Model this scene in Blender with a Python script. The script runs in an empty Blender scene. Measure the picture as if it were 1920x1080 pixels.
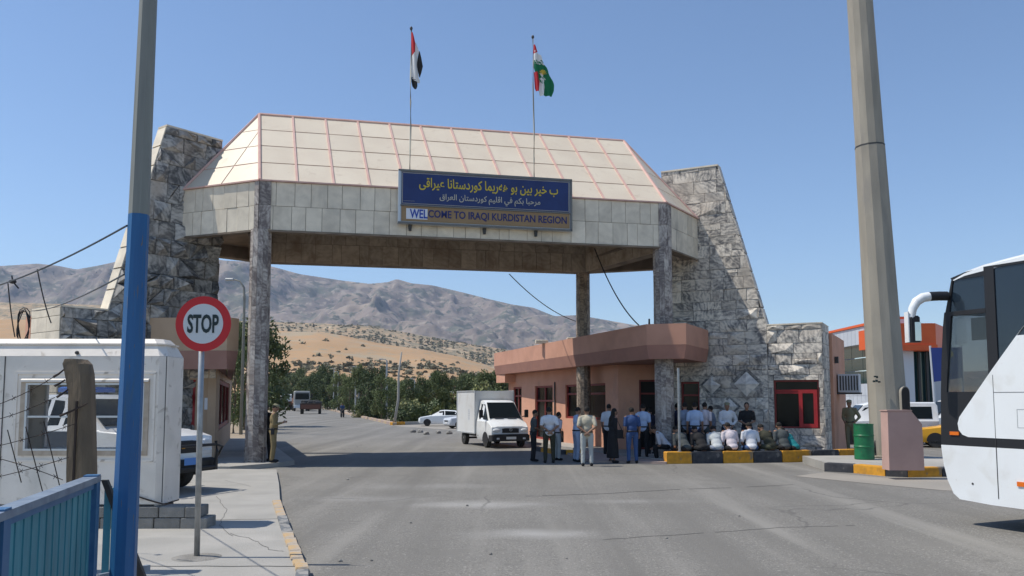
import bpy, math, random
from mathutils import Vector, Matrix, noise
sc = bpy.context.scene
R = math.radians
# ---------------------------------------------------------------- camera, sky, sun
CAM_H, FPX, PCY, HZ = 2.05, 1557.0, 620.0, 750.0
PITCH = math.atan((HZ - PCY) / FPX)
cd = bpy.data.cameras.new('camera'); cam = bpy.data.objects.new('camera', cd)
sc.collection.objects.link(cam); sc.camera = cam
cam.location = (0, 0, CAM_H); cam.rotation_euler = (R(90) + PITCH, 0, 0)
cd.sensor_width = 36; cd.lens = 36 * FPX / 1920; cd.shift_y = (PCY - 540) / 1920
cd.clip_start = .1; cd.clip_end = 60000
SUN_DIR = Vector((-.985, .0, 0)).normalized() * math.cos(R(60)) + Vector((0, 0, math.sin(R(60))))
world = bpy.data.worlds.new('World'); sc.world = world; world.use_nodes = True
wn = world.node_tree; wn.nodes.clear()
wo = wn.nodes.new('ShaderNodeOutputWorld'); bg = wn.nodes.new('ShaderNodeBackground')
sky = wn.nodes.new('ShaderNodeTexSky'); sky.sky_type = 'NISHITA'; sky.sun_disc = False
sky.sun_elevation = R(60); sky.sun_rotation = math.atan2(SUN_DIR.x, SUN_DIR.y)
sky.altitude = 400; sky.air_density = 1.0; sky.dust_density = .08; sky.ozone_density = 4.0
bg.inputs['Strength'].default_value = .142
wn.links.new(sky.outputs[0], bg.inputs[0]); wn.links.new(bg.outputs[0], wo.inputs[0])
sl = bpy.data.lights.new('sun', 'SUN'); sl.energy = 4.3; sl.angle = R(.53); sl.color = (1, .94, .84)
so = bpy.data.objects.new('sun', sl); sc.collection.objects.link(so)
so.rotation_euler = SUN_DIR.to_track_quat('Z', 'Y').to_euler()
sc.view_settings.view_transform = 'Standard'; sc.view_settings.look = 'None'
sc.view_settings.exposure = 0.12; sc.view_settings.gamma = 1; sc.view_settings.use_curve_mapping = False
sc.render.engine = 'CYCLES'
sc.cycles.max_bounces = 6; sc.cycles.transparent_max_bounces = 12; sc.cycles.volume_bounces = 0
rng = random.Random(7)
# ---------------------------------------------------------------- pixel to place
def ray(px, py):
    y = (PCY - py) / FPX
    return Vector(((px - 960) / FPX, math.cos(PITCH) - math.sin(PITCH) * y, math.sin(PITCH) + math.cos(PITCH) * y))
def G(px, py, z=0.0):
    d = ray(px, py); k = (z - CAM_H) / d.z
    return Vector((d.x * k, d.y * k, z))
def Z(px, py, Y):
    d = ray(px, py); k = Y / d.y
    return Vector((d.x * k, Y, CAM_H + d.z * k))
def OP(px, py, P, d):
    """(t, z) on the vertical plane through P (xy) along unit d (xy)"""
    r = ray(px, py)
    # P + t d = k r
    det = d[0] * (-r.y) - d[1] * (-r.x)
    t = ((-P[0]) * (-r.y) - (-P[1]) * (-r.x)) / det
    k = (P[0] + t * d[0]) / r.x if abs(r.x) > abs(r.y) * .02 else (P[1] + t * d[1]) / r.y
    return t, CAM_H + r.z * k
def PX(px, Y):
    return (px - 960) / FPX * Y
# ---------------------------------------------------------------- materials
MATS = {}
def mat(name, col, rough=.75, metal=0., col2=None, ns=4., nd=5., lo=.35, hi=.65, rnd=0., bump=0., bs=None,
        alpha=None, trans=0., spec=.4, coat=0., coord='Object', stain=None, stretch=None):
    m = bpy.data.materials.new(name); m.use_nodes = True; nt = m.node_tree; N = nt.nodes; L = nt.links
    p = N['Principled BSDF']
    p.inputs['Roughness'].default_value = rough; p.inputs['Metallic'].default_value = metal
    p.inputs['Specular IOR Level'].default_value = spec
    if coat: p.inputs['Coat Weight'].default_value = coat; p.inputs['Coat Roughness'].default_value = .08
    if trans: p.inputs['Transmission Weight'].default_value = trans
    if alpha is not None: p.inputs['Alpha'].default_value = alpha
    if coord == 'World':
        g = N.new('ShaderNodeNewGeometry'); co = g.outputs['Position']
    else:
        g = N.new('ShaderNodeTexCoord'); co = g.outputs['Object']
    if stretch:
        mp = N.new('ShaderNodeMapping'); mp.inputs['Scale'].default_value = stretch
        L.new(co, mp.inputs[0]); co = mp.outputs[0]
    if rnd and coord == 'Object':
        oi = N.new('ShaderNodeObjectInfo'); va = N.new('ShaderNodeVectorMath'); va.operation = 'ADD'
        ml = N.new('ShaderNodeMath'); ml.operation = 'MULTIPLY'; ml.inputs[1].default_value = 57.
        L.new(oi.outputs['Random'], ml.inputs[0]); L.new(co, va.inputs[0]); L.new(ml.outputs[0], va.inputs[1]); co = va.outputs[0]
    c = None
    def noise_n(scale, det, dist=0.):
        n = N.new('ShaderNodeTexNoise'); n.inputs['Scale'].default_value = scale
        n.inputs['Detail'].default_value = det; n.inputs['Distortion'].default_value = dist
        L.new(co, n.inputs['Vector']); return n
    def mix(a, b, f):
        x = N.new('ShaderNodeMix'); x.data_type = 'RGBA'
        for i, v in ((6, a), (7, b)):
            if isinstance(v, tuple): x.inputs[i].default_value = (*v, 1)
            else: L.new(v, x.inputs[i])
        L.new(f, x.inputs[0]); return x.outputs[2]
    if col2:
        n = noise_n(ns, nd, .3); r = N.new('ShaderNodeMapRange')
        r.inputs[1].default_value = lo; r.inputs[2].default_value = hi
        L.new(n.outputs['Fac'], r.inputs[0]); c = mix(col, col2, r.outputs[0])
    if stain:
        for sc_, sl_, sh_, scol in stain:
            n = noise_n(sc_, 6, .6); r = N.new('ShaderNodeMapRange')
            r.inputs[1].default_value = sl_; r.inputs[2].default_value = sh_
            L.new(n.outputs['Fac'], r.inputs[0]); c = mix(c if c else col, scol, r.outputs[0])
    if rnd:
        if not (coord == 'Object'): oi = N.new('ShaderNodeObjectInfo')
        mr = N.new('ShaderNodeMapRange'); mr.inputs[3].default_value = 1 - rnd; mr.inputs[4].default_value = 1 + rnd
        L.new(oi.outputs['Random'], mr.inputs[0])
        h = N.new('ShaderNodeHueSaturation'); L.new(mr.outputs[0], h.inputs['Value'])
        if c: L.new(c, h.inputs['Color'])
        else: h.inputs['Color'].default_value = (*col, 1)
        c = h.outputs[0]
    if c: L.new(c, p.inputs['Base Color'])
    else: p.inputs['Base Color'].default_value = (*col, 1)
    if bump:
        n = noise_n(bs or ns * 4, 6, .2); b = N.new('ShaderNodeBump'); b.inputs['Strength'].default_value = bump
        b.inputs['Distance'].default_value = .03
        L.new(n.outputs['Fac'], b.inputs['Height']); L.new(b.outputs[0], p.inputs['Normal'])
    MATS[name] = m; return m
def marble(name, light, dark, scale=1.6, lo=.42, hi=.58, rnd=.18, warm=None, bump=.5, rough=.55):
    m = mat(name, light, rough=rough); nt = m.node_tree; N = nt.nodes; L = nt.links; p = N['Principled BSDF']
    tc = N.new('ShaderNodeTexCoord'); oi = N.new('ShaderNodeObjectInfo')
    ml = N.new('ShaderNodeMath'); ml.operation = 'MULTIPLY'; ml.inputs[1].default_value = 91.
    va = N.new('ShaderNodeVectorMath'); L.new(oi.outputs['Random'], ml.inputs[0]); L.new(tc.outputs['Object'], va.inputs[0]); L.new(ml.outputs[0], va.inputs[1])
    vr = N.new('ShaderNodeVectorRotate'); vr.rotation_type = 'EULER_XYZ'
    cx = N.new('ShaderNodeCombineXYZ')
    for i in range(3): L.new(oi.outputs['Random'], ml.inputs[0]); L.new(ml.outputs[0], cx.inputs[i])
    L.new(va.outputs[0], vr.inputs['Vector']); L.new(cx.outputs[0], vr.inputs['Rotation'])
    n1 = N.new('ShaderNodeTexNoise'); n1.inputs['Scale'].default_value = scale; n1.inputs['Detail'].default_value = 8
    n1.inputs['Distortion'].default_value = 1.1; n1.inputs['Roughness'].default_value = .7; L.new(vr.outputs[0], n1.inputs['Vector'])
    w = N.new('ShaderNodeTexWave'); w.inputs['Scale'].default_value = scale * 1.4; w.inputs['Distortion'].default_value = 9
    w.inputs['Detail'].default_value = 5; w.inputs['Detail Scale'].default_value = 1.6; L.new(vr.outputs[0], w.inputs['Vector'])
    ad = N.new('ShaderNodeMath'); ad.operation = 'MULTIPLY_ADD'; ad.inputs[1].default_value = .09
    L.new(w.outputs['Fac'], ad.inputs[0]); L.new(n1.outputs['Fac'], ad.inputs[2])
    r = N.new('ShaderNodeMapRange'); r.inputs[1].default_value = lo + .06; r.inputs[2].default_value = hi + .06; L.new(ad.outputs[0], r.inputs[0])
    x = N.new('ShaderNodeMix'); x.data_type = 'RGBA'; x.inputs[6].default_value = (*dark, 1); x.inputs[7].default_value = (*light, 1)
    L.new(r.outputs[0], x.inputs[0]); c = x.outputs[2]
    if warm:
        n2 = N.new('ShaderNodeTexNoise'); n2.inputs['Scale'].default_value = .9; n2.inputs['Detail'].default_value = 5
        g = N.new('ShaderNodeNewGeometry'); L.new(g.outputs['Position'], n2.inputs['Vector'])
        r2 = N.new('ShaderNodeMapRange'); r2.inputs[1].default_value = .52; r2.inputs[2].default_value = .72; r2.inputs[4].default_value = .75
        L.new(n2.outputs['Fac'], r2.inputs[0])
        y = N.new('ShaderNodeMix'); y.data_type = 'RGBA'; y.inputs[7].default_value = (*warm, 1)
        L.new(r2.outputs[0], y.inputs[0]); L.new(c, y.inputs[6]); c = y.outputs[2]
    mr = N.new('ShaderNodeMapRange'); mr.inputs[3].default_value = 1 - rnd; mr.inputs[4].default_value = 1 + rnd
    L.new(oi.outputs['Random'], mr.inputs[0])
    h = N.new('ShaderNodeHueSaturation'); L.new(mr.outputs[0], h.inputs['Value']); L.new(c, h.inputs['Color'])
    L.new(h.outputs[0], p.inputs['Base Color'])
    b = N.new('ShaderNodeBump'); b.inputs['Strength'].default_value = bump; b.inputs['Distance'].default_value = .03
    L.new(n1.outputs['Fac'], b.inputs['Height']); L.new(b.outputs[0], p.inputs['Normal'])
    return m
def glass(name, col, alpha=.35, rough=.05):
    m = mat(name, col, rough=rough, spec=.6); p = m.node_tree.nodes['Principled BSDF']
    p.inputs['Alpha'].default_value = alpha; return m
M = {}
M['stone_dark'] = marble('rough_grey_stone', (.44, .42, .385), (.10, .10, .10), 1.6, .38, .60, .25, (.33, .28, .23), .22, .75)
M['stone_light'] = marble('veined_marble', (.74, .665, .56), (.17, .16, .155), 1.7, .37, .57, .15, (.50, .43, .35), .15, .6)
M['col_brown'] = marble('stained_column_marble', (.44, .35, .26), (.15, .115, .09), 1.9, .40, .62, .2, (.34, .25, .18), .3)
M['diamond'] = marble('pale_diamond_marble', (.82, .77, .69), (.45, .43, .41), 1.4, .34, .6, .05, None, .1)
M['trim'] = mat('tan_window_trim', (.50, .42, .33), .7, col2=(.40, .32, .24), ns=6)
M['lorry_grey'] = mat('dusty_grey_cab', (.27, .28, .28), .6)
M['col_tile'] = marble('column_marble', (.50, .45, .40), (.17, .14, .13), 1.9, .40, .62, .17, (.37, .31, .26), .25)
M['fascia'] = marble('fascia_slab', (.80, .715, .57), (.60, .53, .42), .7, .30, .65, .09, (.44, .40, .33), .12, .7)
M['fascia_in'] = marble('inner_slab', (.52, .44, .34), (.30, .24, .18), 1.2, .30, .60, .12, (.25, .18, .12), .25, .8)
M['mortar'] = mat('mortar', (.19, .18, .165), .95, col2=(.26, .24, .22), ns=6, bump=.4)
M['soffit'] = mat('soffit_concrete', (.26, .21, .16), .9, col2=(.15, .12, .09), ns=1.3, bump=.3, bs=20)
M['roof_cream'] = mat('cream_roof_sheet', (.70, .61, .475), .5, col2=(.65, .555, .43), ns=.8, rnd=.03, stain=[(2.5, .6, .8, (.55, .45, .34))])
M['roof_pink'] = mat('pink_flashing', (.66, .44, .375), .6, col2=(.60, .37, .31), ns=3)
M['pink'] = mat('pink_plaster', (.66, .355, .24), .9, col2=(.60, .31, .205), ns=1.2, bump=.25, bs=60, stain=[(.9, .56, .8, (.50, .28, .20)), (7., .65, .75, (.46, .27, .20))])
M['canopy_pink'] = mat('canopy_plaster', (.56, .295, .205), .9, col2=(.49, .255, .175), ns=1.1, bump=.25, bs=60, stain=[(.8, .55, .8, (.42, .225, .16)), (9., .66, .75, (.38, .22, .165))])
M['pink_red'] = mat('brown_red_plaster', (.36, .205, .165), .9, col2=(.31, .17, .135), ns=1.5, bump=.2, bs=60)
M['pink_band'] = mat('shaded_canopy_plaster', (.37, .185, .135), .9, col2=(.32, .16, .12), ns=1.4, bump=.2, bs=60, stain=[(1.1, .6, .8, (.38, .21, .17))])  # canopy plaster again, with the lower band's shade put into the colour
M['beige'] = mat('beige_plaster', (.50, .36, .245), .9, col2=(.45, .32, .215), ns=1.5, bump=.2, bs=60)
M['red_paint'] = mat('red_paint', (.42, .02, .025), .45, col2=(.33, .02, .02), ns=5)
M['dark_red'] = mat('dull_red_paint', (.22, .03, .025), .5)
M['dark'] = mat('dark_interior', (.02, .018, .016), .8)
M['glass_dark'] = mat('dark_glass', (.010, .013, .013), .12, spec=.15)
M['black'] = mat('black_plastic', (.018, .018, .02), .5)
M['rubber'] = mat('rubber', (.025, .025, .025), .85, col2=(.05, .048, .045), ns=8)
M['steel'] = mat('galvanised_steel', (.40, .41, .41), .45, .6, col2=(.30, .31, .31), ns=9)
M['dark_steel'] = mat('dark_steel', (.07, .07, .07), .6, .5)
M['rust'] = mat('rusty_wire', (.05, .035, .028), .9)
M['white_paint'] = mat('white_vehicle_paint', (.80, .82, .82), .3, coat=.5, col2=(.76, .77, .76), ns=1.2, stain=[(1.4, .55, .85, (.62, .60, .55)), (14., .68, .78, (.60, .57, .52))])
M['booth'] = mat('white_cabin_fibreglass', (.82, .755, .67), .5, col2=(.74, .68, .60), ns=2.2, stain=[(5, .60, .72, (.46, .40, .33)), (1.2, .55, .75, (.62, .58, .51))], bump=.08, bs=15)
M['plate'] = mat('number_plate', (.7, .7, .68), .5)
M['police_blue'] = mat('police_blue', (.035, .05, .075), .4, coat=.3)
M['blue_light'] = mat('blue_beacon', (.03, .12, .45), .2, spec=.8)
M['blue_sky_plate'] = mat('blue_plate', (.08, .22, .55), .4)
M['blue_pole'] = mat('blue_gloss_paint', (.018, .10, .26), .42, col2=(.022, .125, .30), ns=2, stretch=(8, 8, .6), stain=[(1.1, .60, .70, (.05, .12, .19)), (6., .66, .70, (.14, .12, .09))], bump=.15, bs=30)
M['grey_pole'] = mat('bare_pole_paint', (.20, .205, .185), .6, col2=(.25, .255, .225), ns=2, stretch=(8, 8, .6), bump=.15)
M['rail_blue'] = mat('rail_blue', (.035, .12, .26), .5, col2=(.06, .16, .30), ns=5)
M['rail_top'] = mat('rail_top_grey_blue', (.22, .27, .33), .5, col2=(.15, .19, .25), ns=6)
M['teal'] = mat('teal_board', (.07, .27, .33), .55, col2=(.05, .21, .27), ns=5, rnd=.12, stretch=(1, 1, .3))
M['wood'] = mat('weathered_post', (.20, .15, .10), .9, col2=(.13, .10, .07), ns=6, stretch=(1, 1, .25), bump=.6, bs=25)
M['mast'] = mat('mast_concrete', (.36, .325, .265), .85, col2=(.28, .255, .21), ns=1.2, bump=.3, bs=30, stretch=(2, 2, .45), stain=[(1.6, .56, .75, (.27, .25, .22))])
M['pedestal'] = mat('pink_pedestal', (.52, .34, .29), .9, col2=(.46, .30, .255), ns=1.6, bump=.3, bs=50)
M['green_barrel'] = mat('green_barrel', (.015, .17, .065), .45, col2=(.012, .12, .05), ns=5, stain=[(7, .68, .72, (.12, .08, .05))])
M['kerb_y'] = mat('kerb_yellow', (.70, .33, .03), .8, col2=(.50, .24, .03), ns=5, bump=.2, stain=[(3, .6, .68, (.28, .2, .12))])
M['kerb_b'] = mat('kerb_black', (.035, .038, .045), .8, col2=(.07, .07, .075), ns=5, bump=.2, stain=[(4, .62, .7, (.18, .17, .16))])
M['kerb_faded_y'] = mat('kerb_faded_yellow', (.48, .33, .17), .9, col2=(.40, .34, .27), ns=5, lo=.45, hi=.55, bump=.4)
M['kerb_faded_b'] = mat('kerb_faded_black', (.15, .16, .17), .9, col2=(.30, .29, .27), ns=8, lo=.5, hi=.6, bump=.4)
M['pave'] = mat('pavement_concrete', (.37, .355, .325), .9, col2=(.31, .30, .275), ns=1.1, bump=.35, bs=40, coord='World', stain=[(.5, .56, .75, (.42, .40, .365))])
M['pave_pink'] = mat('pinkish_paving', (.40, .30, .26), .9, col2=(.34, .26, .22), ns=1.5, bump=.2, bs=40)
M['block'] = mat('cement_block', (.30, .285, .26), .95, col2=(.23, .22, .20), ns=5, rnd=.12, bump=.7, bs=50)
M['sign_navy'] = mat('sign_navy', (.022, .045, .16), .55, col2=(.018, .035, .13), ns=2)
M['frame_dark'] = mat('dark_grey_frame', (.17, .17, .165), .5, .3)
M['sign_gold'] = mat('sign_tan', (.33, .22, .11), .6, col2=(.29, .19, .10), ns=2)
M['sign_yellow'] = mat('letter_yellow', (.62, .48, .05), .6)
M['sign_cream'] = mat('letter_cream', (.50, .47, .38), .6)
M['sign_blue'] = mat('letter_blue', (.02, .03, .14), .6)
M['sign_bright_blue'] = mat('patch_letter_blue', (.03, .07, .38), .6)
M['patch'] = mat('white_patch', (.72, .74, .78), .6)
M['frame_alu'] = mat('aluminium_frame', (.55, .57, .58), .4, .5)
M['stop_red'] = mat('stop_red', (.55, .015, .02), .4)
M['stop_white'] = mat('stop_white', (.62, .64, .64), .45)
M['stop_black'] = mat('stop_letter', (.015, .03, .03), .5)
M['flag_red'] = mat('flag_red', (.48, .02, .03), .8)
M['flag_white'] = mat('flag_white', (.78, .78, .76), .8)
M['flag_black'] = mat('flag_black', (.02, .02, .02), .8)
M['flag_green'] = mat('flag_green', (.01, .17, .07), .8)
M['flag_sun'] = mat('flag_sun', (.75, .5, .05), .8)
M['asphalt_dark'] = mat('tar', (.06, .06, .06), .9)
M['orange'] = mat('orange_cladding', (.72, .12, .025), .45, col2=(.66, .10, .02), ns=1)
M['clad'] = mat('grey_white_cladding', (.55, .58, .62), .5, .2, rnd=.05)
M['green_glass'] = mat('green_tinted_glass', (.02, .055, .06), .08, spec=.8)
M['blue_sign'] = mat('blue_hoarding', (.02, .05, .27), .5)
M['taxi'] = mat('taxi_yellow', (.75, .38, .02), .35, coat=.4)
M['maroon'] = mat('maroon_paint', (.13, .05, .03), .45)
M['headlamp'] = mat('headlamp', (.62, .64, .66), .12, spec=.9)
M['amber'] = mat('amber_lamp', (.75, .16, .01), .3)
M['window_clear'] = glass('window_clear', (.10, .12, .13), .13)
M['bus_glass'] = glass('bus_glass', (.018, .03, .045), .93)
M['bus_glass2'] = glass('bus_clear_glass', (.07, .09, .10), .38)
M['bark'] = mat('bark', (.26, .21, .16), .95, col2=(.16, .12, .09), ns=6, bump=.5)
def leafmat(name, a, b):
    m = mat(name, a, .6, col2=b, ns=.55, nd=4, rnd=.18, lo=.35, hi=.65)
    p = m.node_tree.nodes['Principled BSDF']; p.inputs['Specular IOR Level'].default_value = .3
    p.inputs['Subsurface Weight'].default_value = 0
    return m
M['leaf'] = leafmat('eucalyptus_leaf', (.085, .115, .04), (.14, .165, .065))
M['leaf_dark'] = leafmat('dark_leaf', (.055, .082, .032), (.095, .125, .048))
M['leaf_olive'] = leafmat('olive_leaf', (.10, .12, .035), (.16, .165, .055))
M['scrub'] = leafmat('dry_scrub', (.15, .14, .085), (.21, .185, .115))
for nm, c in dict(skin=(.30, .165, .105), hair=(.015, .012, .010), white=(.72, .73, .76), pinkwhite=(.70, .62, .64), ltblue=(.42, .52, .70), denim=(.045, .095, .23),
                  denim_light=(.30, .38, .52), khaki=(.25, .19, .095), khaki2=(.20, .17, .10), beige=(.50, .45, .34), blk=(.016, .016, .018), dkgrey=(.075, .085, .085),
                  olive_drk=(.045, .045, .028), stone=(.47, .49, .47), brown=(.08, .05, .035), teal=(.01, .20, .22), olive=(.10, .10, .06), greyblue=(.22, .26, .34),
                  grey_lt=(.50, .53, .54), army=(.25, .24, .15), navy=(.025, .03, .06), blueshirt=(.035, .075, .20)).items():
    M['c_' + nm] = mat('cloth_' + nm if nm not in ('skin', 'hair') else nm, c, .55 if nm == 'skin' else .85,
                       col2=tuple(v * .82 for v in c), ns=5, bump=.0 if nm == 'skin' else .5, bs=14)
# ---------------------------------------------------------------- mesh builder
WL = {}
def link(o): sc.collection.objects.link(o); return o
def empty(name, loc=(0, 0, 0), label=None, cat=None, group=None):
    o = bpy.data.objects.new(name, None); o.empty_display_size = .3; link(o); o.location = loc; WL[o] = Vector(loc)
    tag(o, label, cat, group); return o
def tag(o, label=None, cat=None, group=None, kind=None):
    if label: o['label'] = label
    if cat: o['category'] = cat
    if group: o['group'] = group
    if kind: o['kind'] = kind
    return o
class MB:
    def __init__(s): s.v = []; s.f = []; s.m = []; s.T = None
    def add(s, vs, fs, mi=0):
        n = len(s.v)
        s.v += [(s.T @ Vector(v)) if s.T is not None else Vector(v) for v in vs]
        s.f += [tuple(i + n for i in f) for f in fs]; s.m += [mi] * len(fs); return s
    def box(s, x0, x1, y0, y1, z0, z1, mi=0):
        vs = [(x, y, z) for z in (z0, z1) for x, y in ((x0, y0), (x1, y0), (x1, y1), (x0, y1))]
        return s.add(vs, [(3, 2, 1, 0), (4, 5, 6, 7), (0, 1, 5, 4), (1, 2, 6, 5), (2, 3, 7, 6), (3, 0, 4, 7)], mi)
    def cbox(s, x0, x1, y0, y1, z0, z1, b, mi=0):
        """box with bevelled vertical and top edges"""
        return s.prism([(x0 + b, y0), (x1 - b, y0), (x1, y0 + b), (x1, y1 - b), (x1 - b, y1), (x0 + b, y1), (x0, y1 - b), (x0, y0 + b)], z0, z1, mi, b)
    def prism(s, pts, z0, z1, mi=0, b=0):
        n = len(pts); cx = sum(p[0] for p in pts) / n; cy = sum(p[1] for p in pts) / n
        rings = [[(x, y, z0) for x, y in pts], [(x, y, z1 - b) for x, y in pts]]
        if b:
            k = 1 - b * 1.2 / max(.05, min(max(p[0] for p in pts) - min(p[0] for p in pts), max(p[1] for p in pts) - min(p[1] for p in pts)))
            rings.append([(cx + (x - cx) * k, cy + (y - cy) * k, z1) for x, y in pts])
        return s.loft(rings, mi, True)
    def loft(s, rings, mi=0, caps=True):
        n = len(rings[0]); vs = [p for r in rings for p in r]; fs = []
        for k in range(len(rings) - 1):
            for i in range(n):
                j = (i + 1) % n; fs.append((k * n + i, k * n + j, (k + 1) * n + j, (k + 1) * n + i))
        if caps: fs.append(tuple(range(n - 1, -1, -1))); fs.append(tuple((len(rings) - 1) * n + i for i in range(n)))
        return s.add(vs, fs, mi)
    def slab(s, pts, off, mi=0):
        """3D planar polygon given thickness vector"""
        off = Vector(off); return s.loft([[tuple(Vector(p)) for p in pts], [tuple(Vector(p) + off) for p in pts]], mi, True)
    def cyl(s, p0, p1, r0, r1=None, n=12, mi=0, ph=0., caps=True):
        p0, p1 = Vector(p0), Vector(p1); r1 = r0 if r1 is None else r1
        q = (p1 - p0).to_track_quat('Z', 'Y'); rings = []
        for p, r in ((p0, r0), (p1, r1)):
            rings.append([tuple(p + q @ Vector((r * math.cos(ph + 2 * math.pi * i / n), r * math.sin(ph + 2 * math.pi * i / n), 0))) for i in range(n)])
        return s.loft(rings, mi, caps)
    def tube(s, pts, r, n=6, mi=0):
        pts = [Vector(p) for p in pts]; rings = []; rs = r if isinstance(r, (list, tuple)) else [r] * len(pts)
        for k, p in enumerate(pts):
            d = (pts[min(k + 1, len(pts) - 1)] - pts[max(k - 1, 0)])
            q = d.to_track_quat('Z', 'Y')
            rings.append([tuple(p + q @ Vector((rs[k] * math.cos(2 * math.pi * i / n), rs[k] * math.sin(2 * math.pi * i / n), 0))) for i in range(n)])
        return s.loft(rings, mi, True)
    def lathe(s, prof, n=16, mi=0, c=(0, 0, 0), axis='Z'):
        rings = []
        for r, h in prof:
            ring = []
            for i in range(n):
                a = 2 * math.pi * i / n; x, y = r * math.cos(a), r * math.sin(a)
                ring.append((c[0] + x, c[1] + y, c[2] + h) if axis == 'Z' else (c[0] + x, c[1] + h, c[2] + y) if axis == 'Y' else (c[0] + h, c[1] + x, c[2] + y))
            rings.append(ring)
        if axis == 'Y': rings = [list(reversed(r)) for r in rings]
        return s.loft(rings, mi, True)
    def ell(s, c, r, nu=14, nv=9, mi=0, rot=None):
        rings = []
        for k in range(nv + 1):
            t = math.pi * (k + .02) / (nv + .04) if 0 < k < nv else (.03 if k == 0 else math.pi - .03)
            ring = []
            for i in range(nu):
                a = 2 * math.pi * i / nu; p = Vector((r[0] * math.sin(t) * math.cos(a), r[1] * math.sin(t) * math.sin(a), -r[2] * math.cos(t)))
                if rot: p = rot @ p
                ring.append(tuple(Vector(c) + p))
            rings.append(ring)
        return s.loft(rings, mi, True)
    def cap(s, p0, r0, p1, r1, n=10, mi=0):
        """tapered capsule"""
        p0, p1 = Vector(p0), Vector(p1); d = (p1 - p0); L = d.length; d.normalize(); q = d.to_track_quat('Z', 'Y'); rings = []
        for h, r in [(-r0 * .98, r0 * .2), (-r0 * .7, r0 * .71), (0, r0), (L, r1), (L + r1 * .7, r1 * .71), (L + r1 * .98, r1 * .2)]:
            rings.append([tuple(p0 + q @ Vector((r * math.cos(2 * math.pi * i / n), r * math.sin(2 * math.pi * i / n), h))) for i in range(n)])
        return s.loft(rings, mi, True)
    def mesh(s, name, mats, smooth=False, center=True):
        me = bpy.data.meshes.new(name)
        c = Vector((0, 0, 0))
        if center and s.v:
            lo = Vector([min(v[i] for v in s.v) for i in range(3)]); hi = Vector([max(v[i] for v in s.v) for i in range(3)]); c = (lo + hi) / 2
        me.from_pydata([tuple(v - c) for v in s.v], [], s.f)
        for m_ in (mats if isinstance(mats, (list, tuple)) else [mats]): me.materials.append(M[m_] if isinstance(m_, str) else m_)
        if any(s.m): me.polygons.foreach_set('material_index', s.m)
        if smooth is True: me.polygons.foreach_set('use_smooth', [True] * len(me.polygons))
        me.validate(); me.update()
        return me, c
    def build(s, name, mats, parent=None, smooth=False, label=None, kind=None):
        me, c = s.mesh(name, mats, smooth)
        o = link(bpy.data.objects.new(name, me)); WL[o] = c
        if parent: o.parent = parent; o.location = c - WL[parent]
        else: o.location = c
        if smooth == 'auto':
            me.polygons.foreach_set('use_smooth', [True] * len(me.polygons)); me.set_sharp_from_angle(angle=R(35))
        return tag(o, label, kind=kind)
def place(me_c, name, parent, loc=None):
    """another object sharing the mesh, world centre loc"""
    me, c = me_c; o = link(bpy.data.objects.new(name, me)); w = Vector(loc) if loc is not None else c
    WL[o] = w; o.parent = parent; o.location = w - (WL[parent] if parent else Vector()); return o
def copy_tree(o, parent=None):
    c = o.copy(); link(c); c.parent = parent
    for ch in KIDS.get(o, list(o.children)): copy_tree(ch, c)
    return c
KIDS = {}
def freeze(o):
    for c in o.children: freeze(c)
    KIDS[o] = list(o.children)
def clip(poly, a, b):
    """keep the left of a->b"""
    out = []; n = len(poly)
    def sd(p): return (b[0] - a[0]) * (p[1] - a[1]) - (b[1] - a[1]) * (p[0] - a[0])
    for i in range(n):
        p, q = poly[i], poly[(i + 1) % n]; sp, sq = sd(p), sd(q)
        if sp >= 0: out.append(p)
        if (sp > 0 and sq < 0) or (sp < 0 and sq > 0):
            k = sp / (sp - sq); out.append((p[0] + (q[0] - p[0]) * k, p[1] + (q[1] - p[1]) * k))
    return out
def clipc(poly, conv):
    for i in range(len(conv)):
        if len(poly) < 3: return []
        poly = clip(poly, conv[i], conv[(i + 1) % len(conv)])
    return poly if len(poly) >= 3 else []
def area(p): return .5 * sum(p[i][0] * p[(i + 1) % len(p)][1] - p[(i + 1) % len(p)][0] * p[i][1] for i in range(len(p)))
def ccw(p): return p if area(p) > 0 else p[::-1]
def text(s, font_size, mats, name, parent, O, ex, ez, width=None, height=None, bold=0., depth=.004, lift=.004):
    """lettering centred at O, ex = reading direction, ez = up"""
    c = bpy.data.curves.new(name, 'FONT'); c.body = s; c.size = 1; c.extrude = 0.01; c.offset = bold; c.resolution_u = 3
    o = bpy.data.objects.new(name, c); link(o); dg = bpy.context.evaluated_depsgraph_get()
    me = bpy.data.meshes.new_from_object(o.evaluated_get(dg)); bpy.data.objects.remove(o)
    vs = [v.co.copy() for v in me.vertices]
    x0, x1 = min(v.x for v in vs), max(v.x for v in vs); y0, y1 = min(v.y for v in vs), max(v.y for v in vs)
    sx = width / (x1 - x0) if width else font_size; sy = height / (y1 - y0) if height else sx
    ex = Vector(ex).normalized(); ez = Vector(ez).normalized(); n = ex.cross(ez)
    cen = Vector(O) + n * lift
    for v in me.vertices:
        p = v.co; v.co = ex * ((p.x - (x0 + x1) / 2) * sx) + ez * ((p.y - (y0 + y1) / 2) * sy) + n * (depth / .01 * p.z * .5 + depth / 2)
    me.materials.clear(); me.materials.append(M[mats])
    ob = link(bpy.data.objects.new(name, me)); WL[ob] = cen
    if parent: ob.parent = parent; ob.location = cen - WL[parent]
    else: ob.location = cen
    return ob
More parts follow.
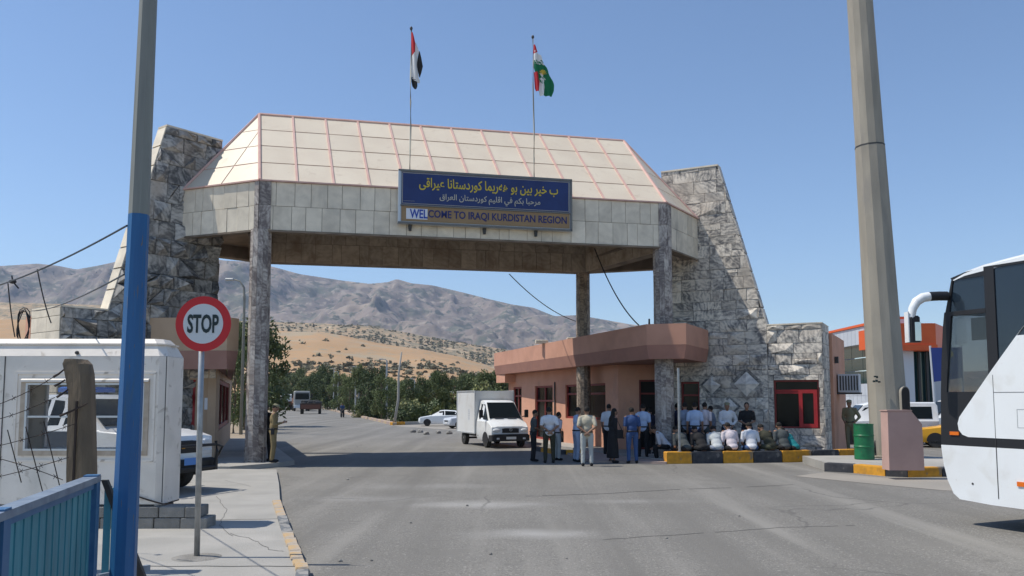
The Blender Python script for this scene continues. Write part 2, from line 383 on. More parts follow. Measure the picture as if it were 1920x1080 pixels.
def shape(s):
    F = {'ا': 'FE8D FE8E', 'ب': 'FE8F FE90 FE91 FE92', 'ت': 'FE95 FE96 FE97 FE98', 'ح': 'FEA1 FEA2 FEA3 FEA4', 'خ': 'FEA5 FEA6 FEA7 FEA8',
         'د': 'FEA9 FEAA', 'ر': 'FEAD FEAE', 'س': 'FEB1 FEB2 FEB3 FEB4', 'ع': 'FEC9 FECA FECB FECC', 'ف': 'FED1 FED2 FED3 FED4', 'ق': 'FED5 FED6 FED7 FED8',
         'ك': 'FED9 FEDA FEDB FEDC', 'ل': 'FEDD FEDE FEDF FEE0', 'م': 'FEE1 FEE2 FEE3 FEE4', 'ن': 'FEE5 FEE6 FEE7 FEE8', 'ه': 'FEE9 FEEA FEEB FEEC',
         'و': 'FEED FEEE', 'ى': 'FEEF FEF0', 'ی': 'FBFC FBFD FBFE FBFF', 'ي': 'FEF1 FEF2 FEF3 FEF4', 'ک': 'FB8E FB8F FB90 FB91', 'ە': '06D5 FEEA'}
    F = {k: [chr(int(x, 16)) for x in v.split()] for k, v in F.items()}; out = []
    for i, ch in enumerate(s):
        if ch not in F: out.append(ch); continue
        f = F[ch]; pr = i > 0 and s[i - 1] in F and len(F[s[i - 1]]) == 4; nx = len(f) == 4 and i + 1 < len(s) and s[i + 1] in F
        out.append(f[{(0, 0): 0, (1, 0): 1, (0, 1): 2, (1, 1): 3}[(int(pr), int(nx))]])
    return ''.join(reversed(out))
# ---------------------------------------------------------------- ground, road, hills, mountains
def sheet(name, pts, z, m, label=None, kind='structure'):
    me = bpy.data.meshes.new(name); me.from_pydata([(x, y, z) for x, y in pts], [], [tuple(range(len(pts)))])
    me.materials.append(m); o = link(bpy.data.objects.new(name, me)); WL[o] = Vector(); tag(o, label, kind=kind); return o
m_earth = mat('dry_earth', (.34, .27, .19), .95, col2=(.28, .22, .15), ns=.05, coord='World', bump=.3, bs=3, stain=[(.9, .5, .75, (.38, .32, .24))])
sheet('ground', [(-9000, -400), (9000, -400), (9000, 9000), (-9000, 9000)], -.012, m_earth, 'dry tan earth plain reaching to the hills')
def road_mat(name, base, c2, spots=()):
    m = mat(name, base, .88, col2=c2, ns=.35, nd=6, lo=.3, hi=.7, coord='World', bump=.45, bs=55,
            stain=[(.13, .5, .72, tuple(v * 1.13 for v in base)), (1.7, .60, .78, tuple(v * .86 for v in base)), (34., .52, .62, tuple(v * .62 for v in base)), (25., .58, .66, tuple(v * 1.45 for v in base)), (4., .58, .72, tuple(v * .74 for v in base)), (.6, .60, .66, tuple(v * .85 for v in base))])
    nt = m.node_tree; N = nt.nodes; L = nt.links; p = N['Principled BSDF']
    src = p.inputs['Base Color'].links[0].from_socket; g = N.new('ShaderNodeNewGeometry')
    # worn dusty patches (real marks on the road)
    for (cx, cy, rx, ry, amt) in spots:
        mp = N.new('ShaderNodeMapping'); mp.vector_type = 'TEXTURE'; mp.inputs['Location'].default_value = (cx, cy, 0); mp.inputs['Scale'].default_value = (rx, ry, 1)
        nz = N.new('ShaderNodeTexNoise'); nz.inputs['Scale'].default_value = 1.3; nz.inputs['Detail'].default_value = 6
        L.new(g.outputs['Position'], mp.inputs[0]); L.new(g.outputs['Position'], nz.inputs['Vector'])
        ln = N.new('ShaderNodeVectorMath'); ln.operation = 'LENGTH'; L.new(mp.outputs[0], ln.inputs[0])
        ad = N.new('ShaderNodeMath'); ad.operation = 'MULTIPLY_ADD'; ad.inputs[1].default_value = -1.1; L.new(nz.outputs['Fac'], ad.inputs[0]); L.new(ln.outputs['Value'], ad.inputs[2])
        mr = N.new('ShaderNodeMapRange'); mr.interpolation_type = 'SMOOTHSTEP'; mr.inputs[1].default_value = -.8; mr.inputs[2].default_value = .9; mr.inputs[3].default_value = amt; mr.inputs[4].default_value = 0
        L.new(ad.outputs[0], mr.inputs[0])
        x = N.new('ShaderNodeMix'); x.data_type = 'RGBA'; x.inputs[7].default_value = (.50, .49, .47, 1); L.new(mr.outputs[0], x.inputs[0]); L.new(src, x.inputs[6]); src = x.outputs[2]
    # tyre-worn streaks along the traffic direction
    mp = N.new('ShaderNodeMapping'); mp.inputs['Rotation'].default_value = (0, 0, R(-15)); mp.inputs['Scale'].default_value = (1.1, .045, 1); L.new(g.outputs['Position'], mp.inputs[0])
    nz = N.new('ShaderNodeTexNoise'); nz.inputs['Scale'].default_value = 1.0; nz.inputs['Detail'].default_value = 7; nz.inputs['Distortion'].default_value = .4; L.new(mp.outputs[0], nz.inputs['Vector'])
    for (l0, l1, cc, am) in ((.52, .68, tuple(v * .72 for v in base), .8), (.46, .30, tuple(v * 1.25 for v in base), .7)):
        mr = N.new('ShaderNodeMapRange'); mr.inputs[1].default_value = l0; mr.inputs[2].default_value = l1; mr.inputs[4].default_value = am; L.new(nz.outputs['Fac'], mr.inputs[0])
        x = N.new('ShaderNodeMix'); x.data_type = 'RGBA'; x.inputs[7].default_value = (*cc, 1); L.new(mr.outputs[0], x.inputs[0]); L.new(src, x.inputs[6]); src = x.outputs[2]
    # thin cracks
    v = N.new('ShaderNodeTexVoronoi'); v.feature = 'DISTANCE_TO_EDGE'; v.inputs['Scale'].default_value = .16
    nz = N.new('ShaderNodeTexNoise'); nz.inputs['Scale'].default_value = .7; nz.inputs['Detail'].default_value = 5
    va = N.new('ShaderNodeVectorMath'); va.operation = 'ADD'; L.new(g.outputs['Position'], nz.inputs['Vector']); L.new(g.outputs['Position'], va.inputs[0]); L.new(nz.outputs['Color'], va.inputs[1]); L.new(va.outputs[0], v.inputs['Vector'])
    mr = N.new('ShaderNodeMapRange'); mr.inputs[1].default_value = .0015; mr.inputs[2].default_value = .006; mr.inputs[3].default_value = .55; mr.inputs[4].default_value = 0; L.new(v.outputs['Distance'], mr.inputs[0])
    n3 = N.new('ShaderNodeTexNoise'); n3.inputs['Scale'].default_value = .22; L.new(g.outputs['Position'], n3.inputs['Vector'])
    r3 = N.new('ShaderNodeMapRange'); r3.inputs[1].default_value = .48; r3.inputs[2].default_value = .56; L.new(n3.outputs['Fac'], r3.inputs[0])
    mm = N.new('ShaderNodeMath'); mm.operation = 'MULTIPLY'; L.new(mr.outputs[0], mm.inputs[0]); L.new(r3.outputs[0], mm.inputs[1])
    x = N.new('ShaderNodeMix'); x.data_type = 'RGBA'; x.inputs[7].default_value = (.09, .085, .08, 1); L.new(mm.outputs[0], x.inputs[0]); L.new(src, x.inputs[6])
    L.new(x.outputs[2], p.inputs['Base Color']); return m
sp = []
for px, py, rx, ry, a in ((890, 946, 1.4, .6, .42), (1010, 1001, 1.1, .5, .45), (790, 912, 1.6, .8, .25), (690, 935, 1.4, .6, .22), (1180, 940, 1.5, .4, .18)):
    q = G(px, py); sp.append((q.x, q.y, rx, ry, a))
m_road = road_mat('worn_grey_asphalt', (.215, .205, .185), (.17, .163, .147), sp)
DR = Vector((-.262, .965)); RR = Vector((-9.85, 68.56)); NR = Vector((.965, .262))
def road_edge(side, s): q = RR + DR * s + NR * side; return (q.x, q.y)
sheet('road', [(-16, -12), (45, -12), (45, 47), road_edge(5.5, -21), road_edge(0, -3), road_edge(0, 320), road_edge(-10.5, 320), road_edge(-10.5, -33), (-16, 24)], .0, m_road, 'wide worn grey asphalt road under the gate')
for k, pl in enumerate((((985, 930), (1120, 926), (1260, 918), (1400, 913), (1500, 908)), ((1130, 1012), (1300, 1000), (1480, 988), (1640, 984)), ((545, 940), (620, 934), (700, 936)))):
    w = [G(x, y, .004) for x, y in pl]; ws = []
    for i in range(len(w) - 1):
        for t in range(9): ws.append(w[i].lerp(w[i + 1], t / 9) + Vector((rng.uniform(-.02, .02), rng.uniform(-.035, .035), 0)))
    mb = MB(); tk = (.018, .010, .009)[k]
    for i in range(len(ws) - 1):
        if rng.random() < .88: mb.add([ws[i] + Vector((0, -tk, 0)), ws[i + 1] + Vector((0, -tk, 0)), ws[i + 1] + Vector((.003, tk, 0)), ws[i] + Vector((.003, tk, 0))], [(0, 1, 2, 3)])
    mb.build('road_crack', M['asphalt_dark'], kind='structure', label='long broken crack across the grey road')
m_lot = mat('dusty_parking_ground', (.33, .30, .26), .95, col2=(.27, .25, .22), ns=.3, coord='World', bump=.3, bs=20)
sheet('parking_ground', [road_edge(5.5, -21), (45, 47), (45, 84), road_edge(6.5, 16), road_edge(.4, 3), road_edge(0, -3)], -.005, m_lot, 'pale dusty parking ground beside the road')
m_side = mat('gravel_verge', (.40, .33, .26), .95, col2=(.33, .27, .21), ns=.4, coord='World', bump=.3, bs=9)
sheet('verge', [road_edge(.35, 3), road_edge(6.5, 16), (5, 92), road_edge(8, 260), road_edge(.35, 260)], .05, m_side, 'gravel verge with young trees beside the road')
# left pavement
pv = [G(518, 886), G(523, 915), G(525, 950), G(545, 1010), G(566, 1062), Vector((-2.0, 8.0, 0)), Vector((-1.6, 5.5, 0)), Vector((-20, 5.5, 0)), Vector((-20, 24.35, 0)), G(430, 885)]
PZ = .09
mb = MB(); pp = [(p.x, p.y) for p in pv]; mb.prism(ccw(pp), -.05, PZ); mb.build('pavement', M['pave'], kind='structure', label='pale concrete pavement on the left of the road')
for k, (a, b) in enumerate((((250, 1062), (566, 1062)), ((300, 977), (520, 973)))):
    p, q = G(*a, PZ), G(*b, PZ); mb = MB(); d = (q - p).normalized(); n = Vector((-d.y, d.x, 0)) * .012
    w = [p + d * (q - p).length * t + Vector((0, math.sin(t * 19 + k) * .012, 0)) for t in [i / 14 for i in range(15)]]
    for i in range(14): mb.add([w[i] - n, w[i + 1] - n, w[i + 1] + n, w[i] + n], [(0, 1, 2, 3)])
    for i in range(len(mb.v)): mb.v[i].z = PZ + .004
    mb.build('pavement_joint', M['asphalt_dark'], kind='structure', label='dark joint line across the left pavement')
for k, pl in enumerate((((300, 898), (360, 905), (420, 900), (470, 912), (519, 905)), ((430, 1000), (470, 1010), (505, 1030), (540, 1034)), ((405, 930), (425, 955), (412, 985), (440, 1010)))):
    w = [G(x, y, PZ + .004) for x, y in pl]; ws = []
    for i in range(len(w) - 1):
        for t in range(6): q = w[i].lerp(w[i + 1], t / 6); ws.append(q + Vector((rng.uniform(-.02, .02), rng.uniform(-.03, .03), 0)))
    mb = MB()
    for i in range(len(ws) - 1): mb.add([ws[i] + Vector((0, -.006, 0)), ws[i + 1] + Vector((0, -.006, 0)), ws[i + 1] + Vector((.003, .006, 0)), ws[i] + Vector((.003, .006, 0))], [(0, 1, 2, 3)])
    mb.build('pavement_crack', M['asphalt_dark'], kind='structure', label='thin wandering crack in the left pavement')
# faded painted kerb along that pavement
kr = tag(empty('kerb', G(560, 1040)), 'faded yellow and black kerb at the edge of the left pavement', kind='structure')
kp = [G(524, 948), G(535, 980), G(546, 1011), G(556, 1037), G(567, 1064), G(577, 1085), Vector((-2.0, 8.2, 0)), Vector((-1.7, 6.6, 0))]
for i in range(len(kp) - 1):
    a, b = kp[i], kp[i + 1]; d = (b - a); L_ = d.length; d.normalize(); n = Vector((d.y, -d.x, 0)); n = n if n.x > 0 else -n
    for j in range(2):
        s0, s1 = j / 2 * L_ + .01, (j + 1) / 2 * L_ - .01; mb = MB()
        r0 = [a + d * s0 - n * .13, a + d * s0 + n * .02, a + d * s1 + n * .02, a + d * s1 - n * .13]
        h = PZ + .035 + rng.uniform(-.015, .01)
        mb.prism(ccw([(p.x + rng.uniform(-.012, .012), p.y) for p in r0]), -.04, h, 0, .02)
        mb.build('kerb_block', M['kerb_faded_y'] if i % 2 == 0 or i == 3 else M['kerb_faded_b'], kr)
# ---- terrain
def interp(tab, x):
    if x <= tab[0][0]: return tab[0][1]
    for (a, b), (c, d) in zip(tab, tab[1:]):
        if x <= c: t = (x - a) / (c - a); return b + (d - b) * t
    return tab[-1][1]
def fbm(x, y, o=5, s=0.):
    v = 0; a = 1; f = 1
    for k in range(o): v += a * noise.noise(Vector((x * f + s, y * f - s, s * .7 + k * 7.1))); a *= .5; f *= 2.03
    return v
def ridged(x, y, o=5, s=0.):
    v = 0; a = 1; f = 1; w = 1.
    for k in range(o):
        n = 1 - abs(noise.noise(Vector((x * f + s, y * f - s, k * 5.3 + s)))) * 1.9; n = max(0, n); n *= n * w; w = min(1, n * 1.6); v += n * a; a *= .5; f *= 2.1
    return v
MT = [(-900, 520), (-500, 480), (-200, 505), (0, 497), (60, 493), (100, 497), (135, 504), (175, 497), (212, 489), (240, 470), (300, 462), (360, 475), (413, 487), (460, 489), (500, 497), (560, 513), (640, 525), (690, 531), (725, 528), (742, 522), (770, 530), (810, 534), (870, 548), (905, 557), (960, 570), (1000, 576), (1040, 592), (1085, 590), (1130, 598), (1180, 607), (1230, 613), (1300, 632), (1400, 668), (1500, 690), (1700, 700), (2000, 690), (2600, 640), (3200, 600)]
def rel(py):  # height over eye per metre of distance
    r = ray(960, py); return r.z / r.y
def terrain(name, Y0, Y1, prof, nx, ny, amp, fine, matx, label, px0=-900, px1=3000, back=1.25, seed=3., pw=1.3, base=None):
    vs = []; fs = []; tot = ny + 6
    for j in range(tot):
        u = j / ny if j <= ny else 1 + (j - ny) / 6 * (back - 1)
        for i in range(nx):
            px = px0 + (px1 - px0) * i / (nx - 1); Y = Y0 + (Y1 - Y0) * u; x = (px - 960) / FPX * Y
            top = CAM_H + rel(interp(prof, px)) * Y1
            if u <= 1:
                b = (u ** pw); e = math.sin(math.pi * min(1, u)) ** .8
                r = ridged(x / amp[1], Y / amp[1] * .55, 6, seed) - .75
                z = top * b + top * amp[0] * r * e + (fbm(x / fine[1], Y / fine[1], 4, seed) * fine[0] * (1 if u < .97 else .6)) * (min(1, u * 5))
                if j == ny: z = top + fbm(x / 60., 3.3, 3) * top * .012
                z = min(z, CAM_H + (top - CAM_H) * Y / Y1 * (.995))
                z = max(z, -1 if u > 0 else -2)
            else: z = top * (1 - (u - 1) * 1.6)
            vs.append((x, Y, z))
    for j in range(tot - 1):
        for i in range(nx - 1):
            a = j * nx + i; fs.append((a, a + 1, a + nx + 1, a + nx))
    me = bpy.data.meshes.new(name); me.from_pydata(vs, [], fs); me.materials.append(matx)
    me.polygons.foreach_set('use_smooth', [True] * len(fs)); o = link(bpy.data.objects.new(name, me)); tag(o, label, kind='structure'); return o, vs, nx
m_mtn = mat('bare_rock_mountain', (.24, .195, .165), .95, col2=(.155, .13, .115), ns=.004, nd=9, lo=.35, hi=.62, coord='World', bump=1., bs=.02,
            stain=[(.006, .5, .62, (.12, .125, .095)), (.0025, .52, .66, (.31, .25, .195)), (.03, .56, .64, (.30, .255, .21)), (.024, .56, .62, (.09, .095, .075))])
m_mtn.node_tree.nodes['Bump'].inputs['Distance'].default_value = 9
terrain('mountain', 2300, 4200, MT, 760, 150, (.14, 420.), (34., 110.), m_mtn, 'bare rocky mountain range on the skyline', pw=.9, seed=11.7)
m_hill = mat('dry_grass_hill', (.43, .27, .14), .95, col2=(.37, .235, .12), ns=.012, nd=7, coord='World', bump=.6, bs=.3,
             stain=[(.022, .54, .66, (.36, .28, .18)), (.14, .60, .68, (.30, .25, .17))])
m_hill2 = mat('scrubby_hill', (.40, .285, .175), .95, col2=(.33, .245, .15), ns=.02, nd=7, coord='World', bump=.8, bs=.3,
             stain=[(.05, .48, .58, (.25, .21, .14)), (.11, .54, .60, (.17, .15, .10)), (.03, .60, .7, (.52, .40, .26))])
HA = [(-900, 600), (0, 566), (210, 572), (330, 585), (413, 600), (545, 604), (610, 606), (700, 612), (800, 630), (850, 640), (930, 652), (1000, 664), (1100, 680), (1300, 700), (1600, 722), (3000, 735)]
HB = [(-900, 640), (0, 598), (210, 600), (413, 612), (545, 621), (600, 622), (640, 628), (720, 645), (800, 656), (860, 668), (930, 690), (1000, 700), (1100, 712), (1600, 730), (3000, 740)]
oA, vA, nA = terrain('scrub_hill', 900, 1500, HA, 330, 60, (.08, 300.), (4., 60.), m_hill2, 'far hillside dotted with dry scrub', pw=1., seed=4.1)
oB, vB, nB = terrain('near_hill', 330, 850, HB, 330, 60, (.05, 260.), (2.0, 60.), m_hill, 'smooth tan hillside of dry grass behind the trees', pw=1.15, seed=8.3)
# ---- scrub on the hills
def bush_mesh(name, n, r, leaf, seed, flat=.7):
    g = random.Random(seed); vs = []; fs = []
    cl = [(Vector((g.gauss(0, .38), g.gauss(0, .38), abs(g.gauss(.35, .25)) * flat)) * r, g.uniform(.35, .6) * r) for _ in range(9)]
    for k in range(n):
        c, cr = g.choice(cl); d = Vector((g.gauss(0, 1), g.gauss(0, 1), g.gauss(0, 1))); d.normalize(); p = c + d * cr * g.uniform(.5, 1); p.z = max(.02, p.z)
        a = Vector((g.gauss(0, 1), g.gauss(0, 1), g.gauss(0, 1))).normalized(); b = a.orthogonal().normalized(); s = leaf * g.uniform(.6, 1.4); i = len(vs)
        vs += [p + a * s, p + b * s * .6, p - a * s, p - b * s * .6]; fs.append((i, i + 1, i + 2, i + 3))
    me = bpy.data.meshes.new(name); me.from_pydata([tuple(v) for v in vs], [], fs); return me
bms = []
for k in range(4):
    me = bush_mesh('hill_shrub', 90, 1.0, .42, 50 + k); me.materials.append(M['scrub']); bms.append(me)
hr = random.Random(5); pts = []
def hill_pts(vs, nx, u0, u1, px_lo, px_hi, n, rad, dens):
    out = []; rows = len(vs) // nx - 6; tries = 0
    while len(out) < n and tries < n * 40:
        tries += 1; j = hr.uniform(u0, u1) * (rows - 1); px = hr.uniform(px_lo, px_hi); i = (px + 900) / 3900 * (nx - 1); i0, j0 = int(i), int(j)
        p = Vector(vs[j0 * nx + i0]).lerp(Vector(vs[(j0 + 1) * nx + i0 + 1]), (i - i0 + j - j0) / 2)
        if dens(px, j / rows, p) < hr.random(): continue
        out.append((p, rad * hr.uniform(.5, 1.5)))
    return out
def dB(px, u, p):
    v = .06 + max(0, 1 - abs(u - .45 - (px - 700) * .0002) / .16) * max(0, min(1, (px - 520) / 60)) * (1 if px < 900 else .5)
    return v * (.5 + 1.2 * max(0, noise.noise(p * .012) + .35))
ps = hill_pts(vB, nB, .12, .8, 500, 1200, 420, 1.6, dB)
ps2 = hill_pts(vA, nA, .25, .99, 380, 1120, 3600, 1.9, lambda px, u, p: .5 + noise.noise(p * .02))
ps.sort(key=lambda q: q[0].y); near = ps[:280]; rest = ps[280:] + ps2
for k, (p, r) in enumerate(near):
    o = link(bpy.data.objects.new('hill_shrub', bms[k % 4])); o.location = p; o.scale = (r * 1.2, r, r); o.rotation_euler.z = hr.uniform(0, 6.3)
    sd = 960 + FPX * p.x / p.y; zn = 'left of' if sd < 690 else ('above' if sd < 800 else 'right of'); tag(o, 'dry grey-green shrub on the tan hillside, %s the leaning pole top' % zn, 'shrub', 'hillside shrubs %s the leaning pole' % zn)
vs = []; fs = []
for k, (p, r) in enumerate(rest):
    for t in range(14):
        c = p + Vector((hr.gauss(0, .5), hr.gauss(0, .5), abs(hr.gauss(.3, .3)))) * r; a = Vector((hr.gauss(0, 1), hr.gauss(0, 1), hr.gauss(0, 1))).normalized(); b = a.orthogonal(); i = len(vs); s = r * .5
        vs += [c + a * s, c + b * s * .8, c - a * s, c - b * s * .8]; fs.append((i, i + 1, i + 2, i + 3))
me = bpy.data.meshes.new('scrub'); me.from_pydata([tuple(v) for v in vs], [], fs); me.materials.append(M['scrub']); o = link(bpy.data.objects.new('scrub', me))
tag(o, 'dense dry scrub covering the far hillside', 'scrub', kind='stuff')
# ---------------------------------------------------------------- the gate
ZB, ZT, ZR = 7.42, 8.97, 12.2
A = Vector((-8.0, 25.85)); B = Vector((5.45, 28.9)); C_ = Vector((3.1, 35.05)); D = Vector((-9.8, 32.3))
AL = Vector((-10.9, 27.05)); BR = Vector((7.12, 31.45)); DL = Vector((-11.9, 30.2)); DR_ = Vector((6.2, 34.0))
def v3(p, z): return Vector((p[0], p[1], z))
gate = empty('border_gate', (-1.3, 30, 0), 'large stone-clad border gate with cream hipped roof spanning the road', 'gate')
def subtract(polys, holes):
    for h in holes:
        new = []
        for q in polys:
            q = ccw(q)
            if min(p[0] for p in q) >= h[1] or max(p[0] for p in q) <= h[0] or min(p[1] for p in q) >= h[3] or max(p[1] for p in q) <= h[2]: new.append(q); continue
            h0, h1, h2, h3 = h
            left = clip(q, (h0, -99), (h0, 99)); rest = clip(q, (h0, 99), (h0, -99))
            right = clip(rest, (h1, 99), (h1, -99)) if len(rest) > 2 else []; mid = clip(rest, (h1, -99), (h1, 99)) if len(rest) > 2 else []
            up = clip(mid, (-99, h3), (99, h3)) if len(mid) > 2 else []; dn = clip(mid, (99, h2), (-99, h2)) if len(mid) > 2 else []
            new += [x for x in (left, right, up, dn) if len(x) > 2 and abs(area(x)) > 1e-4]
        polys = new
    return polys
def clad(parent, O, e1, n, poly, cells, m, name, gap=.012, back=.03, depth=lambda c: (.0, .0, 0), amin=.01, holes=()):
    """cells (2D polygons in e1,z) clipped to the convex polys, each a piece of its own; depth -> (base, tilt, peak)"""
    O = Vector(O); e1 = Vector(e1); ez = Vector((0, 0, 1)) if not isinstance(n, tuple) else n[1]; nn = Vector(n[0]) if isinstance(n, tuple) else Vector(n)
    for cell in cells:
        c = ccw(cell); c = clipc(c, ccw(poly)); done = subtract([c], holes) if c else []
        for q in done:
            if len(q) < 3 or abs(area(q)) < amin: continue
            cx = sum(p[0] for p in q) / len(q); cy = sum(p[1] for p in q) / len(q)
            w = max(p[0] for p in q) - min(p[0] for p in q); h = max(p[1] for p in q) - min(p[1] for p in q)
            kx = max(.5, 1 - gap / w); ky = max(.5, 1 - gap / h)
            q = [(cx + (x - cx) * kx, cy + (y - cy) * ky) for x, y in q]
            b0, tl, pk = depth((cx, cy)); tx, ty = rng.uniform(-tl, tl), rng.uniform(-tl, tl)
            def P(x, y, d): return O + e1 * x + ez * y + nn * d
            fr = [P(x, y, b0 + (x - cx) / w * tx + (y - cy) / h * ty) for x, y in q]; bk = [P(x, y, -back) for x, y in q]; k = len(q)
            mb = MB(); fs = [(i, (i + 1) % k, k + (i + 1) % k, k + i) for i in range(k)]
            if pk:
                ox, oy = rng.uniform(-.22, .22) * w, rng.uniform(-.22, .22) * h
                vs = bk + fr + [P(cx + ox, cy + oy, b0 + pk)]; fs += [(k + i, k + (i + 1) % k, 2 * k) for i in range(k)]
            else: vs = bk + fr; fs.append(tuple(k + i for i in range(k)))
            mb.add(vs, fs); o = mb.build(name, m if not callable(m) else m((cx, cy)), parent)
def grid(x0, x1, nx, z0, z1, nz, jit=0.):
    out = []; dx = (x1 - x0) / nx; dz = (z1 - z0) / nz
    for j in range(nz):
        xs = [x0 + i * dx + (rng.uniform(-jit, jit) * dx if 0 < i < nx else 0) for i in range(nx + 1)]
        out += [[(xs[i], z0 + j * dz), (xs[i + 1], z0 + j * dz), (xs[i + 1], z0 + (j + 1) * dz), (xs[i], z0 + (j + 1) * dz)] for i in range(nx)]
    return out
def beam(name, P, Q, th, m_panel, nx, nz, parent, zb=ZB, zt=ZT, jit=.2, back=True, label=None):
    """beam from P to Q, outer face on the P->Q right hand side, thickness inward; panels on the outer face"""
    d = (Q - P); L = d.length; d.normalize(); n = Vector((d.y, -d.x))
    p0, p1 = P - n * .03, Q - n * .03; q0, q1 = P - n * th, Q - n * th; mb = MB()
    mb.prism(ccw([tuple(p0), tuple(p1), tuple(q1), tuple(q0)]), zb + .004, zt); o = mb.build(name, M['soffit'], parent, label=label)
    clad(o, v3(P, 0), v3(d, 0), v3(n, 0), [(0, zb), (L, zb), (L, zt), (0, zt)], grid(.0, L, nx, zb, zt, nz, jit), m_panel, 'slab', .013, .028, lambda c: (rng.uniform(0, .014), .010, 0))
    return o
u = (B - A).normalized()
beam('front_beam', A, B, .55, M['fascia'], 27, 2, gate)
beam('corner_beam', AL, A, .5, M['fascia'], 7, 2, gate)
beam('corner_beam', B, BR, .5, M['fascia'], 6, 2, gate)
# inner face of the rear beam faces the camera through the gate
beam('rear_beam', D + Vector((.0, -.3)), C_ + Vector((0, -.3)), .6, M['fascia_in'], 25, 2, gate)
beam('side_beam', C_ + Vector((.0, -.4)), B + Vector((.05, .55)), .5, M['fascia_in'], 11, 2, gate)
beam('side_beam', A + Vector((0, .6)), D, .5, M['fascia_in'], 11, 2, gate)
for a, b in ((C_, DR_), (D, DL), (DR_, BR), (DL, AL)):
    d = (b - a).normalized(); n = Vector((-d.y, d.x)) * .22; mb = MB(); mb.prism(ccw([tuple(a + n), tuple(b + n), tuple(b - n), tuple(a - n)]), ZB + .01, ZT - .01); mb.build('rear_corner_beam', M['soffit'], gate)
# soffit slabs over the side bays and the ceiling of the road bay
for pts, z in (((AL, A, D, DL), 7.9), ((B, BR, DR_, C_), 7.9), ((A, B, C_, D), 8.85)):
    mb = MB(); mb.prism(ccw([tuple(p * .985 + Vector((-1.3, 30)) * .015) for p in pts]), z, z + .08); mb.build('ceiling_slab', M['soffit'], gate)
# darker strip along the bottom of the front beams
for P, Q in ((AL, A), (A, B), (B, BR)):
    d = (Q - P).normalized(); n = Vector((d.y, -d.x)); mb = MB(); mb.prism(ccw([tuple(P + n * .03), tuple(Q + n * .03), tuple(Q - n * .06), tuple(P - n * .06)]), ZB - .06, ZB - .004); mb.build('bottom_strip', M['soffit'], gate)
# columns of many marble slabs
def column(c, r, z0, z1, nrow, parent, tm='col_tile', label=None):
    root_me = MB(); root_me.cyl((c[0], c[1], z0), (c[0], c[1], z1), r - .035, r - .035, 12, ph=math.pi / 12); core = root_me.build('column', M['mortar'], parent, label=label)
    ns = 12; zs = [z0 + (z1 - z0) * k / nrow for k in range(nrow + 1)]; meshes = {}
    for k in range(nrow):
        for i in range(ns):
            a = 2 * math.pi * (i + .5) / ns; z_lo = zs[k] + (.25 if (i % 2 and k > 0) else 0) * (zs[1] - zs[0]); z_hi = zs[k + 1] + (.25 if (i % 2 and k < nrow - 1) else 0) * (zs[1] - zs[0])
            key = (round(z_hi - z_lo, 3))
            w = 2 * r * math.sin(math.pi / ns) * .97; h = z_hi - z_lo - .012
            if key not in meshes:
                mb = MB(); mb.box(-w / 2, w / 2, -.02, .02, -h / 2, h / 2); me, _ = mb.mesh('slab', M[tm]); meshes[key] = me
            ra = r * math.cos(math.pi / ns) - .016 + rng.uniform(-.004, .006)
            o = place((meshes[key], Vector()), 'slab', core, (c[0] + ra * math.cos(a), c[1] + ra * math.sin(a), (z_lo + z_hi) / 2)); o.rotation_euler.z = a + math.pi / 2
    mb = MB(); mb.cyl((c[0], c[1], z0), (c[0], c[1], z0 + .55), r + .012, r + .012, 12, ph=math.pi / 12); mb.build('base', M['col_tile'], parent)
    return core
inn = lambda p, dx, dy: Vector((p.x + dx, p.y + dy))
cols = [inn(A, .02, .22), inn(B, -.12, .22), inn(C_, -.08, .05), inn(D, -.1, .1)]
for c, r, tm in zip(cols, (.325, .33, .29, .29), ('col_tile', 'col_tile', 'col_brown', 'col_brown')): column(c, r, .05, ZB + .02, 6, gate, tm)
# marble corner pieces standing proud on the fascia over the front columns
for c, P1, P2 in ((A, AL, B), (B, A, BR)):
    d1 = (c - P1).normalized(); d2 = (P2 - c).normalized()
    for d, s in ((d1, -1), (d2, 1)):
        n = Vector((d.y, -d.x)); a = c + (d * .36 if s > 0 else -d * (.16 if c is A else .3)); pts = [a + n * .04, c + n * .04, c - n * .02, a - n * .02]
        for k in range(2):
            mb = MB(); mb.prism(ccw([tuple(p) for p in pts]), ZB + .02 + k * .77, ZB + .78 + k * .77); mb.build('corner_slab', M['col_tile'], gate)
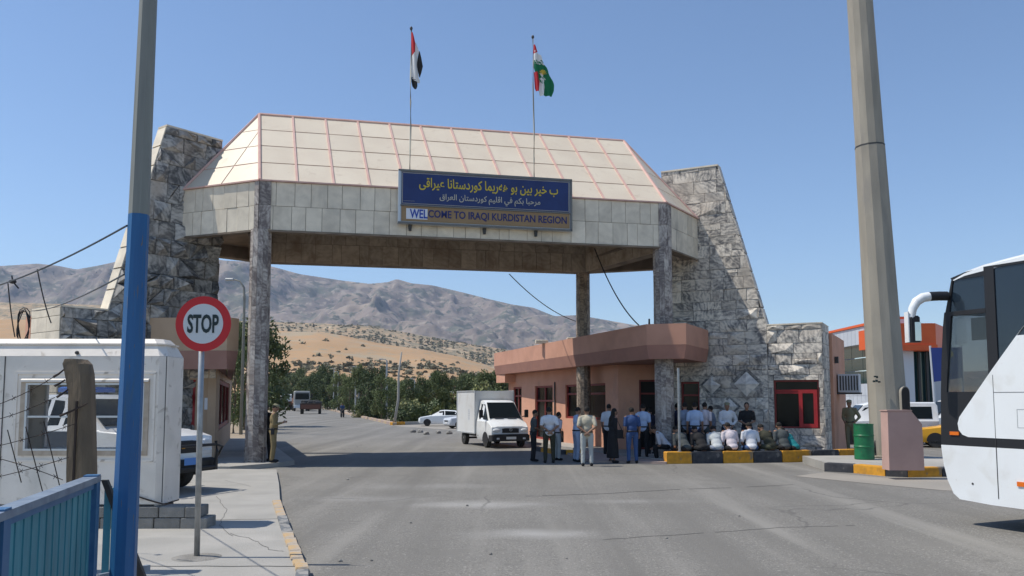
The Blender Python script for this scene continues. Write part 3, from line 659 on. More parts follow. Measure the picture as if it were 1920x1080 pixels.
# ---- roof
RL = v3(A, 0) + Vector((-1.03, 3.1, ZR)); RRg = v3(B, 0) + Vector((-1.05, 3.12, ZR)); E_ = .02
rp = {k: v3(p, ZT + .01) for k, p in dict(A=A, B=B, C=C_, D=D, AL=AL, BR=BR, DL=DL, DR=DR_).items()}
mb = MB(); vs = [rp[k] for k in ('A', 'B', 'BR', 'DR', 'C', 'D', 'DL', 'AL')] + [RL, RRg]
mb.add(vs, [(0, 1, 9, 8), (1, 2, 9), (2, 3, 9), (3, 4, 9), (4, 5, 8, 9), (5, 6, 8), (6, 7, 8), (7, 0, 8), (7, 6, 5, 4, 3, 2, 1, 0)])
roof = mb.build('roof', M['roof_pink'], gate)
def face_frame(P, Q, Rr):
    e1 = (Q - P).normalized(); n = e1.cross(Rr - P).normalized(); e2 = n.cross(e1).normalized(); return e1, e2, n
def plane_clad(P, Q, poly3, nx, nz, gap):
    e1, e2, n = face_frame(P, Q, poly3[-1]); pl = [((p - P).dot(e1), (p - P).dot(e2)) for p in poly3]
    W_ = (Q - P).length; H_ = max(p[1] for p in pl)
    sh = (pl[-1][0]) / H_ if len(poly3) == 4 else 0.
    cells = []
    for j in range(nz):
        for i in range(nx) if len(poly3) == 4 else range(-2 * nx, 3 * nx):
            x0, x1 = W_ * i / nx, W_ * (i + 1) / nx; z0, z1 = H_ * j / nz, H_ * (j + 1) / nz
            cells.append([(x0 + sh * z0, z0), (x1 + sh * z0, z0), (x1 + sh * z1, z1), (x0 + sh * z1, z1)])
    clad(roof, P, e1, (n, e2), pl, cells, M['roof_cream'], 'roof_sheet', gap, -.004, lambda c: (.02, .004, 0), .03)
    return e1, e2, n, pl, W_, H_, sh
e1, e2, n, pl, W_, H_, sh = plane_clad(rp['A'], rp['B'], [rp['A'], rp['B'], RRg, RL], 12, 4, .055)
mbr = []
for i in range(1, 12):
    mb = MB(); a = rp['A'] + e1 * (W_ * i / 12) + n * .01; b = a + e1 * sh * H_ + e2 * H_; q = e1 * .035
    mb.slab([a - q, a + q, b + q, b - q], n * .045); mb.build('roof_rib', M['roof_pink'], roof)
for P, Q, T3 in ((rp['AL'], rp['A'], RL), (rp['B'], rp['BR'], RRg)): plane_clad(P, Q, [P, Q, T3], 2, 4, .05)
for P, Q in (((rp['A'], RL)), ((rp['B'], RRg)), ((rp['AL'], RL)), ((rp['BR'], RRg)), ((RL, RRg))):
    mb = MB(); mb.tube([P + Vector((0, -.01, .03)), Q + Vector((0, -.01, .03))], .055, 6); mb.build('hip_flashing', M['roof_pink'], roof)
for P, Q in ((AL, A), (A, B), (B, BR)):
    d = (Q - P).normalized(); nn = Vector((d.y, -d.x)); mb = MB(); mb.prism(ccw([tuple(P + nn * .07), tuple(Q + nn * .07), tuple(Q - nn * .12), tuple(P - nn * .12)]), ZT + .005, ZT + .05); mb.build('eaves_flashing', M['roof_pink'], roof)
# ---- welcome sign on the front fascia
nf = Vector((u.y, -u.x)); PS = A + nf * .22; ux = v3(u, 0); nz3 = v3(nf, 0)
t0, zt0 = OP(747, 321, PS, u); t1, zt1 = OP(1072, 333, PS, u); t0b, zb0 = OP(747, 424, PS, u); t1b, zb1 = OP(1072, 429, PS, u)
st, sb_ = (zt0 + zt1) / 2, (zb0 + zb1) / 2; sgc = (t0 + t1) / 2; SW = t1 - t0; SH = st - sb_
wsg = empty('welcome_sign', v3(PS + u * sgc, sb_), 'long navy and tan welcome board with yellow lettering on the gate front', 'sign')
O3 = lambda x, z, d=0.: v3(PS, 0) + ux * (t0 + x * SW) + Vector((0, 0, sb_ + z * SH)) + nz3 * d
def sbox(x0, x1, z0, z1, d0, d1, m, name, parent): mb = MB(); mb.slab([O3(x0, z0, d0), O3(x1, z0, d0), O3(x1, z1, d0), O3(x0, z1, d0)], nz3 * (d1 - d0)); return mb.build(name, M[m], parent)
sbox(0, 1, 0, 1, -.14, 0, 'frame_alu', 'board', wsg)
nb = sbox(.018, .985, .36, .955, .002, .02, 'sign_navy', 'navy_panel', wsg); gb = sbox(.018, .985, .05, .325, .002, .02, 'sign_gold', 'tan_panel', wsg)
for (x0, x1, z0, z1) in ((0, 1, .965, 1), (0, 1, 0, .035), (0, .012, 0, 1), (.99, 1, 0, 1), (.012, .99, .328, .352)): sbox(x0, x1, z0, z1, .003, .05, 'frame_alu' if x1 < .1 else 'frame_dark', 'frame', wsg)  # left bar paler, its sunlit edge put into the colour
for z0 in (.372, .935): sbox(.024, .98, z0, z0 + .007, .021, .026, 'sign_cream', 'border_line', nb)
for x0 in (.022, .979): sbox(x0, x0 + .0025, .38, .935, .021, .026, 'sign_cream', 'border_line', nb)
text(shape('ب خیر بین بو هەریما کوردستانا عیراقى'), 1, 'sign_yellow', 'lettering', nb, O3(.515, .75, .022), ux, (0, 0, 1), SW * .80, SH * .235, .014)
text(shape('مرحبا بكم في اقليم كوردستان العراق'), 1, 'sign_cream', 'lettering', nb, O3(.52, .50, .022), ux, (0, 0, 1), SW * .58, SH * .17, .010)
text('..........', 1, 'sign_cream', 'small_dots', nb, O3(.06, .42, .022), ux, (0, 0, 1), SW * .06, SH * .008)
sbox(.045, .163, .09, .285, .021, .024, 'patch', 'white_patch', gb)
wl = text('WEL', 1, 'sign_bright_blue', 'lettering', gb, O3(.114, .19, .026), ux, (0, 0, 1), SW * .098, SH * .165, .022)
text('COME TO IRAQI KURDISTAN REGION', 1, 'sign_blue', 'lettering', gb, O3(.567, .19, .022), ux, (0, 0, 1), SW * .80, SH * .165, .018)
for x in (.07, .49, .79): mb = MB(); p = O3(x, 0, -.1); mb.slab([p + ux * -.06, p + ux * .06, p + ux * .04 - Vector((0, 0, .2)), p - ux * .04 - Vector((0, 0, .2))], nz3 * -.08); mb.build('bracket', M['dark_steel'], wsg)
# ---- flagpoles and flags
def flagpole(pxb, pyb, pxt, pyt, lab):
    tb, zb_ = OP(pxb, pyb, PS - nf * .12, u); tt, zt_ = OP(pxt, pyt, PS - nf * .12, u); b = v3(PS - nf * .12 + u * tb, sb_); t = v3(PS - nf * .12 + u * tt, zt_)
    r = empty('flagpole', b, lab, 'flagpole'); mb = MB(); n = 8
    mb.tube([b.lerp(t, k / n) + ux * math.sin(k * 1.9) * .012 for k in range(n + 1)], [.032 - .012 * k / n for k in range(n + 1)], 8); mb.build('pole', M['grey_pole'], r, True)
    mb = MB(); mb.ell(t + Vector((0, 0, .05)), (.05, .05, .07), 8, 6); mb.build('finial', M['dark_steel'], r, True)
    mb = MB(); mb.box(-.05, .05, -.05, .05, 0, .3); 
    return b, t
b1, tp1 = flagpole(768, 420, 771, 56, 'thin steel flagpole above the left end of the welcome board')
b2, tp2 = flagpole(1003, 425, 999, 72, 'thin steel flagpole above the right part of the welcome board')
def flag(name, P, shapes, label):
    """hanging cloth: rows of (zfrac, list of (x, mat)) boundaries; folded in depth"""
    root = empty(name, P, label, 'flag')
    for (nm, m, pts) in shapes:
        mb = MB(); rows = []
        for (x0, x1, z) in pts:
            row = []
            for k in range(7):
                x = x0 + (x1 - x0) * k / 6; row.append(P + ux * x + Vector((0, 0, z)) + nz3 * (.05 * math.sin(x * 34 + z * 2.2) + .05))
            rows.append(row)
        vs = [p for r_ in rows for p in r_] ; n0 = len(vs); vs += [p - nz3 * .012 for p in vs]; fs = []
        for j in range(len(rows) - 1):
            for k in range(6):
                a = j * 7 + k; fs += [(a, a + 1, a + 8, a + 7), (n0 + a, n0 + a + 7, n0 + a + 8, n0 + a + 1)]
        mb.add(vs, fs); mb.build(nm, M[m], root, True)
    return root
def px2(P, px, py):
    t, z = OP(px, py, Vector((P.x, P.y)), u); return t, z - P.z
def rowsfrom(P, rows, n=9):
    """rows given in photo pixels (xl, xr, y) resampled"""
    out = []
    for (a, b) in zip(rows, rows[1:]):
        for k in range(3):
            t = k / 3; xl, xr, y = [a[i] + (b[i] - a[i]) * t for i in range(3)]; p, q = px2(P, xl, y), px2(P, xr, y); out.append((p[0], q[0], (p[1] + q[1]) / 2))
    xl, xr, y = rows[-1]; p, q = px2(P, xl, y), px2(P, xr, y); out.append((p[0], q[0], (p[1] + q[1]) / 2)); return out
F1 = tp1; flag('flag', F1, [('red_stripe', 'flag_red', rowsfrom(F1, [(771, 773, 62), (771, 779, 82), (770.5, 778, 98), (770.5, 772, 106)])),
    ('white_stripe', 'flag_white', rowsfrom(F1, [(779, 780, 80), (778, 785, 98), (772, 783, 106), (770.5, 782, 120), (771, 785, 145), (776, 787, 152), (782, 787, 156)])),
    ('upper_black_stripe', 'flag_black', rowsfrom(F1, [(785, 786, 98), (783, 790, 110), (781, 793, 124), (785, 789, 140), (786, 787, 146)])),
    ('lower_black_stripe', 'flag_black', rowsfrom(F1, [(771, 772, 144), (771, 782, 154), (773, 782.5, 162), (778, 780, 169)]))], 'red white and black flag drooping from the left flagpole')
F2 = tp2; fl2 = flag('flag', F2, [('red_stripe', 'flag_red', rowsfrom(F2, [(1000, 1001.5, 85), (1000, 1008, 97), (1000, 1003, 101)])),
    ('white_stripe', 'flag_white', rowsfrom(F2, [(1001, 1004, 96), (1000.5, 1013, 105), (1001, 1019, 118), (1003, 1021, 122)])),
    ('green_stripe', 'flag_green', rowsfrom(F2, [(1001, 1017, 114), (1001, 1024, 128), (1004, 1031, 142), (1016, 1038, 160), (1019, 1037, 172), (1018, 1034, 181)])),
    ('lower_red_stripe', 'flag_red', rowsfrom(F2, [(1001, 1010, 136), (1002, 1012, 152), (1003, 1011, 166), (1005, 1009, 172)])),
    ('lower_white_stripe', 'flag_white', rowsfrom(F2, [(1009, 1019, 138), (1012, 1023, 150), (1011, 1021, 162), (1009, 1019, 172), (1012, 1018, 180)]))], 'red white and green flag drooping from the right flagpole')
t_, z_ = px2(F2, 1016, 143); mb = MB(); cc = F2 + ux * t_ + Vector((0, 0, z_)) + nz3 * .13
for k in range(7):
    a = math.pi * (.1 + .8 * k / 6); mb.slab([cc, cc + ux * (.14 * math.cos(a) - .02) + Vector((0, 0, .18 * math.sin(a))), cc + ux * (.14 * math.cos(a) + .02) + Vector((0, 0, .18 * math.sin(a)))], nz3 * .006)
mb.build('sun_emblem', M['flag_sun'], fl2)
# ---- wing walls
def wing(P0, d, nrm, tall, low, depthT, m_face, name, label, style, holes, rowh, diamonds=()):
    """P0 on the wall face, d unit along outward, nrm facing the camera. tall/low convex polygons in (t,z)"""
    root = empty(name, v3(P0 + d * 1.0, 0), label, 'wall'); dv = v3(d, 0); nv = v3(nrm, 0); P = v3(P0, 0)
    ts = [p[0] for p in tall + low]; lo_t, hi_t = min(ts), max(ts)
    for poly, nm, T in ((tall, 'wall_core', .5), (low, 'low_wall_core', depthT)):
        sub = subtract([poly], holes)
        for q in sub:
            mb = MB(); mb.slab([P + dv * x + Vector((0, 0, z)) - nv * .10 for x, z in q], -nv * (T - .10)); mb.build(nm, M['mortar'], root)
    z = 0.02; top = max(p[1] for p in tall); k = 0
    while z < top:
        h = rowh * rng.uniform(.8, 1.25); x = lo_t - rng.uniform(0, .5); row = []
        zz = z; slope = 0
        while x < hi_t:
            w = rng.uniform(.45, 1.15) * (1 if style == 'course' else .85)
            if style == 'rough' and rng.random() < .45:
                # split the cell by a diagonal: two triangular rocks
                a, b, c, e = (x, z), (x + w, z), (x + w, z + h), (x, z + h)
                row += ([[a, b, c], [a, c, e]] if rng.random() < .5 else [[a, b, e], [b, c, e]])
            elif style == 'course' and rng.random() < .12 and h > .3: row += [[(x, z), (x + w, z), (x + w, z + h / 2), (x, z + h / 2)], [(x, z + h / 2), (x + w, z + h / 2), (x + w, z + h), (x, z + h)]]
            else: row.append([(x, z), (x + w, z), (x + w, z + h), (x, z + h)])
            x += w
        if style == 'rough': dep = lambda c: (rng.uniform(.0, .05), .05, rng.uniform(.10, .34) * (1.1 if c[1] < 8 else .5) if rng.random() < .72 else 0)
        else: dep = lambda c: (rng.uniform(0, .012), .02, rng.uniform(.03, .09) if (c[1] < 5.5 and rng.random() < .35) or rng.random() < .05 else 0)
        clad(root, P, dv, nv, tall, row, M[m_face], 'stone', .012, .10, dep, .02, holes)
        # keep the low wall cells that lie outside the tall polygon
        lowc = [c for c in row]
        clad(root, P, dv, nv, low, lowc, M[m_face], 'stone', .012, .10, dep, .02, holes)
        z += h
    for (t, zc, r) in diamonds:
        c = P + dv * t + Vector((0, 0, zc)); rb_ = r * 1.35
        mb = MB(); mb.slab([c + dv * rb_ - nv * .02, c + Vector((0, 0, rb_)) - nv * .02, c - dv * rb_ - nv * .02, c - Vector((0, 0, rb_)) - nv * .02], nv * .045); mb.build('diamond_border', M['stone_dark'], root)
        mb = MB(); q = [c + dv * r + nv * .03, c + Vector((0, 0, r)) + nv * .03, c - dv * r + nv * .03, c - Vector((0, 0, r)) + nv * .03]
        bk = [p - nv * .12 for p in q]; q.append(c + nv * .20); mb.add(bk + q, [(i, (i + 1) % 4, 4 + (i + 1) % 4, 4 + i) for i in range(4)] + [(4 + i, 4 + (i + 1) % 4, 8) for i in range(4)]); mb.build('diamond_stone', M['diamond'], root)
    return root, P, dv, nv
dL = Vector((-.611, -.792)); dL.normalize(); nL = Vector((.792, -.611)); dRt = Vector((.89, -.456)); dRt.normalize(); nRt = Vector((-.456, -.89))
def onL(px, py): return OP(px, py, AL, dL)
def onR(px, py): return OP(px, py, BR, dRt)
a_ = onL(313, 237); b_ = onL(206, 582); c_ = onL(115, 576); ZW = a_[1]; ZL = (b_[1] + c_[1]) / 2
print('L', a_, b_, c_, onL(413, 480), onL(425, 268)); ar, br, cr = onR(1345, 311), onR(1440, 605), onR(1540, 606); print('R', ar, br, cr)
slope = .5 * ((b_[0] - a_[0]) / (a_[1] - ZL) + (br[0] - ar[0]) / (ar[1] - ZL))
def wallpolys(t_top, t_in, t_end, zw):
    t_mid = t_top + slope * (zw - ZL)
    return [(t_in, 0), (t_mid, 0), (t_mid, ZL), (t_top, zw), (t_in, zw)], [(t_mid, 0), (t_end, 0), (t_end, ZL), (t_mid, ZL)]
tall, low = wallpolys(a_[0], -1.4, c_[0], ZW)
doorL = (onL(338, 760)[0], onL(338, 760)[0] + .01, 0, 0)
wL, PL_, dLv, nLv = wing(AL, dL, nL, tall, low, 1.9, 'stone_dark', 'stone_wall', 'leaning dark rough-stone wall at the left end of the gate', 'rough', [], .52)
tallR, lowR = wallpolys(ar[0], -1.4, cr[0], ar[1])
hx0, hz1 = onR(1450, 713); hx1, _ = onR(1535, 713); _, hz0 = onR(1490, 803)
w0 = onR(1276, 716); w1 = onR(1311, 716); w2 = onR(1290, 800)
HOLES = [(hx0, hx1, hz0, hz1), (w0[0], w1[0], max(.9, w2[1]), w0[1])]
dia = [(onR(1335, 722)[0], onR(1335, 722)[1], .34), (onR(1400, 720)[0], onR(1400, 720)[1], .46), (onR(1368, 762)[0], onR(1368, 762)[1], .3)]
wR, PR_, dRv, nRv = wing(BR, dRt, nRt, tallR, lowR, 1.9, 'stone_light', 'stone_wall', 'leaning veined-marble wall at the right end of the gate', 'course', HOLES, .40, dia)
# edge cladding (left one paler, its sunlight put into the colour) on the slanted ends and the end faces of the low walls
def slant(root, P, dv, nv, poly, m, low_end, T=.5, Tl=1.9):
    t_mid, t_top, zw = poly[1][0], poly[3][0], poly[3][1]
    n = 9
    for k in range(n):
        f0, f1 = k / n + .004, (k + 1) / n - .004; q = []
        for f, dd in ((f0, 0), (f1, 0), (f1, 1), (f0, 1)):
            q.append(P + dv * (t_mid + (t_top - t_mid) * f + .03) + Vector((0, 0, ZL + (zw - ZL) * f)) - nv * (dd * T))
        mb = MB(); mb.slab(q, dv * -.035); mb.build('edge_stone', M[m], root)
    k = 0; z = 0.02
    while z < ZL - .05:
        h = min(.45, ZL - z)
        for a, b in ((0, .45), (.45, 1)):
            q = [P + dv * (low_end + .03) + Vector((0, 0, zz)) - nv * (Tl * f) for f, zz in ((a + .004, z + .008), (b - .004, z + .008), (b - .004, z + h - .008), (a + .004, z + h - .008))]
            mb = MB(); mb.slab(q, dv * -.035); mb.build('edge_stone', M[m], root)
        z += h
    # coping
    mb = MB(); a, b = P + dv * (low_end + .03), P + dv * t_mid; up = Vector((0, 0, ZL + .002))
    mb.slab([a + up + nv * .03, b + up + nv * .03, b + up - nv * Tl, a + up - nv * Tl], Vector((0, 0, .05))); mb.build('coping', M['fascia'], root)
    a, b = P + dv * (t_top + .02), P + dv * poly[0][0]; up = Vector((0, 0, zw + .002)); mb = MB()
    mb.slab([a + up + nv * .03, b + up + nv * .03, b + up - nv * T, a + up - nv * T], Vector((0, 0, .06))); mb.build('coping', M['fascia'], root)
slant(wL, PL_, dLv, nLv, tall, 'fascia', low[1][0]); slant(wR, PR_, dRv, nRv, tallR, 'stone_light', lowR[1][0])
# red framed shop window in the low right wall, and the dark one beside the column
def window(root, P, dv, nv, t0, t1, z0, z1, mframe, mglass, nv_bars=(), nh_bars=(), name='window', rec=.16, fw=.07, w=None):
    mb = MB(); g = [P + dv * x + Vector((0, 0, z)) - nv * (rec + .02) for x, z in ((t0, z0), (t1, z0), (t1, z1), (t0, z1))]; mb.slab(g, -nv * .02); gl = mb.build(name, M[mglass], root)
    for (a, b, c, d) in [(t0, t0 + fw, z0, z1), (t1 - fw, t1, z0, z1), (t0 + fw, t1 - fw, z1 - fw, z1), (t0 + fw, t1 - fw, z0, z0 + fw)]:
        mb = MB(); mb.slab([P + dv * x + Vector((0, 0, z)) - nv * (rec + .018) for x, z in ((a, c), (b, c), (b, d), (a, d))], nv * .07); mb.build('frame', M[mframe], gl)
    for f in nv_bars:
        x = t0 + (t1 - t0) * f; mb = MB(); mb.slab([P + dv * (x + s) + Vector((0, 0, z)) - nv * (rec + .016) for s, z in ((-fw / 2, z0 + fw), (fw / 2, z0 + fw), (fw / 2, z1 - fw), (-fw / 2, z1 - fw))], nv * .055); mb.build('frame', M[mframe], gl)
    for f in nh_bars:
        z = z0 + (z1 - z0) * f; mb = MB(); mb.slab([P + dv * x + Vector((0, 0, z + s)) - nv * (rec + .014) for x, s in ((t0 + fw, -fw / 2), (t1 - fw, -fw / 2), (t1 - fw, fw / 2), (t0 + fw, fw / 2))], nv * .05); mb.build('frame', M[mframe], gl)
    return gl
window(wR, PR_, dRv, nRv, hx0, hx1, hz0, hz1, 'dark_red', 'glass_dark', (), (), fw=.06)
window(wR, PR_ , dRv, nRv, hx0 + (hx1 - hx0) * .55, hx1 - .07, hz0 + .03, hz0 + (hz1 - hz0) * .80, 'red_paint', 'glass_dark', (), (), name='door', rec=.09, fw=.13)
window(wR, PR_ , dRv, nRv, hx0 + .05, hx0 + (hx1 - hx0) * .56, hz0 + (hz1 - hz0) * .72, hz0 + (hz1 - hz0) * .80, 'red_paint', 'red_paint', (), (), name='transom', rec=.10, fw=.03)
window(wR, PR_, dRv, nRv, HOLES[1][0], HOLES[1][1], HOLES[1][2], HOLES[1][3], 'dark_red', 'glass_dark', (), (.7,))
# ---------------------------------------------------------------- side buildings
def wallbox(root, pts, z0, z1, m, name="wall", label=None):
    mb = MB(); mb.prism(ccw([(p[0], p[1]) for p in pts]), z0, z1); return mb.build(name, M[m], root, label=label)
def canopy(root, path, depth_side, z_top, z_mid, z_bot, m1, m2, m3):
    """fascia following path (outer line), upper vertical band and lower inward sloping band, flat roof inside"""
    n = len(path); ins = []
    for i, p in enumerate(path):
        d = (path[min(i + 1, n - 1)] - path[max(i - 1, 0)]).normalized(); ins.append(p + Vector((-d.y, d.x)) * depth_side * .30)
    for i in range(n - 1):
        p, q, a, b = path[i], path[i + 1], ins[i], ins[i + 1]
        mb = MB(); mb.loft([[v3(p, z_mid), v3(q, z_mid), v3(b, z_mid), v3(a, z_mid)], [v3(p, z_top), v3(q, z_top), v3(b, z_top), v3(a, z_top)]]); mb.build('fascia', M[m1], root)
        mb = MB(); mb.loft([[v3(p.lerp(a, .3), z_bot), v3(q.lerp(b, .3), z_bot), v3(b, z_bot), v3(a, z_bot)], [v3(p, z_mid - .003), v3(q, z_mid - .003), v3(b, z_mid - .003), v3(a, z_mid - .003)]]); mb.build('lower_fascia', M[m2], root)
VD = Vector((-.325, .946)); VN = Vector((.946, .325))
# right building
K = [Vector((-1.0, 46.4)), Vector((2.36, 35.5)), Vector((4.62, 28.45)), Vector((5.9, 28.05)), Vector((7.35, 31.0))]
rb = empty('customs_office', v3(Vector((3.5, 38)), 0), 'salmon-pink office with red framed windows and a deep canopy right of the road', 'building')
canopy(rb, K, 1., 4.65, 3.93, 3.45, 'canopy_pink', 'pink_band', 0)
roofpts = [K[0] + VN * .32, K[1] + VN * .31, K[2] + VN * .3 + VD * .1, K[3] + Vector((-.1, .35)), K[4] + Vector((-.25, .1)), Vector((9.5, 36)), Vector((4.2, 50))]
wallbox(rb, roofpts, 4.35, 4.48, 'soffit', 'roof'); wallbox(rb, [p + Vector((0, 0)) for p in roofpts], 3.47, 3.55, 'pink_band', 'canopy_soffit')
mb = MB(); mb.prism(ccw([tuple(K[0] + VN * .1 + VD * -.1), tuple(K[0] + VN * .1 - VD * 1.6), tuple(K[0] + VN * 1. - VD * 1.6), tuple(K[0] + VN * 1. - VD * .1)]), 3.0, 3.44); mb.build('hanging_beam', M['pink'], rb)
W0 = Vector((3.45, 35.6)); Wn = W0 - VD * 2.45; Wf = W0 + VD * 11.2
def onW(px, py): return OP(px, py, W0, VD)
wP = v3(W0, 0); vd3 = v3(VD, 0); vn3 = -v3(VN, 0)
HW = []
for x0, x1, yt, yb in ((1003, 1036, 718, 800), (1060, 1135, 717, 786)):
    ta, za = onW(x1, yt); tb, _ = onW(x0, yt); _, zb2 = onW((x0 + x1) / 2, yb); HW.append((ta, tb, max(.5, zb2) if x0 > 1050 else .12, min(2.75, za)))
tdoor, _ = onW(962, 730); te, _ = onW(978, 730); HW.append((te, tdoor, 1.0, 2.75))
def holed_wall(root, P, dv, nv, t0, t1, z0, z1, holes, m, th=.25, name='wall', label=None):
    mb = MB()
    for q in subtract([[(t0, z0), (t1, z0), (t1, z1), (t0, z1)]], holes): mb.slab([P + dv * x + Vector((0, 0, z)) for x, z in q], -nv * th)
    return mb.build(name, M[m], root, label=label)
holed_wall(rb, wP, vd3, vn3, -2.45, 11.2, .02, 3.46, HW, 'pink')
for h in HW: window(rb, wP, vd3, vn3, h[0], h[1], h[2], h[3], 'dark_red', 'glass_dark', (.5,) if h[1] - h[0] > 1.2 else (), (.72,), rec=.12, fw=.09)
# doorway wall turning back beside the front column, and the dark doorway
d2 = Vector((.93, -.12)).normalized(); W2 = Wn; n2 = Vector((d2.y, -d2.x)); t_a = OP(1199, 780, W2, d2)[0]; t_b = OP(1238, 780, W2, d2)[0]; zd = OP(1215, 712, W2, d2)[1]
holed_wall(rb, v3(W2, 0), v3(d2, 0), v3(n2, 0), .0, 2.6, .02, 3.46, [(t_a, t_b, .1, zd)], 'pink', name='recess_wall')
window(rb, v3(W2, 0), v3(d2, 0), v3(n2, 0), t_a, t_b, .1, zd, 'dark_red', 'dark', (), (.8,), name='door', rec=.15)
wallbox(rb, [Wf, Wf + VN * 6, Wf + VN * 6 - VD * 9, Wf - VD * .5 + VN * .5], .02, 3.45, 'pink', 'rear_wall')
for k, (px, py) in enumerate(((1078, 633), (1018, 644), (1040, 641))):
    p = Z(px, py, 36.2 + k * 2); mb = MB(); mb.cbox(p.x - .35, p.x + .25, p.y, p.y + .4, 4.66, 4.78 + .04 * k, .03); mb.build('roof_rubble', M['fascia'], rb)
# pipe on wall and antenna stub on canopy
mb = MB(); p = K[2].lerp(K[3], .1); mb.cyl(v3(p + Vector((0, .2)), 4.5), v3(p + Vector((0, .2)), 4.85), .04, .03, 8); mb.build('vent_pipe', M['black'], rb)
mb = MB(); a = wP + vd3 * onW(1042, 750)[0] + vn3 * .05; mb.cyl(a + Vector((0, 0, 1.3)), a + Vector((0, 0, 2.9)), .035, n=8); mb.build('wall_pipe', M['dark_steel'], rb)
# box building behind the right stone wall (pink end) + air conditioner
e0 = PR_ + dRv * (lowR[1][0] + .03) - nRv * 1.93; eb = empty('side_block', e0, 'pink plastered block behind the low marble wall right of the gate', 'building')
e2v = lambda a, b: Vector(((e0 + dRv * a - nRv * b).x, (e0 + dRv * a - nRv * b).y))
wallbox(eb, [e2v(.1, 0.), e2v(.1, 4.5), e2v(-5, 4.5), e2v(-5, 0.)], .02, 4.55, 'pink', 'wall')
mb = MB(); c = e0 + dRv * .12 - nRv * .6 + Vector((0, 0, 3.7)); mb.slab([c, c - nRv * .2, c - nRv * .2 - Vector((0, 0, .25)), c - Vector((0, 0, .25))], dRv * .12); mb.build('wall_lamp', M['dark_steel'], eb)
acp = e2v(.15, 1.2); ac = empty('air_conditioner', v3(acp, 2.3), 'grey box air conditioner hung on the pink side wall beside the green windows', 'air conditioner')
def acq(a, b, z): p = acp + Vector((dRv.x, dRv.y)) * a - Vector((nRv.x, nRv.y)) * b; return v3(p, z)
mb = MB(); mb.slab([acq(0, 0, 2.35), acq(.75, 0, 2.35), acq(.75, 0, 3.05), acq(0, 0, 3.05)], -nRv * .8); mb.build('case', M['clad'], ac)
for k in range(7): mb = MB(); x = .06 + k * .1; mb.slab([acq(x, 0, 2.42), acq(x + .05, 0, 2.42), acq(x + .05, 0, 2.98), acq(x, 0, 2.98)], nRv * .02); mb.build('grille_bar', M['dark_steel'], ac)
mb = MB(); mb.slab([acq(-.05, -.03, 2.27), acq(.78, -.03, 2.27), acq(.78, -.03, 2.34), acq(-.05, -.03, 2.34)], -nRv * .86); mb.build('shelf_bracket', M['dark_steel'], ac)
# left building
lb = empty('guard_office', (-11, 28, 0), 'beige and red-brown guard office under a canopy left of the road', 'building')
KL = [Vector((-11.7, 26.25)), Vector((-8.95, 26.0)), Vector((-8.75, 26.5)), Vector((-8.75, 26.5)) + VD * 16]
canopy(lb, KL, 1., 4.65, 3.60, 3.02, 'beige', 'pink_red', 0)
wallbox(lb, [KL[0] + Vector((.1, .3)), KL[1] + Vector((-.1, .3)), KL[3] + Vector((-.3, 0)), KL[3] + Vector((-4, 0))], 3.05, 3.12, 'pink_red', 'canopy_soffit')
wallbox(lb, [KL[0] + Vector((.1, .3)), KL[1] + Vector((-.1, .3)), KL[3] + Vector((-.3, 0)), KL[3] + Vector((-4, 0))], 4.3, 4.4, 'soffit', 'roof')
cn = G(401, 868); cf = G(430, 829); LN = Vector((cn.x, cn.y)); LV = (Vector((cf.x, cf.y)) - LN).normalized(); lv3 = v3(LV, 0); ln3 = v3(Vector((LV.y, -LV.x)), 0); LP = v3(LN, 0)
def onLW(px, py): return OP(px, py, LN, LV)
h = (onLW(411, 760)[0], onLW(430, 760)[0], onLW(420, 800)[1], min(2.8, onLW(415, 702)[1]))
holed_wall(lb, LP, lv3, ln3, 0, 15, .02, 3.05, [h], 'beige'); gl = window(lb, LP, lv3, ln3, h[0], h[1], h[2], h[3], 'dark_red', 'glass_dark', (.33, .66), (), rec=.1, fw=.16)
FW = Vector((-1, -.06)).normalized(); fv3 = v3(FW, 0); fn3 = Vector((.06, -1, 0)).normalized()
def onF(px, py): return OP(px, py, LN, FW)
hd = (onF(366, 760)[0], onF(336, 760)[0], .12, onF(350, 712)[1])
holed_wall(lb, LP, fv3, fn3, .0, 5, .02, 3.05, [hd], 'beige', name='front_wall'); window(lb, LP, fv3, fn3, hd[0], hd[1], hd[2], hd[3], 'red_paint', 'glass_dark', (), (.78, .45), name='door', fw=.12)
xa, za = onF(406, 684); xb, zb3 = onF(332, 709); mb = MB()
for k in range(3):
    x0 = xa + (xb - xa) * k / 3 + .01; x1 = xa + (xb - xa) * (k + 1) / 3 - .01; mb = MB(); mb.slab([LP + fv3 * x + Vector((0, 0, z)) + fn3 * .01 for x, z in ((x0, zb3), (x1, zb3), (x1, za), (x0, za))], fn3 * .04); mb.build('lintel_slab', M['stone_light'], lb)
xa, za = onF(393, 746); xb, zb3 = onF(383, 768); mb = MB(); mb.slab([LP + fv3 * x + Vector((0, 0, z)) + fn3 * .003 for x, z in ((xa, zb3), (xb, zb3), (xb, za), (xa, za))], fn3 * .006); mb.build('notice_paper', M['patch'], lb)
e0 = PL_ + dLv * (low[1][0] + .03) - nLv * 1.93; elb = empty('side_block', e0, 'pinkish plastered block behind the low stone wall at far left', 'building')
wallbox(elb, [Vector(((e0 + dLv * a - nLv * b).x, (e0 + dLv * a - nLv * b).y)) for a, b in ((0, 0), (0, .35), (-5, .35), (-5, 0))], .02, 4.6, 'pink', 'wall')
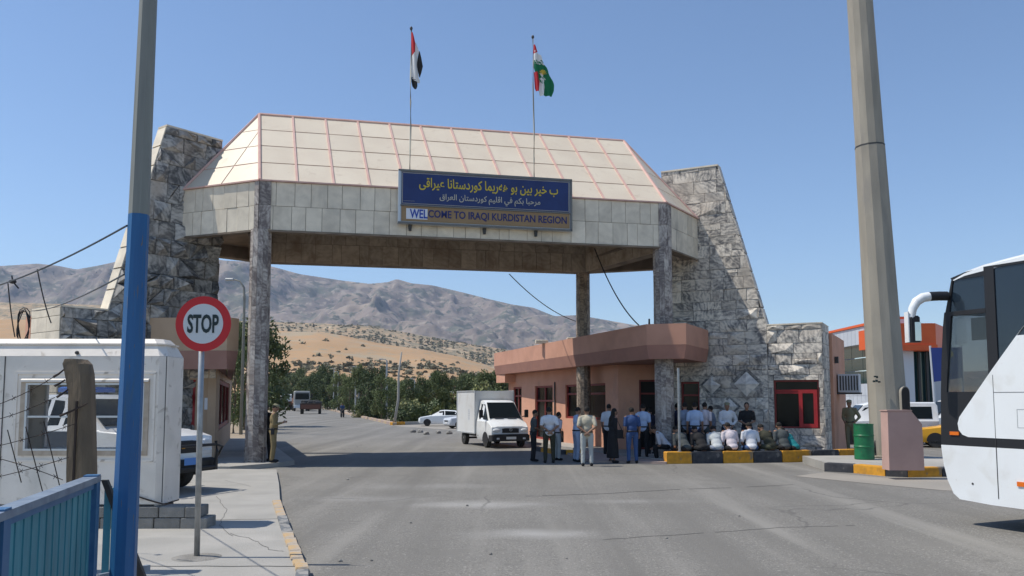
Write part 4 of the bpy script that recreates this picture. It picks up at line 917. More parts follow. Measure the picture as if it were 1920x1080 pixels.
# ---- islands, kerbs
wallbox(None, [G(431, 884), G(522, 876), Vector((-6.9, 26.6, 0)), Vector((-9.2, 33, 0)), Vector((-12.5, 42, 0)), Vector((-15, 42, 0)), Vector((-15, 25, 0))], -.04, .14, 'pave', 'left_island', 'raised concrete platform around the left gate column')['kind'] = 'structure'
bpy.data.objects['left_island'].name = 'platform'
def kerb_line(name, pts, segs, h, w, label, mats, z0=-.03, inward=1):
    root = tag(empty(name, v3(pts[0], 0)), label, kind='structure'); lens = [(b - a).length for a, b in zip(pts, pts[1:])]
    tot = sum(lens); x = 0; k = 0
    def at(s):
        for (a, b, L_) in zip(pts, pts[1:], lens):
            if s <= L_ + 1e-6: return a + (b - a) * (s / L_), (b - a).normalized()
            s -= L_
        return pts[-1], (pts[-1] - pts[-2]).normalized()
    for k, s1 in enumerate(segs):
        s0 = segs[k - 1] if k else 0
        p, d = at(s0 + .012); q, d2 = at(s1 - .012); n = Vector((-d.y, d.x)) * inward; nq = Vector((-d2.y, d2.x)) * inward
        mb = MB(); mb.prism(ccw([tuple(p), tuple(q), tuple(q + n * w), tuple(p + n * w)]), z0, h + rng.uniform(-.006, .006), 0, .025); mb.build('kerb_block', M[mats[k % len(mats)]], root)
    return at
kpt = [Vector((4.97, 26.96)), Vector((8.98, 27.6)), Vector((12.2, 28.7))]
def seg_at(px):
    for a, b, off in ((kpt[0], kpt[1], 0), (kpt[1], kpt[2], (kpt[1] - kpt[0]).length)):
        d = (b - a).normalized(); t, _ = OP(px, 860, a, d)
        if t <= (b - a).length or a is kpt[1]: return t + off
segs = [seg_at(x) for x in (1298, 1356, 1413, 1467, 1522, 1574, 1612)]
kat = kerb_line('kerb', kpt, segs, .38, .32, 'tall yellow and black painted kerb in front of the right stone wall', ('kerb_y', 'kerb_b'))
wallbox(None, [Vector((5.2, 27.3)), Vector((9.0, 27.85)), Vector((12.1, 28.95)), Vector((13.3, 36)), Vector((6, 36)), Vector((-.9, 47)), Vector((-1.4, 46.4)), Vector((2.2, 35.2)), Vector((4.3, 29.0))], -.04, .10, 'pave', 'platform', 'concrete platform under the right building')['kind'] = 'structure'
wallbox(None, [Vector((2.6, 27.6)), Vector((4.95, 26.9)), Vector((5.2, 27.35)), Vector((4.25, 29.0)), Vector((2.9, 33.0)), Vector((1.9, 33.0))], -.04, .07, 'pave_pink', 'step', 'low pinkish paving step at the foot of the right column')['kind'] = 'structure'
kb2 = [Vector((1.9, 33.2)), Vector((2.15, 35.2)), Vector((-1.3, 46))]
kerb_line('kerb', [G(1090, 853).xy, G(1043, 852).xy, G(1006, 846).xy, G(960, 838).xy], [.6, 1.4, 2.6, 3.6], .17, .2, 'low yellow kerb beside the pink building', ('kerb_y', 'kerb_b'), inward=-1)
# right island with the mast
ip = [G(1545, 884).xy, G(1600, 887).xy, G(1660, 893).xy, G(1703, 895).xy, G(1767, 894).xy, G(1850, 893).xy]
acc = [0]; [acc.append(acc[-1] + (b - a).length) for a, b in zip(ip, ip[1:])]
kerb_line('kerb', ip, acc[1:], .25, .3, 'low black and yellow kerb around the mast island by the coach', ('kerb_b', 'kerb_y'))
wallbox(None, [ip[0] + Vector((.15, .2)), ip[2] + Vector((.1, .25)), ip[4] + Vector((0, .25)), ip[5] + Vector((0, .2)), ip[5] + Vector((1, 4)), G(1690, 853, .24).xy, ip[0] + Vector((.5, 3.2))], -.04, .235, 'pave', 'island', 'pale concrete traffic island under the mast')['kind'] = 'structure'
sheet('dusty_edge', [tuple(G(x, y).xy) for x, y in ((1490, 893), (1545, 886), (1660, 896), (1770, 897), (1900, 896), (1900, 925), (1770, 920), (1640, 908))], .006, m_lot, 'light dusty strip along the island kerb')
# ---- concrete mast
mc = G(1671, 857, .24); mast = empty('light_mast', (mc.x, mc.y, .235), 'tall tapered many-sided concrete mast beside the pink pedestal', 'mast')
top = Vector((mc.x - .85, mc.y + .2, 30)); b0 = Vector((mc.x, mc.y, .25)); ax = (top - b0)
zj = Z(1643, 275, mc.y).z; fj = (zj - .25) / ax.z; rj = .46
mb = MB(); mb.cyl(b0, b0 + ax * fj, .595, rj, 12, ph=.26); mb.build('shaft', M['mast'], mast)
mb = MB(); mb.cyl(b0 + ax * (fj + .0006), top, rj - .012, .26, 12, ph=.26); mb.build('upper_shaft', M['mast'], mast)
mb = MB(); mb.cyl(b0 + ax * (fj - .0005), b0 + ax * (fj + .0012), rj + .004, rj + .004, 12, ph=.26); mb.build('joint_ring', M['dark_steel'], mast)
mb = MB(); mb.cyl((mc.x, mc.y, .26), (mc.x, mc.y, .31), .74, .74, 12); mb.build('base_plate', M['mast'], mast)
for k in range(12):
    a = 2 * math.pi * (k + .5) / 12; c, s = math.cos(a), math.sin(a); q = Vector((-s, c, 0)) * .02; mb = MB(); o = Vector((mc.x, mc.y, 0))
    mb.slab([o + Vector((c * .56, s * .56, .312)) - q, o + Vector((c * .71, s * .71, .312)) - q, o + Vector((c * .71, s * .71, .34)) - q, o + Vector((c * .58, s * .58, .78)) - q], q * 2); mb.build('gusset', M['dark_steel'], mast)
    p = o + Vector((c * .67, s * .67, .31)); mb = MB(); mb.cyl(p + q * 5, p + q * 5 + Vector((0, 0, .07)), .03, n=6); mb.build('bolt', M['dark_steel'], mast)
# hatch opening on the front-right facet
ha = R(-62); hd_ = Vector((math.cos(ha), math.sin(ha), 0)); hs = Vector((-hd_.y, hd_.x, 0)); zc0, zc1 = Z(1690, 782, mc.y - .5).z - .25, Z(1690, 724, mc.y - .5).z; hc = Vector((mc.x, mc.y, 0)) + hd_ * .565
def oval(w, z0, z1, d, n=10):
    out = []
    for i in range(n + 1): a = math.pi * i / n; out.append(hc + hd_ * d + hs * (w * math.cos(a)) + Vector((0, 0, z1 - w + w * math.sin(a))))
    for i in range(n + 1): a = math.pi + math.pi * i / n; out.append(hc + hd_ * d + hs * (w * math.cos(a)) + Vector((0, 0, z0 + w + w * math.sin(a))))
    return out
mb = MB(); mb.slab(oval(.20, zc0, zc1, -.05), hd_ * .09); hr_ = mb.build('hatch_rim', M['mast'], mast)
mb = MB(); mb.slab(oval(.18, zc0 + .035, zc1 - .035, .03), hd_ * .016); mb.build('hatch_opening', M['dark'], hr_)
for k, (x, y, w, hh) in enumerate(((1641, 706, .05, .05), (1645, 707, .03, .07), (1639, 715, .05, .06), (1644, 714, .05, .07), (1649, 716, .05, .05))):
    p = Z(x, y, mc.y - .57); mb = MB(); mb.box(p.x - w / 2, p.x + w / 2, p.y - .02, p.y + .05, p.z - hh / 2, p.z + hh / 2); mb.build('stencil_mark', M['stop_black'], mast)
pd = G(1689, 882, .24); ped = empty('pedestal', (pd.x, pd.y, .235), 'salmon plastered block with a cut corner standing before the mast', 'pedestal')
zt_ = Z(1680, 771, pd.y).z; xl, xr = G(1657, 880, .24).x, G(1722, 880, .24).x; zs = Z(1700, 788, pd.y).z
mb = MB(); f = [(xl, .24), (xr, .24), (xr - .02, zs - .1), (xr - .28, zt_ - .0), (xl + .01, zt_)]
mb.loft([[(x, pd.y, z) for x, z in f], [(x, pd.y + .42, z) for x, z in f]]); mb.build('plinth_body', M['pedestal'], ped)
mb = MB(); mb.box(xl - .01, xr - .27, pd.y - .015, pd.y + .44, zt_ + .002, zt_ + .03); mb.build('cap', M['pedestal'], ped)
# ---- green barrel
bc = G(1621, 861, .24); ba = empty('oil_barrel', (bc.x, bc.y, .24), 'green steel oil barrel standing beside the concrete mast', 'barrel'); H_ = Z(1621, 794, bc.y).z - .25; r = 17.5 * bc.y / FPX
pr = [(r * .96, 0), (r, .015), (r, .04)]
for f in (.36, .67): pr += [(r * .985, H_ * f - .03), (r * 1.03, H_ * f - .012), (r * 1.03, H_ * f + .012), (r * .985, H_ * f + .03)]
pr += [(r * .985, H_ - .03), (r * 1.02, H_ - .02), (r * 1.02, H_), (r * .95, H_), (r * .95, H_ - .03)]
mb = MB(); mb.lathe(pr, 28, c=(bc.x, bc.y, .24)); mb.build('drum', M['green_barrel'], ba, 'auto')
mb = MB(); mb.cyl((bc.x + .1, bc.y - .05, .24 + H_ - .03), (bc.x + .1, bc.y - .05, .24 + H_ + .012), .03, n=10); mb.build('bung', M['dark_steel'], ba)
# ---- blue lamp post, left
lp = Vector((-3.445, 7.5)); lpo = empty('lamp_post', v3(lp, PZ), 'tall eight-sided post painted blue below and grey above beside the railing', 'lamp post')
zsw = Z(250, 403, 7.5).z; dx = .02
def lpx(z): return (lp.x + .035 * (z / 5.5), lp.y, z)
def lr(z): return .114 - .0062 * z
mb = MB(); mb.cyl(lpx(PZ), lpx(zsw), lr(0), lr(zsw), 8, ph=R(-14)); mb.build('blue_shaft', M['blue_pole'], lpo)
mb = MB(); mb.cyl(lpx(zsw + .001), lpx(9.), lr(zsw) - .001, lr(9), 8, ph=R(-14)); mb.build('grey_shaft', M['grey_pole'], lpo)
mb = MB(); mb.tube([lpx(8.95), (lp.x + .3, 7.5, 9.6), (lp.x + 1.2, 7.4, 9.9)], .05, 8); mb.build('arm', M['grey_pole'], lpo)
# ---- STOP sign
sp_ = G(369, 1045, PZ); ss = empty('stop_sign', sp_, 'round red and white STOP sign on a galvanised post', 'sign'); c = Z(381, 607, sp_.y - .05); rr = 52. / FPX * sp_.y
mb = MB(); mb.tube([sp_, Vector((c.x - .035, sp_.y, c.z + .30))], .036, 12); mb.build('post', M['steel'], ss, True)
mb = MB(); mb.lathe([(rr, 0), (rr, .012)], 48, 0, (c.x, c.y, c.z), 'Y'); dk = mb.build('disc', M['stop_red'], ss)
mb = MB(); mb.lathe([(rr * .72, -.004), (rr * .72, -.001)], 48, 0, (c.x, c.y, c.z), 'Y'); mb.build('white_face', M['stop_white'], dk)
text('STOP', 1, 'stop_black', 'lettering', dk, (c.x, c.y - .006, c.z), (1, 0, 0), (0, 0, 1), rr * 1.13, rr * .68, .028, .003, .001)
mb = MB(); mb.box(c.x - .12, c.x + .08, c.y + .013, c.y + .02, c.z - .08, c.z - .05); mb.box(c.x - .12, c.x + .08, c.y + .013, c.y + .02, c.z + .1, c.z + .13); mb.build('clamp', M['steel'], dk)
mb = MB(); mb.lathe([(.30, 0), (.22, .012), (.05, .02)], 20, 0, tuple(sp_ + Vector((0, 0, .001)))); mb.build('footing', M['block'], ss)
# ---- blue railing (bottom left)
ra = empty('railing', (-4.28, 8.65, PZ), 'blue steel railing with teal slats in the lower left corner', 'railing')
P1 = Z(176, 892, 8.65); P0 = Z(2, 955, 6.0); P0.z = P1.z = (P0.z + P1.z) / 2; zt2 = P1.z; d = (P0 - P1); L_ = d.length; d.normalize(); n = Vector((d.y, -d.x, 0)); n = n if n.y < 0 else -n
def rbar(a, b, w, hgt, m, name, par=ra):
    dd = (b - a).normalized(); s = Vector((dd.y, -dd.x, 0)).normalized() * w / 2 if abs(dd.z) < .9 else n * w / 2; up = Vector((0, 0, hgt)) if abs(dd.z) < .9 else d * hgt
    mb = MB(); mb.slab([a - s, a + s, b + s, b - s], up); return mb.build(name, M[m], par)
rbar(P1 - Vector((0, 0, .06)), P1 + d * (L_ + 2.5) - Vector((0, 0, .06)), .14, .06, 'rail_top', 'top_rail'); rbar(P1 - Vector((0, 0, .12)) , P1 + d * (L_ + 2.5) - Vector((0, 0, .12)), .08, .055, 'rail_blue', 'under_rail')
rbar(P1 - Vector((0, 0, zt2 - .2)), P1 + d * (L_ + 2.5) - Vector((0, 0, zt2 - .2)), .06, .05, 'rail_blue', 'bottom_rail')
for x in (0, 2.72, 4.9):
    q = P1 + d * x; mb = MB(); mb.slab([q - n * .065 + Vector((0, 0, PZ - zt2)), q + n * .065 + Vector((0, 0, PZ - zt2)), q + n * .065 + Vector((0, 0, .015)), q - n * .065 + Vector((0, 0, .015))], d * .15); mb.build('post', M['rail_blue'], ra)
x = .17; mbx = MB(); mbx.slab([-n * .012 + Vector((0, 0, -.5 * (zt2 - .33))), n * .012 + Vector((0, 0, -.5 * (zt2 - .33))), n * .012 + Vector((0, 0, .5 * (zt2 - .33))), -n * .012 + Vector((0, 0, .5 * (zt2 - .33)))], d * .088); smc = mbx.mesh('slat', M['teal'])
while x < 4.8:
    if not (2.6 < x < 2.87): place(smc, 'slat', ra, P1 + d * (x + .044) + Vector((0, 0, -.12 - .5 * (zt2 - .33))) - n * (.008 * (int(x * 10) % 2)))
    x += .1
# short return leaf with a grey raking stay
q0 = P1 + Vector((.05, .05, 0)); q1 = q0 + Vector((.30, .95, 0))
rd = (q1 - q0).normalized(); mb = MB(); mb.slab([q0 - Vector((0, 0, .05)), q0 + Vector((.06, 0, -.05)), q0 + Vector((.36, .3, -1.1)), q0 + Vector((.28, .3, -1.1))], Vector((0, .05, 0))); mb.build('raking_stay', M['dark_steel'], ra)
for k in range(4):
    w = q0 + rd * (.10 + k * .11); mb = MB(); mb.box(w.x - .035, w.x + .035, w.y, w.y + .02, .25, zt2 - .12 - k * .03); mb.build('slat', M['teal'], ra)
mb = MB(); mb.slab([Vector((q0.x, q0.y, .2)), Vector((q0.x + .3, q0.y + .5, .2)), Vector((q0.x + .3, q0.y + .5, .27)), Vector((q0.x, q0.y, .27))], Vector((.04, -.02, 0))); mb.build('foot_rail', M['rail_top'], ra)
# ---- weathered fence post with wires
fp = G(150, 1050, 0); fpY = 9.6; a = Z(143, 1000, fpY); wp = empty('fence_post', (a.x, fpY, PZ), 'weathered leaning timber post carrying barbed wire stubs', 'post')
pr = [(124, 168, 1010), (124, 168, 885), (126, 166, 790), (128, 165, 740), (121, 163, 700), (117, 159, 682), (121, 150, 673)]
mb = MB(); rings = []
for xl, xr, y in pr:
    l_, r_ = Z(xl, y, fpY), Z(xr, y, fpY); w = r_.x - l_.x; rings.append([(l_.x, fpY, l_.z), (l_.x + w * .72, fpY - .02, l_.z), (r_.x, fpY + .06, r_.z), (r_.x - .02, fpY + .22, r_.z), (l_.x + .02, fpY + .22, l_.z)])
mb.loft(rings); mb.build('timber', M['wood'], wp)
mb = MB(); mb.box(Z(144, 800, fpY).x - .01, Z(144, 800, fpY).x + .012, fpY - .035, fpY - .018, 1.0, Z(144, 752, fpY).z); mb.build('iron_strip', M['rust'], wp)
for k, (x0, y0, x1, y1) in enumerate(((100, 707, 120, 693), (102, 724, 122, 712), (106, 745, 128, 730), (112, 780, 164, 756))):
    mb = MB(); mb.tube([Z(x0, y0, fpY - .1), Z((x0 + x1) / 2, (y0 + y1) / 2 + 1, fpY - .07), Z(x1, y1, fpY - .03)], [.016, .012, .009], 6); mb.build('wire_stub', M['rust'], wp)
for k, pts in enumerate((((-20, 764), (40, 745), (102, 706)), ((-20, 790), (30, 780), (103, 745)), ((-20, 840), (60, 822), (140, 795)), ((-20, 898), (60, 880), (130, 857)), ((-20, 855), (60, 875), (118, 900)))):
    w = [Z(x, y, fpY - .1 - .3 * (1 - (x + 20) / 150)) for x, y in pts]; ws = []
    for i in range(9): t = i / 8; ws.append((w[0] * (1 - t) ** 2 + w[1] * 2 * t * (1 - t) + w[2] * t * t))
    mb = MB(); mb.tube(ws, .0045, 5)
    for i in range(1, 9, 2): c_ = ws[i]; mb.cyl(c_ - Vector((.02, 0, .025)), c_ + Vector((.02, 0, .025)), .003, n=4); mb.cyl(c_ - Vector((-.02, 0, .02)), c_ + Vector((-.02, 0, .03)), .003, n=4)
    o = mb.build('barbed_wire', M['rust']); tag(o, ['highest strand of barbed wire running left from the timber post', 'second strand of barbed wire running left from the timber post', 'middle strand of barbed wire across the cabin window', 'low strand of barbed wire rising to the timber post', 'slack rusty wire sloping down to the railing'][k], 'wire', 'strands of barbed wire')
for k, pts in enumerate((((14, 806), (40, 905)), ((48, 800), (82, 930)), ((82, 790), (112, 912)))):
    mb = MB(); mb.cyl(Z(*pts[0], fpY - .25), Z(*pts[1], fpY - .25), .006, n=5); o = mb.build('mesh_rod', M['rust']); tag(o, ['leftmost thin rusty rod of the broken wire fence', 'middle thin rusty rod of the broken wire fence', 'thin rusty rod of the broken wire fence nearest the timber post'][k], 'rod', 'rusty fence rods')
# ---- white prefab cabin
BY = 12.95; bx1 = G(336, 945, .43).x; bx1 = -5.40; bx0 = -8.9; bd = .8; z0 = .43; z1 = Z(200, 668, BY).z; z2 = Z(200, 640, BY).z
bo = empty('guard_cabin', ((bx0 + bx1) / 2, BY, z0), 'white moulded guard cabin with a wide window on a block plinth', 'cabin')
wx0, wz1 = Z(50, 718, BY).x, Z(50, 718, BY).z; wx1 = Z(272, 718, BY).x; wz0 = Z(150, 845, BY).z
P = Vector((0, BY, 0)); E1 = Vector((1, 0, 0)); NF = Vector((0, -1, 0))
ch = .10
def cabin_wall(y, nv, hole, name):
    mb = MB()
    for q in subtract([[(bx0 + ch, z0), (bx1 - ch, z0), (bx1 - ch, z1), (bx0 + ch, z1)]], [hole]): mb.slab([Vector((x, y, z)) for x, z in q], -nv * .06)
    return mb.build(name, M['booth'], bo)
hole = (wx0, wx1, wz0, wz1)
fwll = cabin_wall(BY, NF, hole, 'front_wall'); cabin_wall(BY + bd, -NF, (wx0 - .1, wx1 + .06, wz0 - .02, wz1 + .04), 'rear_wall')
for sx, xx in ((1, bx1), (-1, bx0)):
    mb = MB(); pts = [(xx - sx * ch, BY), (xx, BY + ch), (xx, BY + bd - ch), (xx - sx * ch, BY + bd), (xx - sx * (ch + .05), BY + bd - .05), (xx - sx * .06, BY + bd - ch - .04), (xx - sx * .06, BY + ch + .04), (xx - sx * (ch + .05), BY + .05)]
    n8 = len(pts); vs = [(x, y, z0) for x, y in pts] + [(x, y, z1) for x, y in pts]; mb.add(vs, [(i, (i + 1) % n8, n8 + (i + 1) % n8, n8 + i) for i in range(n8)]); mb.build('side_wall', M['booth'], bo)
mb = MB(); o8 = [(bx0 + ch, BY), (bx1 - ch, BY), (bx1, BY + ch), (bx1, BY + bd - ch), (bx1 - ch, BY + bd), (bx0 + ch, BY + bd), (bx0, BY + bd - ch), (bx0, BY + ch)]
cx, cy = (bx0 + bx1) / 2, BY + bd / 2
def insx(p, k): return (p[0] + (-k if p[0] > cx else k), p[1] + (-k if p[1] > cy else k))
mb.loft([[(x, y, z1 + .003) for x, y in o8], [(*insx(p, .10), z2 - .02) for p in o8], [(*insx(p, .16), z2 + .05) for p in o8]]); mb.build('roof', M['booth'], bo)
mb = MB(); mb.loft([[(*insx(p, .06), z2 - .05) for p in o8], [(*insx(p, .055), z2 - .03) for p in o8]]); mb.build('roof_flange', M['booth'], bo)
mb = MB(); mb.prism(ccw(o8), z0 - .002, z0 + .02); mb.build('cabin_floor', M['booth'], bo)
# moulded surround, window frame, sill and sliding panes
for off, dd, m_ in ((.17, .014, 'booth'),):
    for (a, b, c_, d_) in ((wx0 - off, min(wx1 + off, bx1 - ch), wz1 + off - .035, wz1 + off), (wx0 - off, min(wx1 + off, bx1 - ch), wz0 - off, wz0 - off + .035), (wx0 - off, wx0 - off + .035, wz0 - off + .035, wz1 + off - .035), (min(wx1 + off, bx1 - ch) - .035, min(wx1 + off, bx1 - ch), wz0 - off + .035, wz1 + off - .035)):
        mb = MB(); mb.box(a, b, BY - dd, BY - .001, c_, d_); mb.build('moulding', M[m_], bo)
for (a, b, c_, d_) in ((wx0 - .075, wx1 + .075, wz1, wz1 + .045), (wx0 - .075, wx1 + .075, wz0 - .075, wz0), (wx0 - .075, wx0, wz0, wz1), (wx1, wx1 + .075, wz0, wz1)):
    mb = MB(); mb.box(a, b, BY - .02, BY - .0015, c_, d_); mb.build('window_trim', M['trim'], bo)
mb = MB(); mb.slab([Vector((wx0 - .07, BY - .05, wz1 + .045)), Vector((wx1 + .07, BY - .05, wz1 + .045)), Vector((wx1 + .07, BY - .002, wz1 + .075)), Vector((wx0 - .07, BY - .002, wz1 + .075))], Vector((0, 0, -.03))); mb.build('drip_sill', M['booth'], bo)
gl = window(bo, Vector((0, BY, 0)), E1, NF, wx0, wx1, wz0, wz1, 'frame_alu', 'window_clear', (), (.5,), rec=.03, fw=.03)
window(bo, Vector((0, BY + bd - .03, 0)), E1, NF, wx0 - .1, wx1 + .06, wz0 - .02, wz1 + .04, 'frame_alu', 'window_clear', (.93,), (), rec=-.02, fw=.03)
mb = MB(); p = Z(143, 661, BY - .02); mb.ell(p + Vector((0, .02, 0)), (.035, .03, .03), 8, 6); mb.build('cable_boss', M['dark_steel'], bo)
for px_ in (9,): p = Z(px_, 700, BY); mb = MB(); mb.box(p.x - .006, p.x + .006, BY - .01, BY - .002, z0, z1); mb.build('seam', M['dark_steel'], bo)
p = Z(312, 700, BY); mb = MB(); mb.box(p.x - .006, p.x + .006, BY - .01, BY - .002, z0 + .05, z1); mb.build('seam', M['dark_steel'], bo)
mb = MB(); mb.tube([Z(x, y, BY - .03) for x, y in ((200, 918), (240, 925), (280, 938), (305, 945), (325, 943))], .012, 6); mb.build('loose_cable', M['rust'], bo)
# plinth of cement blocks
pl_ = empty('block_plinth', ((bx0 + bx1) / 2, BY + .8, PZ), 'cement block plinth under the white cabin', 'plinth')
xr = G(354, 1005, PZ).x; yf = BY - .05
for row in range(2):
    zz0 = PZ + row * (z0 - PZ) / 2; zz1 = zz0 + (z0 - PZ) / 2 - .012; x = xr - (.0 if row == 0 else .12)
    while x > bx0:
        w = .41 if not (row == 1 and x > xr - .2) else .22; mb = MB(); mb.cbox(x - w + .012, x, yf + rng.uniform(-.02, .01), yf + .42, zz0, zz1, .012); mb.build('block', M['block'], pl_); x -= w
    for k in range(0): mb = MB(); mb.cbox(xr - .2 - .12 * row, xr - .12 * row + rng.uniform(-.01, .01), yf + .215 + k * .41, yf + .2 + (k + 1) * .41, zz0, zz1, .012); mb.build('block', M['block'], pl_)
# ---- far orange and grey building
fb = empty('showroom', (28, 62, 0), 'grey-white clad building with green windows and an orange corner behind the mast', 'building')
Fp = Vector((PX(1556, 62), 62)); Fq = Vector((PX(1640, 54), 54)); Fd = (Fq - Fp).normalized(); Fn = Vector((Fd.y, -Fd.x)); FP = v3(Fp, 0); fd3, fn3_ = v3(Fd, 0), v3(Fn, 0)
ft, fz = OP(1562, 626, Fp, Fd); fL = (Fq - Fp).length + 3.2; ztp = 7.0
wt0 = OP(1575, 680, Fp, Fd)[0]; wzt = OP(1600, 648, Fp, Fd)[1]; wzb = OP(1600, 721, Fp, Fd)[1]; wt1 = OP(1660, 680, Fp, Fd)[0]
mb = MB()
for q in subtract([[(-4, 0), (fL, 0), (fL, ztp), (-4, ztp)]], [(wt0, wt1, wzb, wzt)]): mb.slab([FP + fd3 * x + Vector((0, 0, z)) - fn3_ * .06 for x, z in q], -fn3_ * 1)
mb.build('wall', M['clad'], fb)
nc = 22; clad(fb, FP, fd3, fn3_, [(-4, .02), (fL, .02), (fL, ztp), (-4, ztp)], grid(-4, fL, nc, 0, ztp, 3), M['clad'], 'cladding_panel', .03, .055, lambda c: (0, 0, 0), .02, [(wt0, wt1, wzb, wzt)])
mb = MB(); mb.slab([FP + fd3 * -4 + Vector((0, 0, ztp + .003)) + fn3_ * .1, FP + fd3 * fL + Vector((0, 0, ztp + .003)) + fn3_ * .1, FP + fd3 * fL + Vector((0, 0, ztp + .003)) - fn3_ * 1.2, FP + fd3 * -4 + Vector((0, 0, ztp + .003)) - fn3_ * 1.2], Vector((0, 0, .16))); mb.build('parapet_trim', M['orange'], fb)
nb_ = 4
for i in range(nb_):
    for j in range(3):
        a_, b_2 = wt0 + (wt1 - wt0) * i / nb_ + .03, wt0 + (wt1 - wt0) * (i + 1) / nb_ - .03; c_2, d_2 = wzb + (wzt - wzb) * j / 3 + .03, wzb + (wzt - wzb) * (j + 1) / 3 - .03
        mb = MB(); mb.slab([FP + fd3 * x + Vector((0, 0, z)) - fn3_ * .12 for x, z in ((a_, c_2), (b_2, c_2), (b_2, d_2), (a_, d_2))], -fn3_ * .03); mb.build('window_pane', M['green_glass'], fb)
# orange canopy block
OY = 50; ox0, ox1 = PX(1690, OY), PX(1757, OY); oz0, oz1 = Z(1720, 646, OY).z, Z(1720, 606, OY).z
mb = MB(); mb.prism(ccw([(ox0, OY), (ox1, OY), (ox1 + 2.9, OY + 4), (ox1 + 2.9, OY + 6), (ox0, OY + 6)]), oz0, oz1); mb.build('orange_canopy', M['orange'], fb)
mb = MB(); mb.prism(ccw([(ox0, OY - .06), (ox1 + .05, OY - .06), (ox1 + 3., OY + 4), (ox1 + 2.9, OY + 4.1), (ox0, OY + .1)]), oz0 - .35, oz0 - .01); mb.build('orange_lip', M['orange'], fb)
for k, x in enumerate((1706, 1722, 1737, 1748)):
    mb = MB(); mb.box(PX(x, OY + 1), PX(x, OY + 1) + .14, OY + 1, OY + 1.15, 0, oz0 - .02); mb.build('door_post', M['clad' if k == 3 else 'dark_steel'], fb)
mb = MB(); mb.box(PX(1700, OY + 1.3), PX(1750, OY + 1.3), OY + 1.3, OY + 1.4, 0, oz0 - .02); mb.build('glass_front', M['green_glass'], fb)
mb = MB(); mb.box(PX(1690, OY + 6), PX(1765, OY + 6), OY + 6, OY + 6.3, 0, oz0 + .5); mb.build('rear_wall', M['clad'], fb)
bsn = empty('billboard', (PX(1775, 40), 40, 0), 'blue hoarding with a pale badge seen through the coach windows', 'billboard')
q = [Z(1745, 652, 40), Z(1803, 651, 40.6), Z(1806, 708, 40.6), Z(1752, 716, 40)]; mb = MB(); mb.slab(q, (0, .1, 0)); mb.build('face', M['blue_sign'], bsn)
p = Z(1781, 664, 40.1); mb = MB(); mb.lathe([(.17, -.03), (.17, -.015)], 16, 0, tuple(p), 'Y'); mb.build('badge', M['sign_yellow'], bsn)
for a_, b_2 in ((q[0], q[3]), (q[1], q[2])): mb = MB(); mb.tube([a_ + Vector((0, .05, .1)), Vector((b_2.x + (b_2.x - a_.x) * .5, b_2.y + .05, 0.02))], .05, 6); mb.build('leg', M['clad'], bsn)
# ---------------------------------------------------------------- vehicles
def lerp(a, b, t): return a + (b - a) * t
class Car:
    """stations: (x, zbottom, zbelt, zroof, half width, half roof width), front is +x"""
    def __init__(s, st): s.st = sorted(st)
    def at(s, x):
        st = s.st
        if x <= st[0][0]: return st[0]
        for a, b in zip(st, st[1:]):
            if x <= b[0]: t = (x - a[0]) / (b[0] - a[0]); return tuple(lerp(p, q, t) for p, q in zip(a, b))
        return st[-1]
    def body(s, name, m, parent):
        rings = []
        for (x, zb, zw, zr, hw, hr) in s.st:
            h = zw - zb; r = [(-hw * .93, zb), (-hw * .99, zb + h * .18), (-hw, zb + h * .55), (-hw * .985, zw - .02), (-hw * .965, zw), (-hr, max(zw + .001, zr - .05)), (-hr * .82, max(zw + .002, zr))]
            rings.append([(x, y, z) for y, z in r] + [(x, -y, z) for y, z in reversed(r)])
        mb = MB(); mb.loft(rings); return mb.build(name, M[m], parent, 'auto')
    def y(s, x, z):
        _, zb, zw, zr, hw, hr = s.at(x)
        if z <= zw: return hw
        return lerp(hw * .965, hr, min(1, (z - zw) / max(.01, zr - .05 - zw)))
    def side(s, name, m, parent, pts, side=-1, off=.008, th=.012):
        fr = [Vector((x, side * (s.y(x, z) + off), z)) for x, z in pts]; bk = [p - Vector((0, side * (th + off), 0)) for p in fr]
        mb = MB(); k = len(fr); mb.add(bk + fr, [tuple(range(k, 2 * k))] + [(i, (i + 1) % k, k + (i + 1) % k, k + i) for i in range(k)]); return mb.build(name, M[m], parent)
def wheel(root, x, y, r, w=.22, side=-1):
    wl = MB(); wl.lathe([(r * .62, -w / 2), (r * .93, -w / 2), (r, -w / 2 + .03), (r, w / 2 - .03), (r * .93, w / 2), (r * .62, w / 2)], 24, 0, (x, y, r), 'Y'); t = wl.build('wheel', M['rubber'], root, 'auto')
    mb = MB(); o = side * (w / 2); mb.lathe([(r * .60, o - side * .05), (r * .62, o - side * .01), (r * .55, o - side * .03), (r * .2, o - side * .015), (r * .16, o)][::(1 if side > 0 else -1)], 20, 0, (x, y, r), 'Y'); rim = mb.build('rim', M['steel'], t, 'auto')
    return t
def arch(root, car, x, r, side):
    pts = [(x + r * math.cos(math.pi * k / 10), r * .9 + r * math.sin(math.pi * k / 10)) for k in range(11)]
    car.side('wheel_arch', 'black', root, [(x + r, .28)] + pts + [(x - r, .28)], side, .004, .01)
def finish(root, loc, rz, s=1.):
    root.location = loc; root.rotation_euler.z = rz; root.scale = (s, s, s)
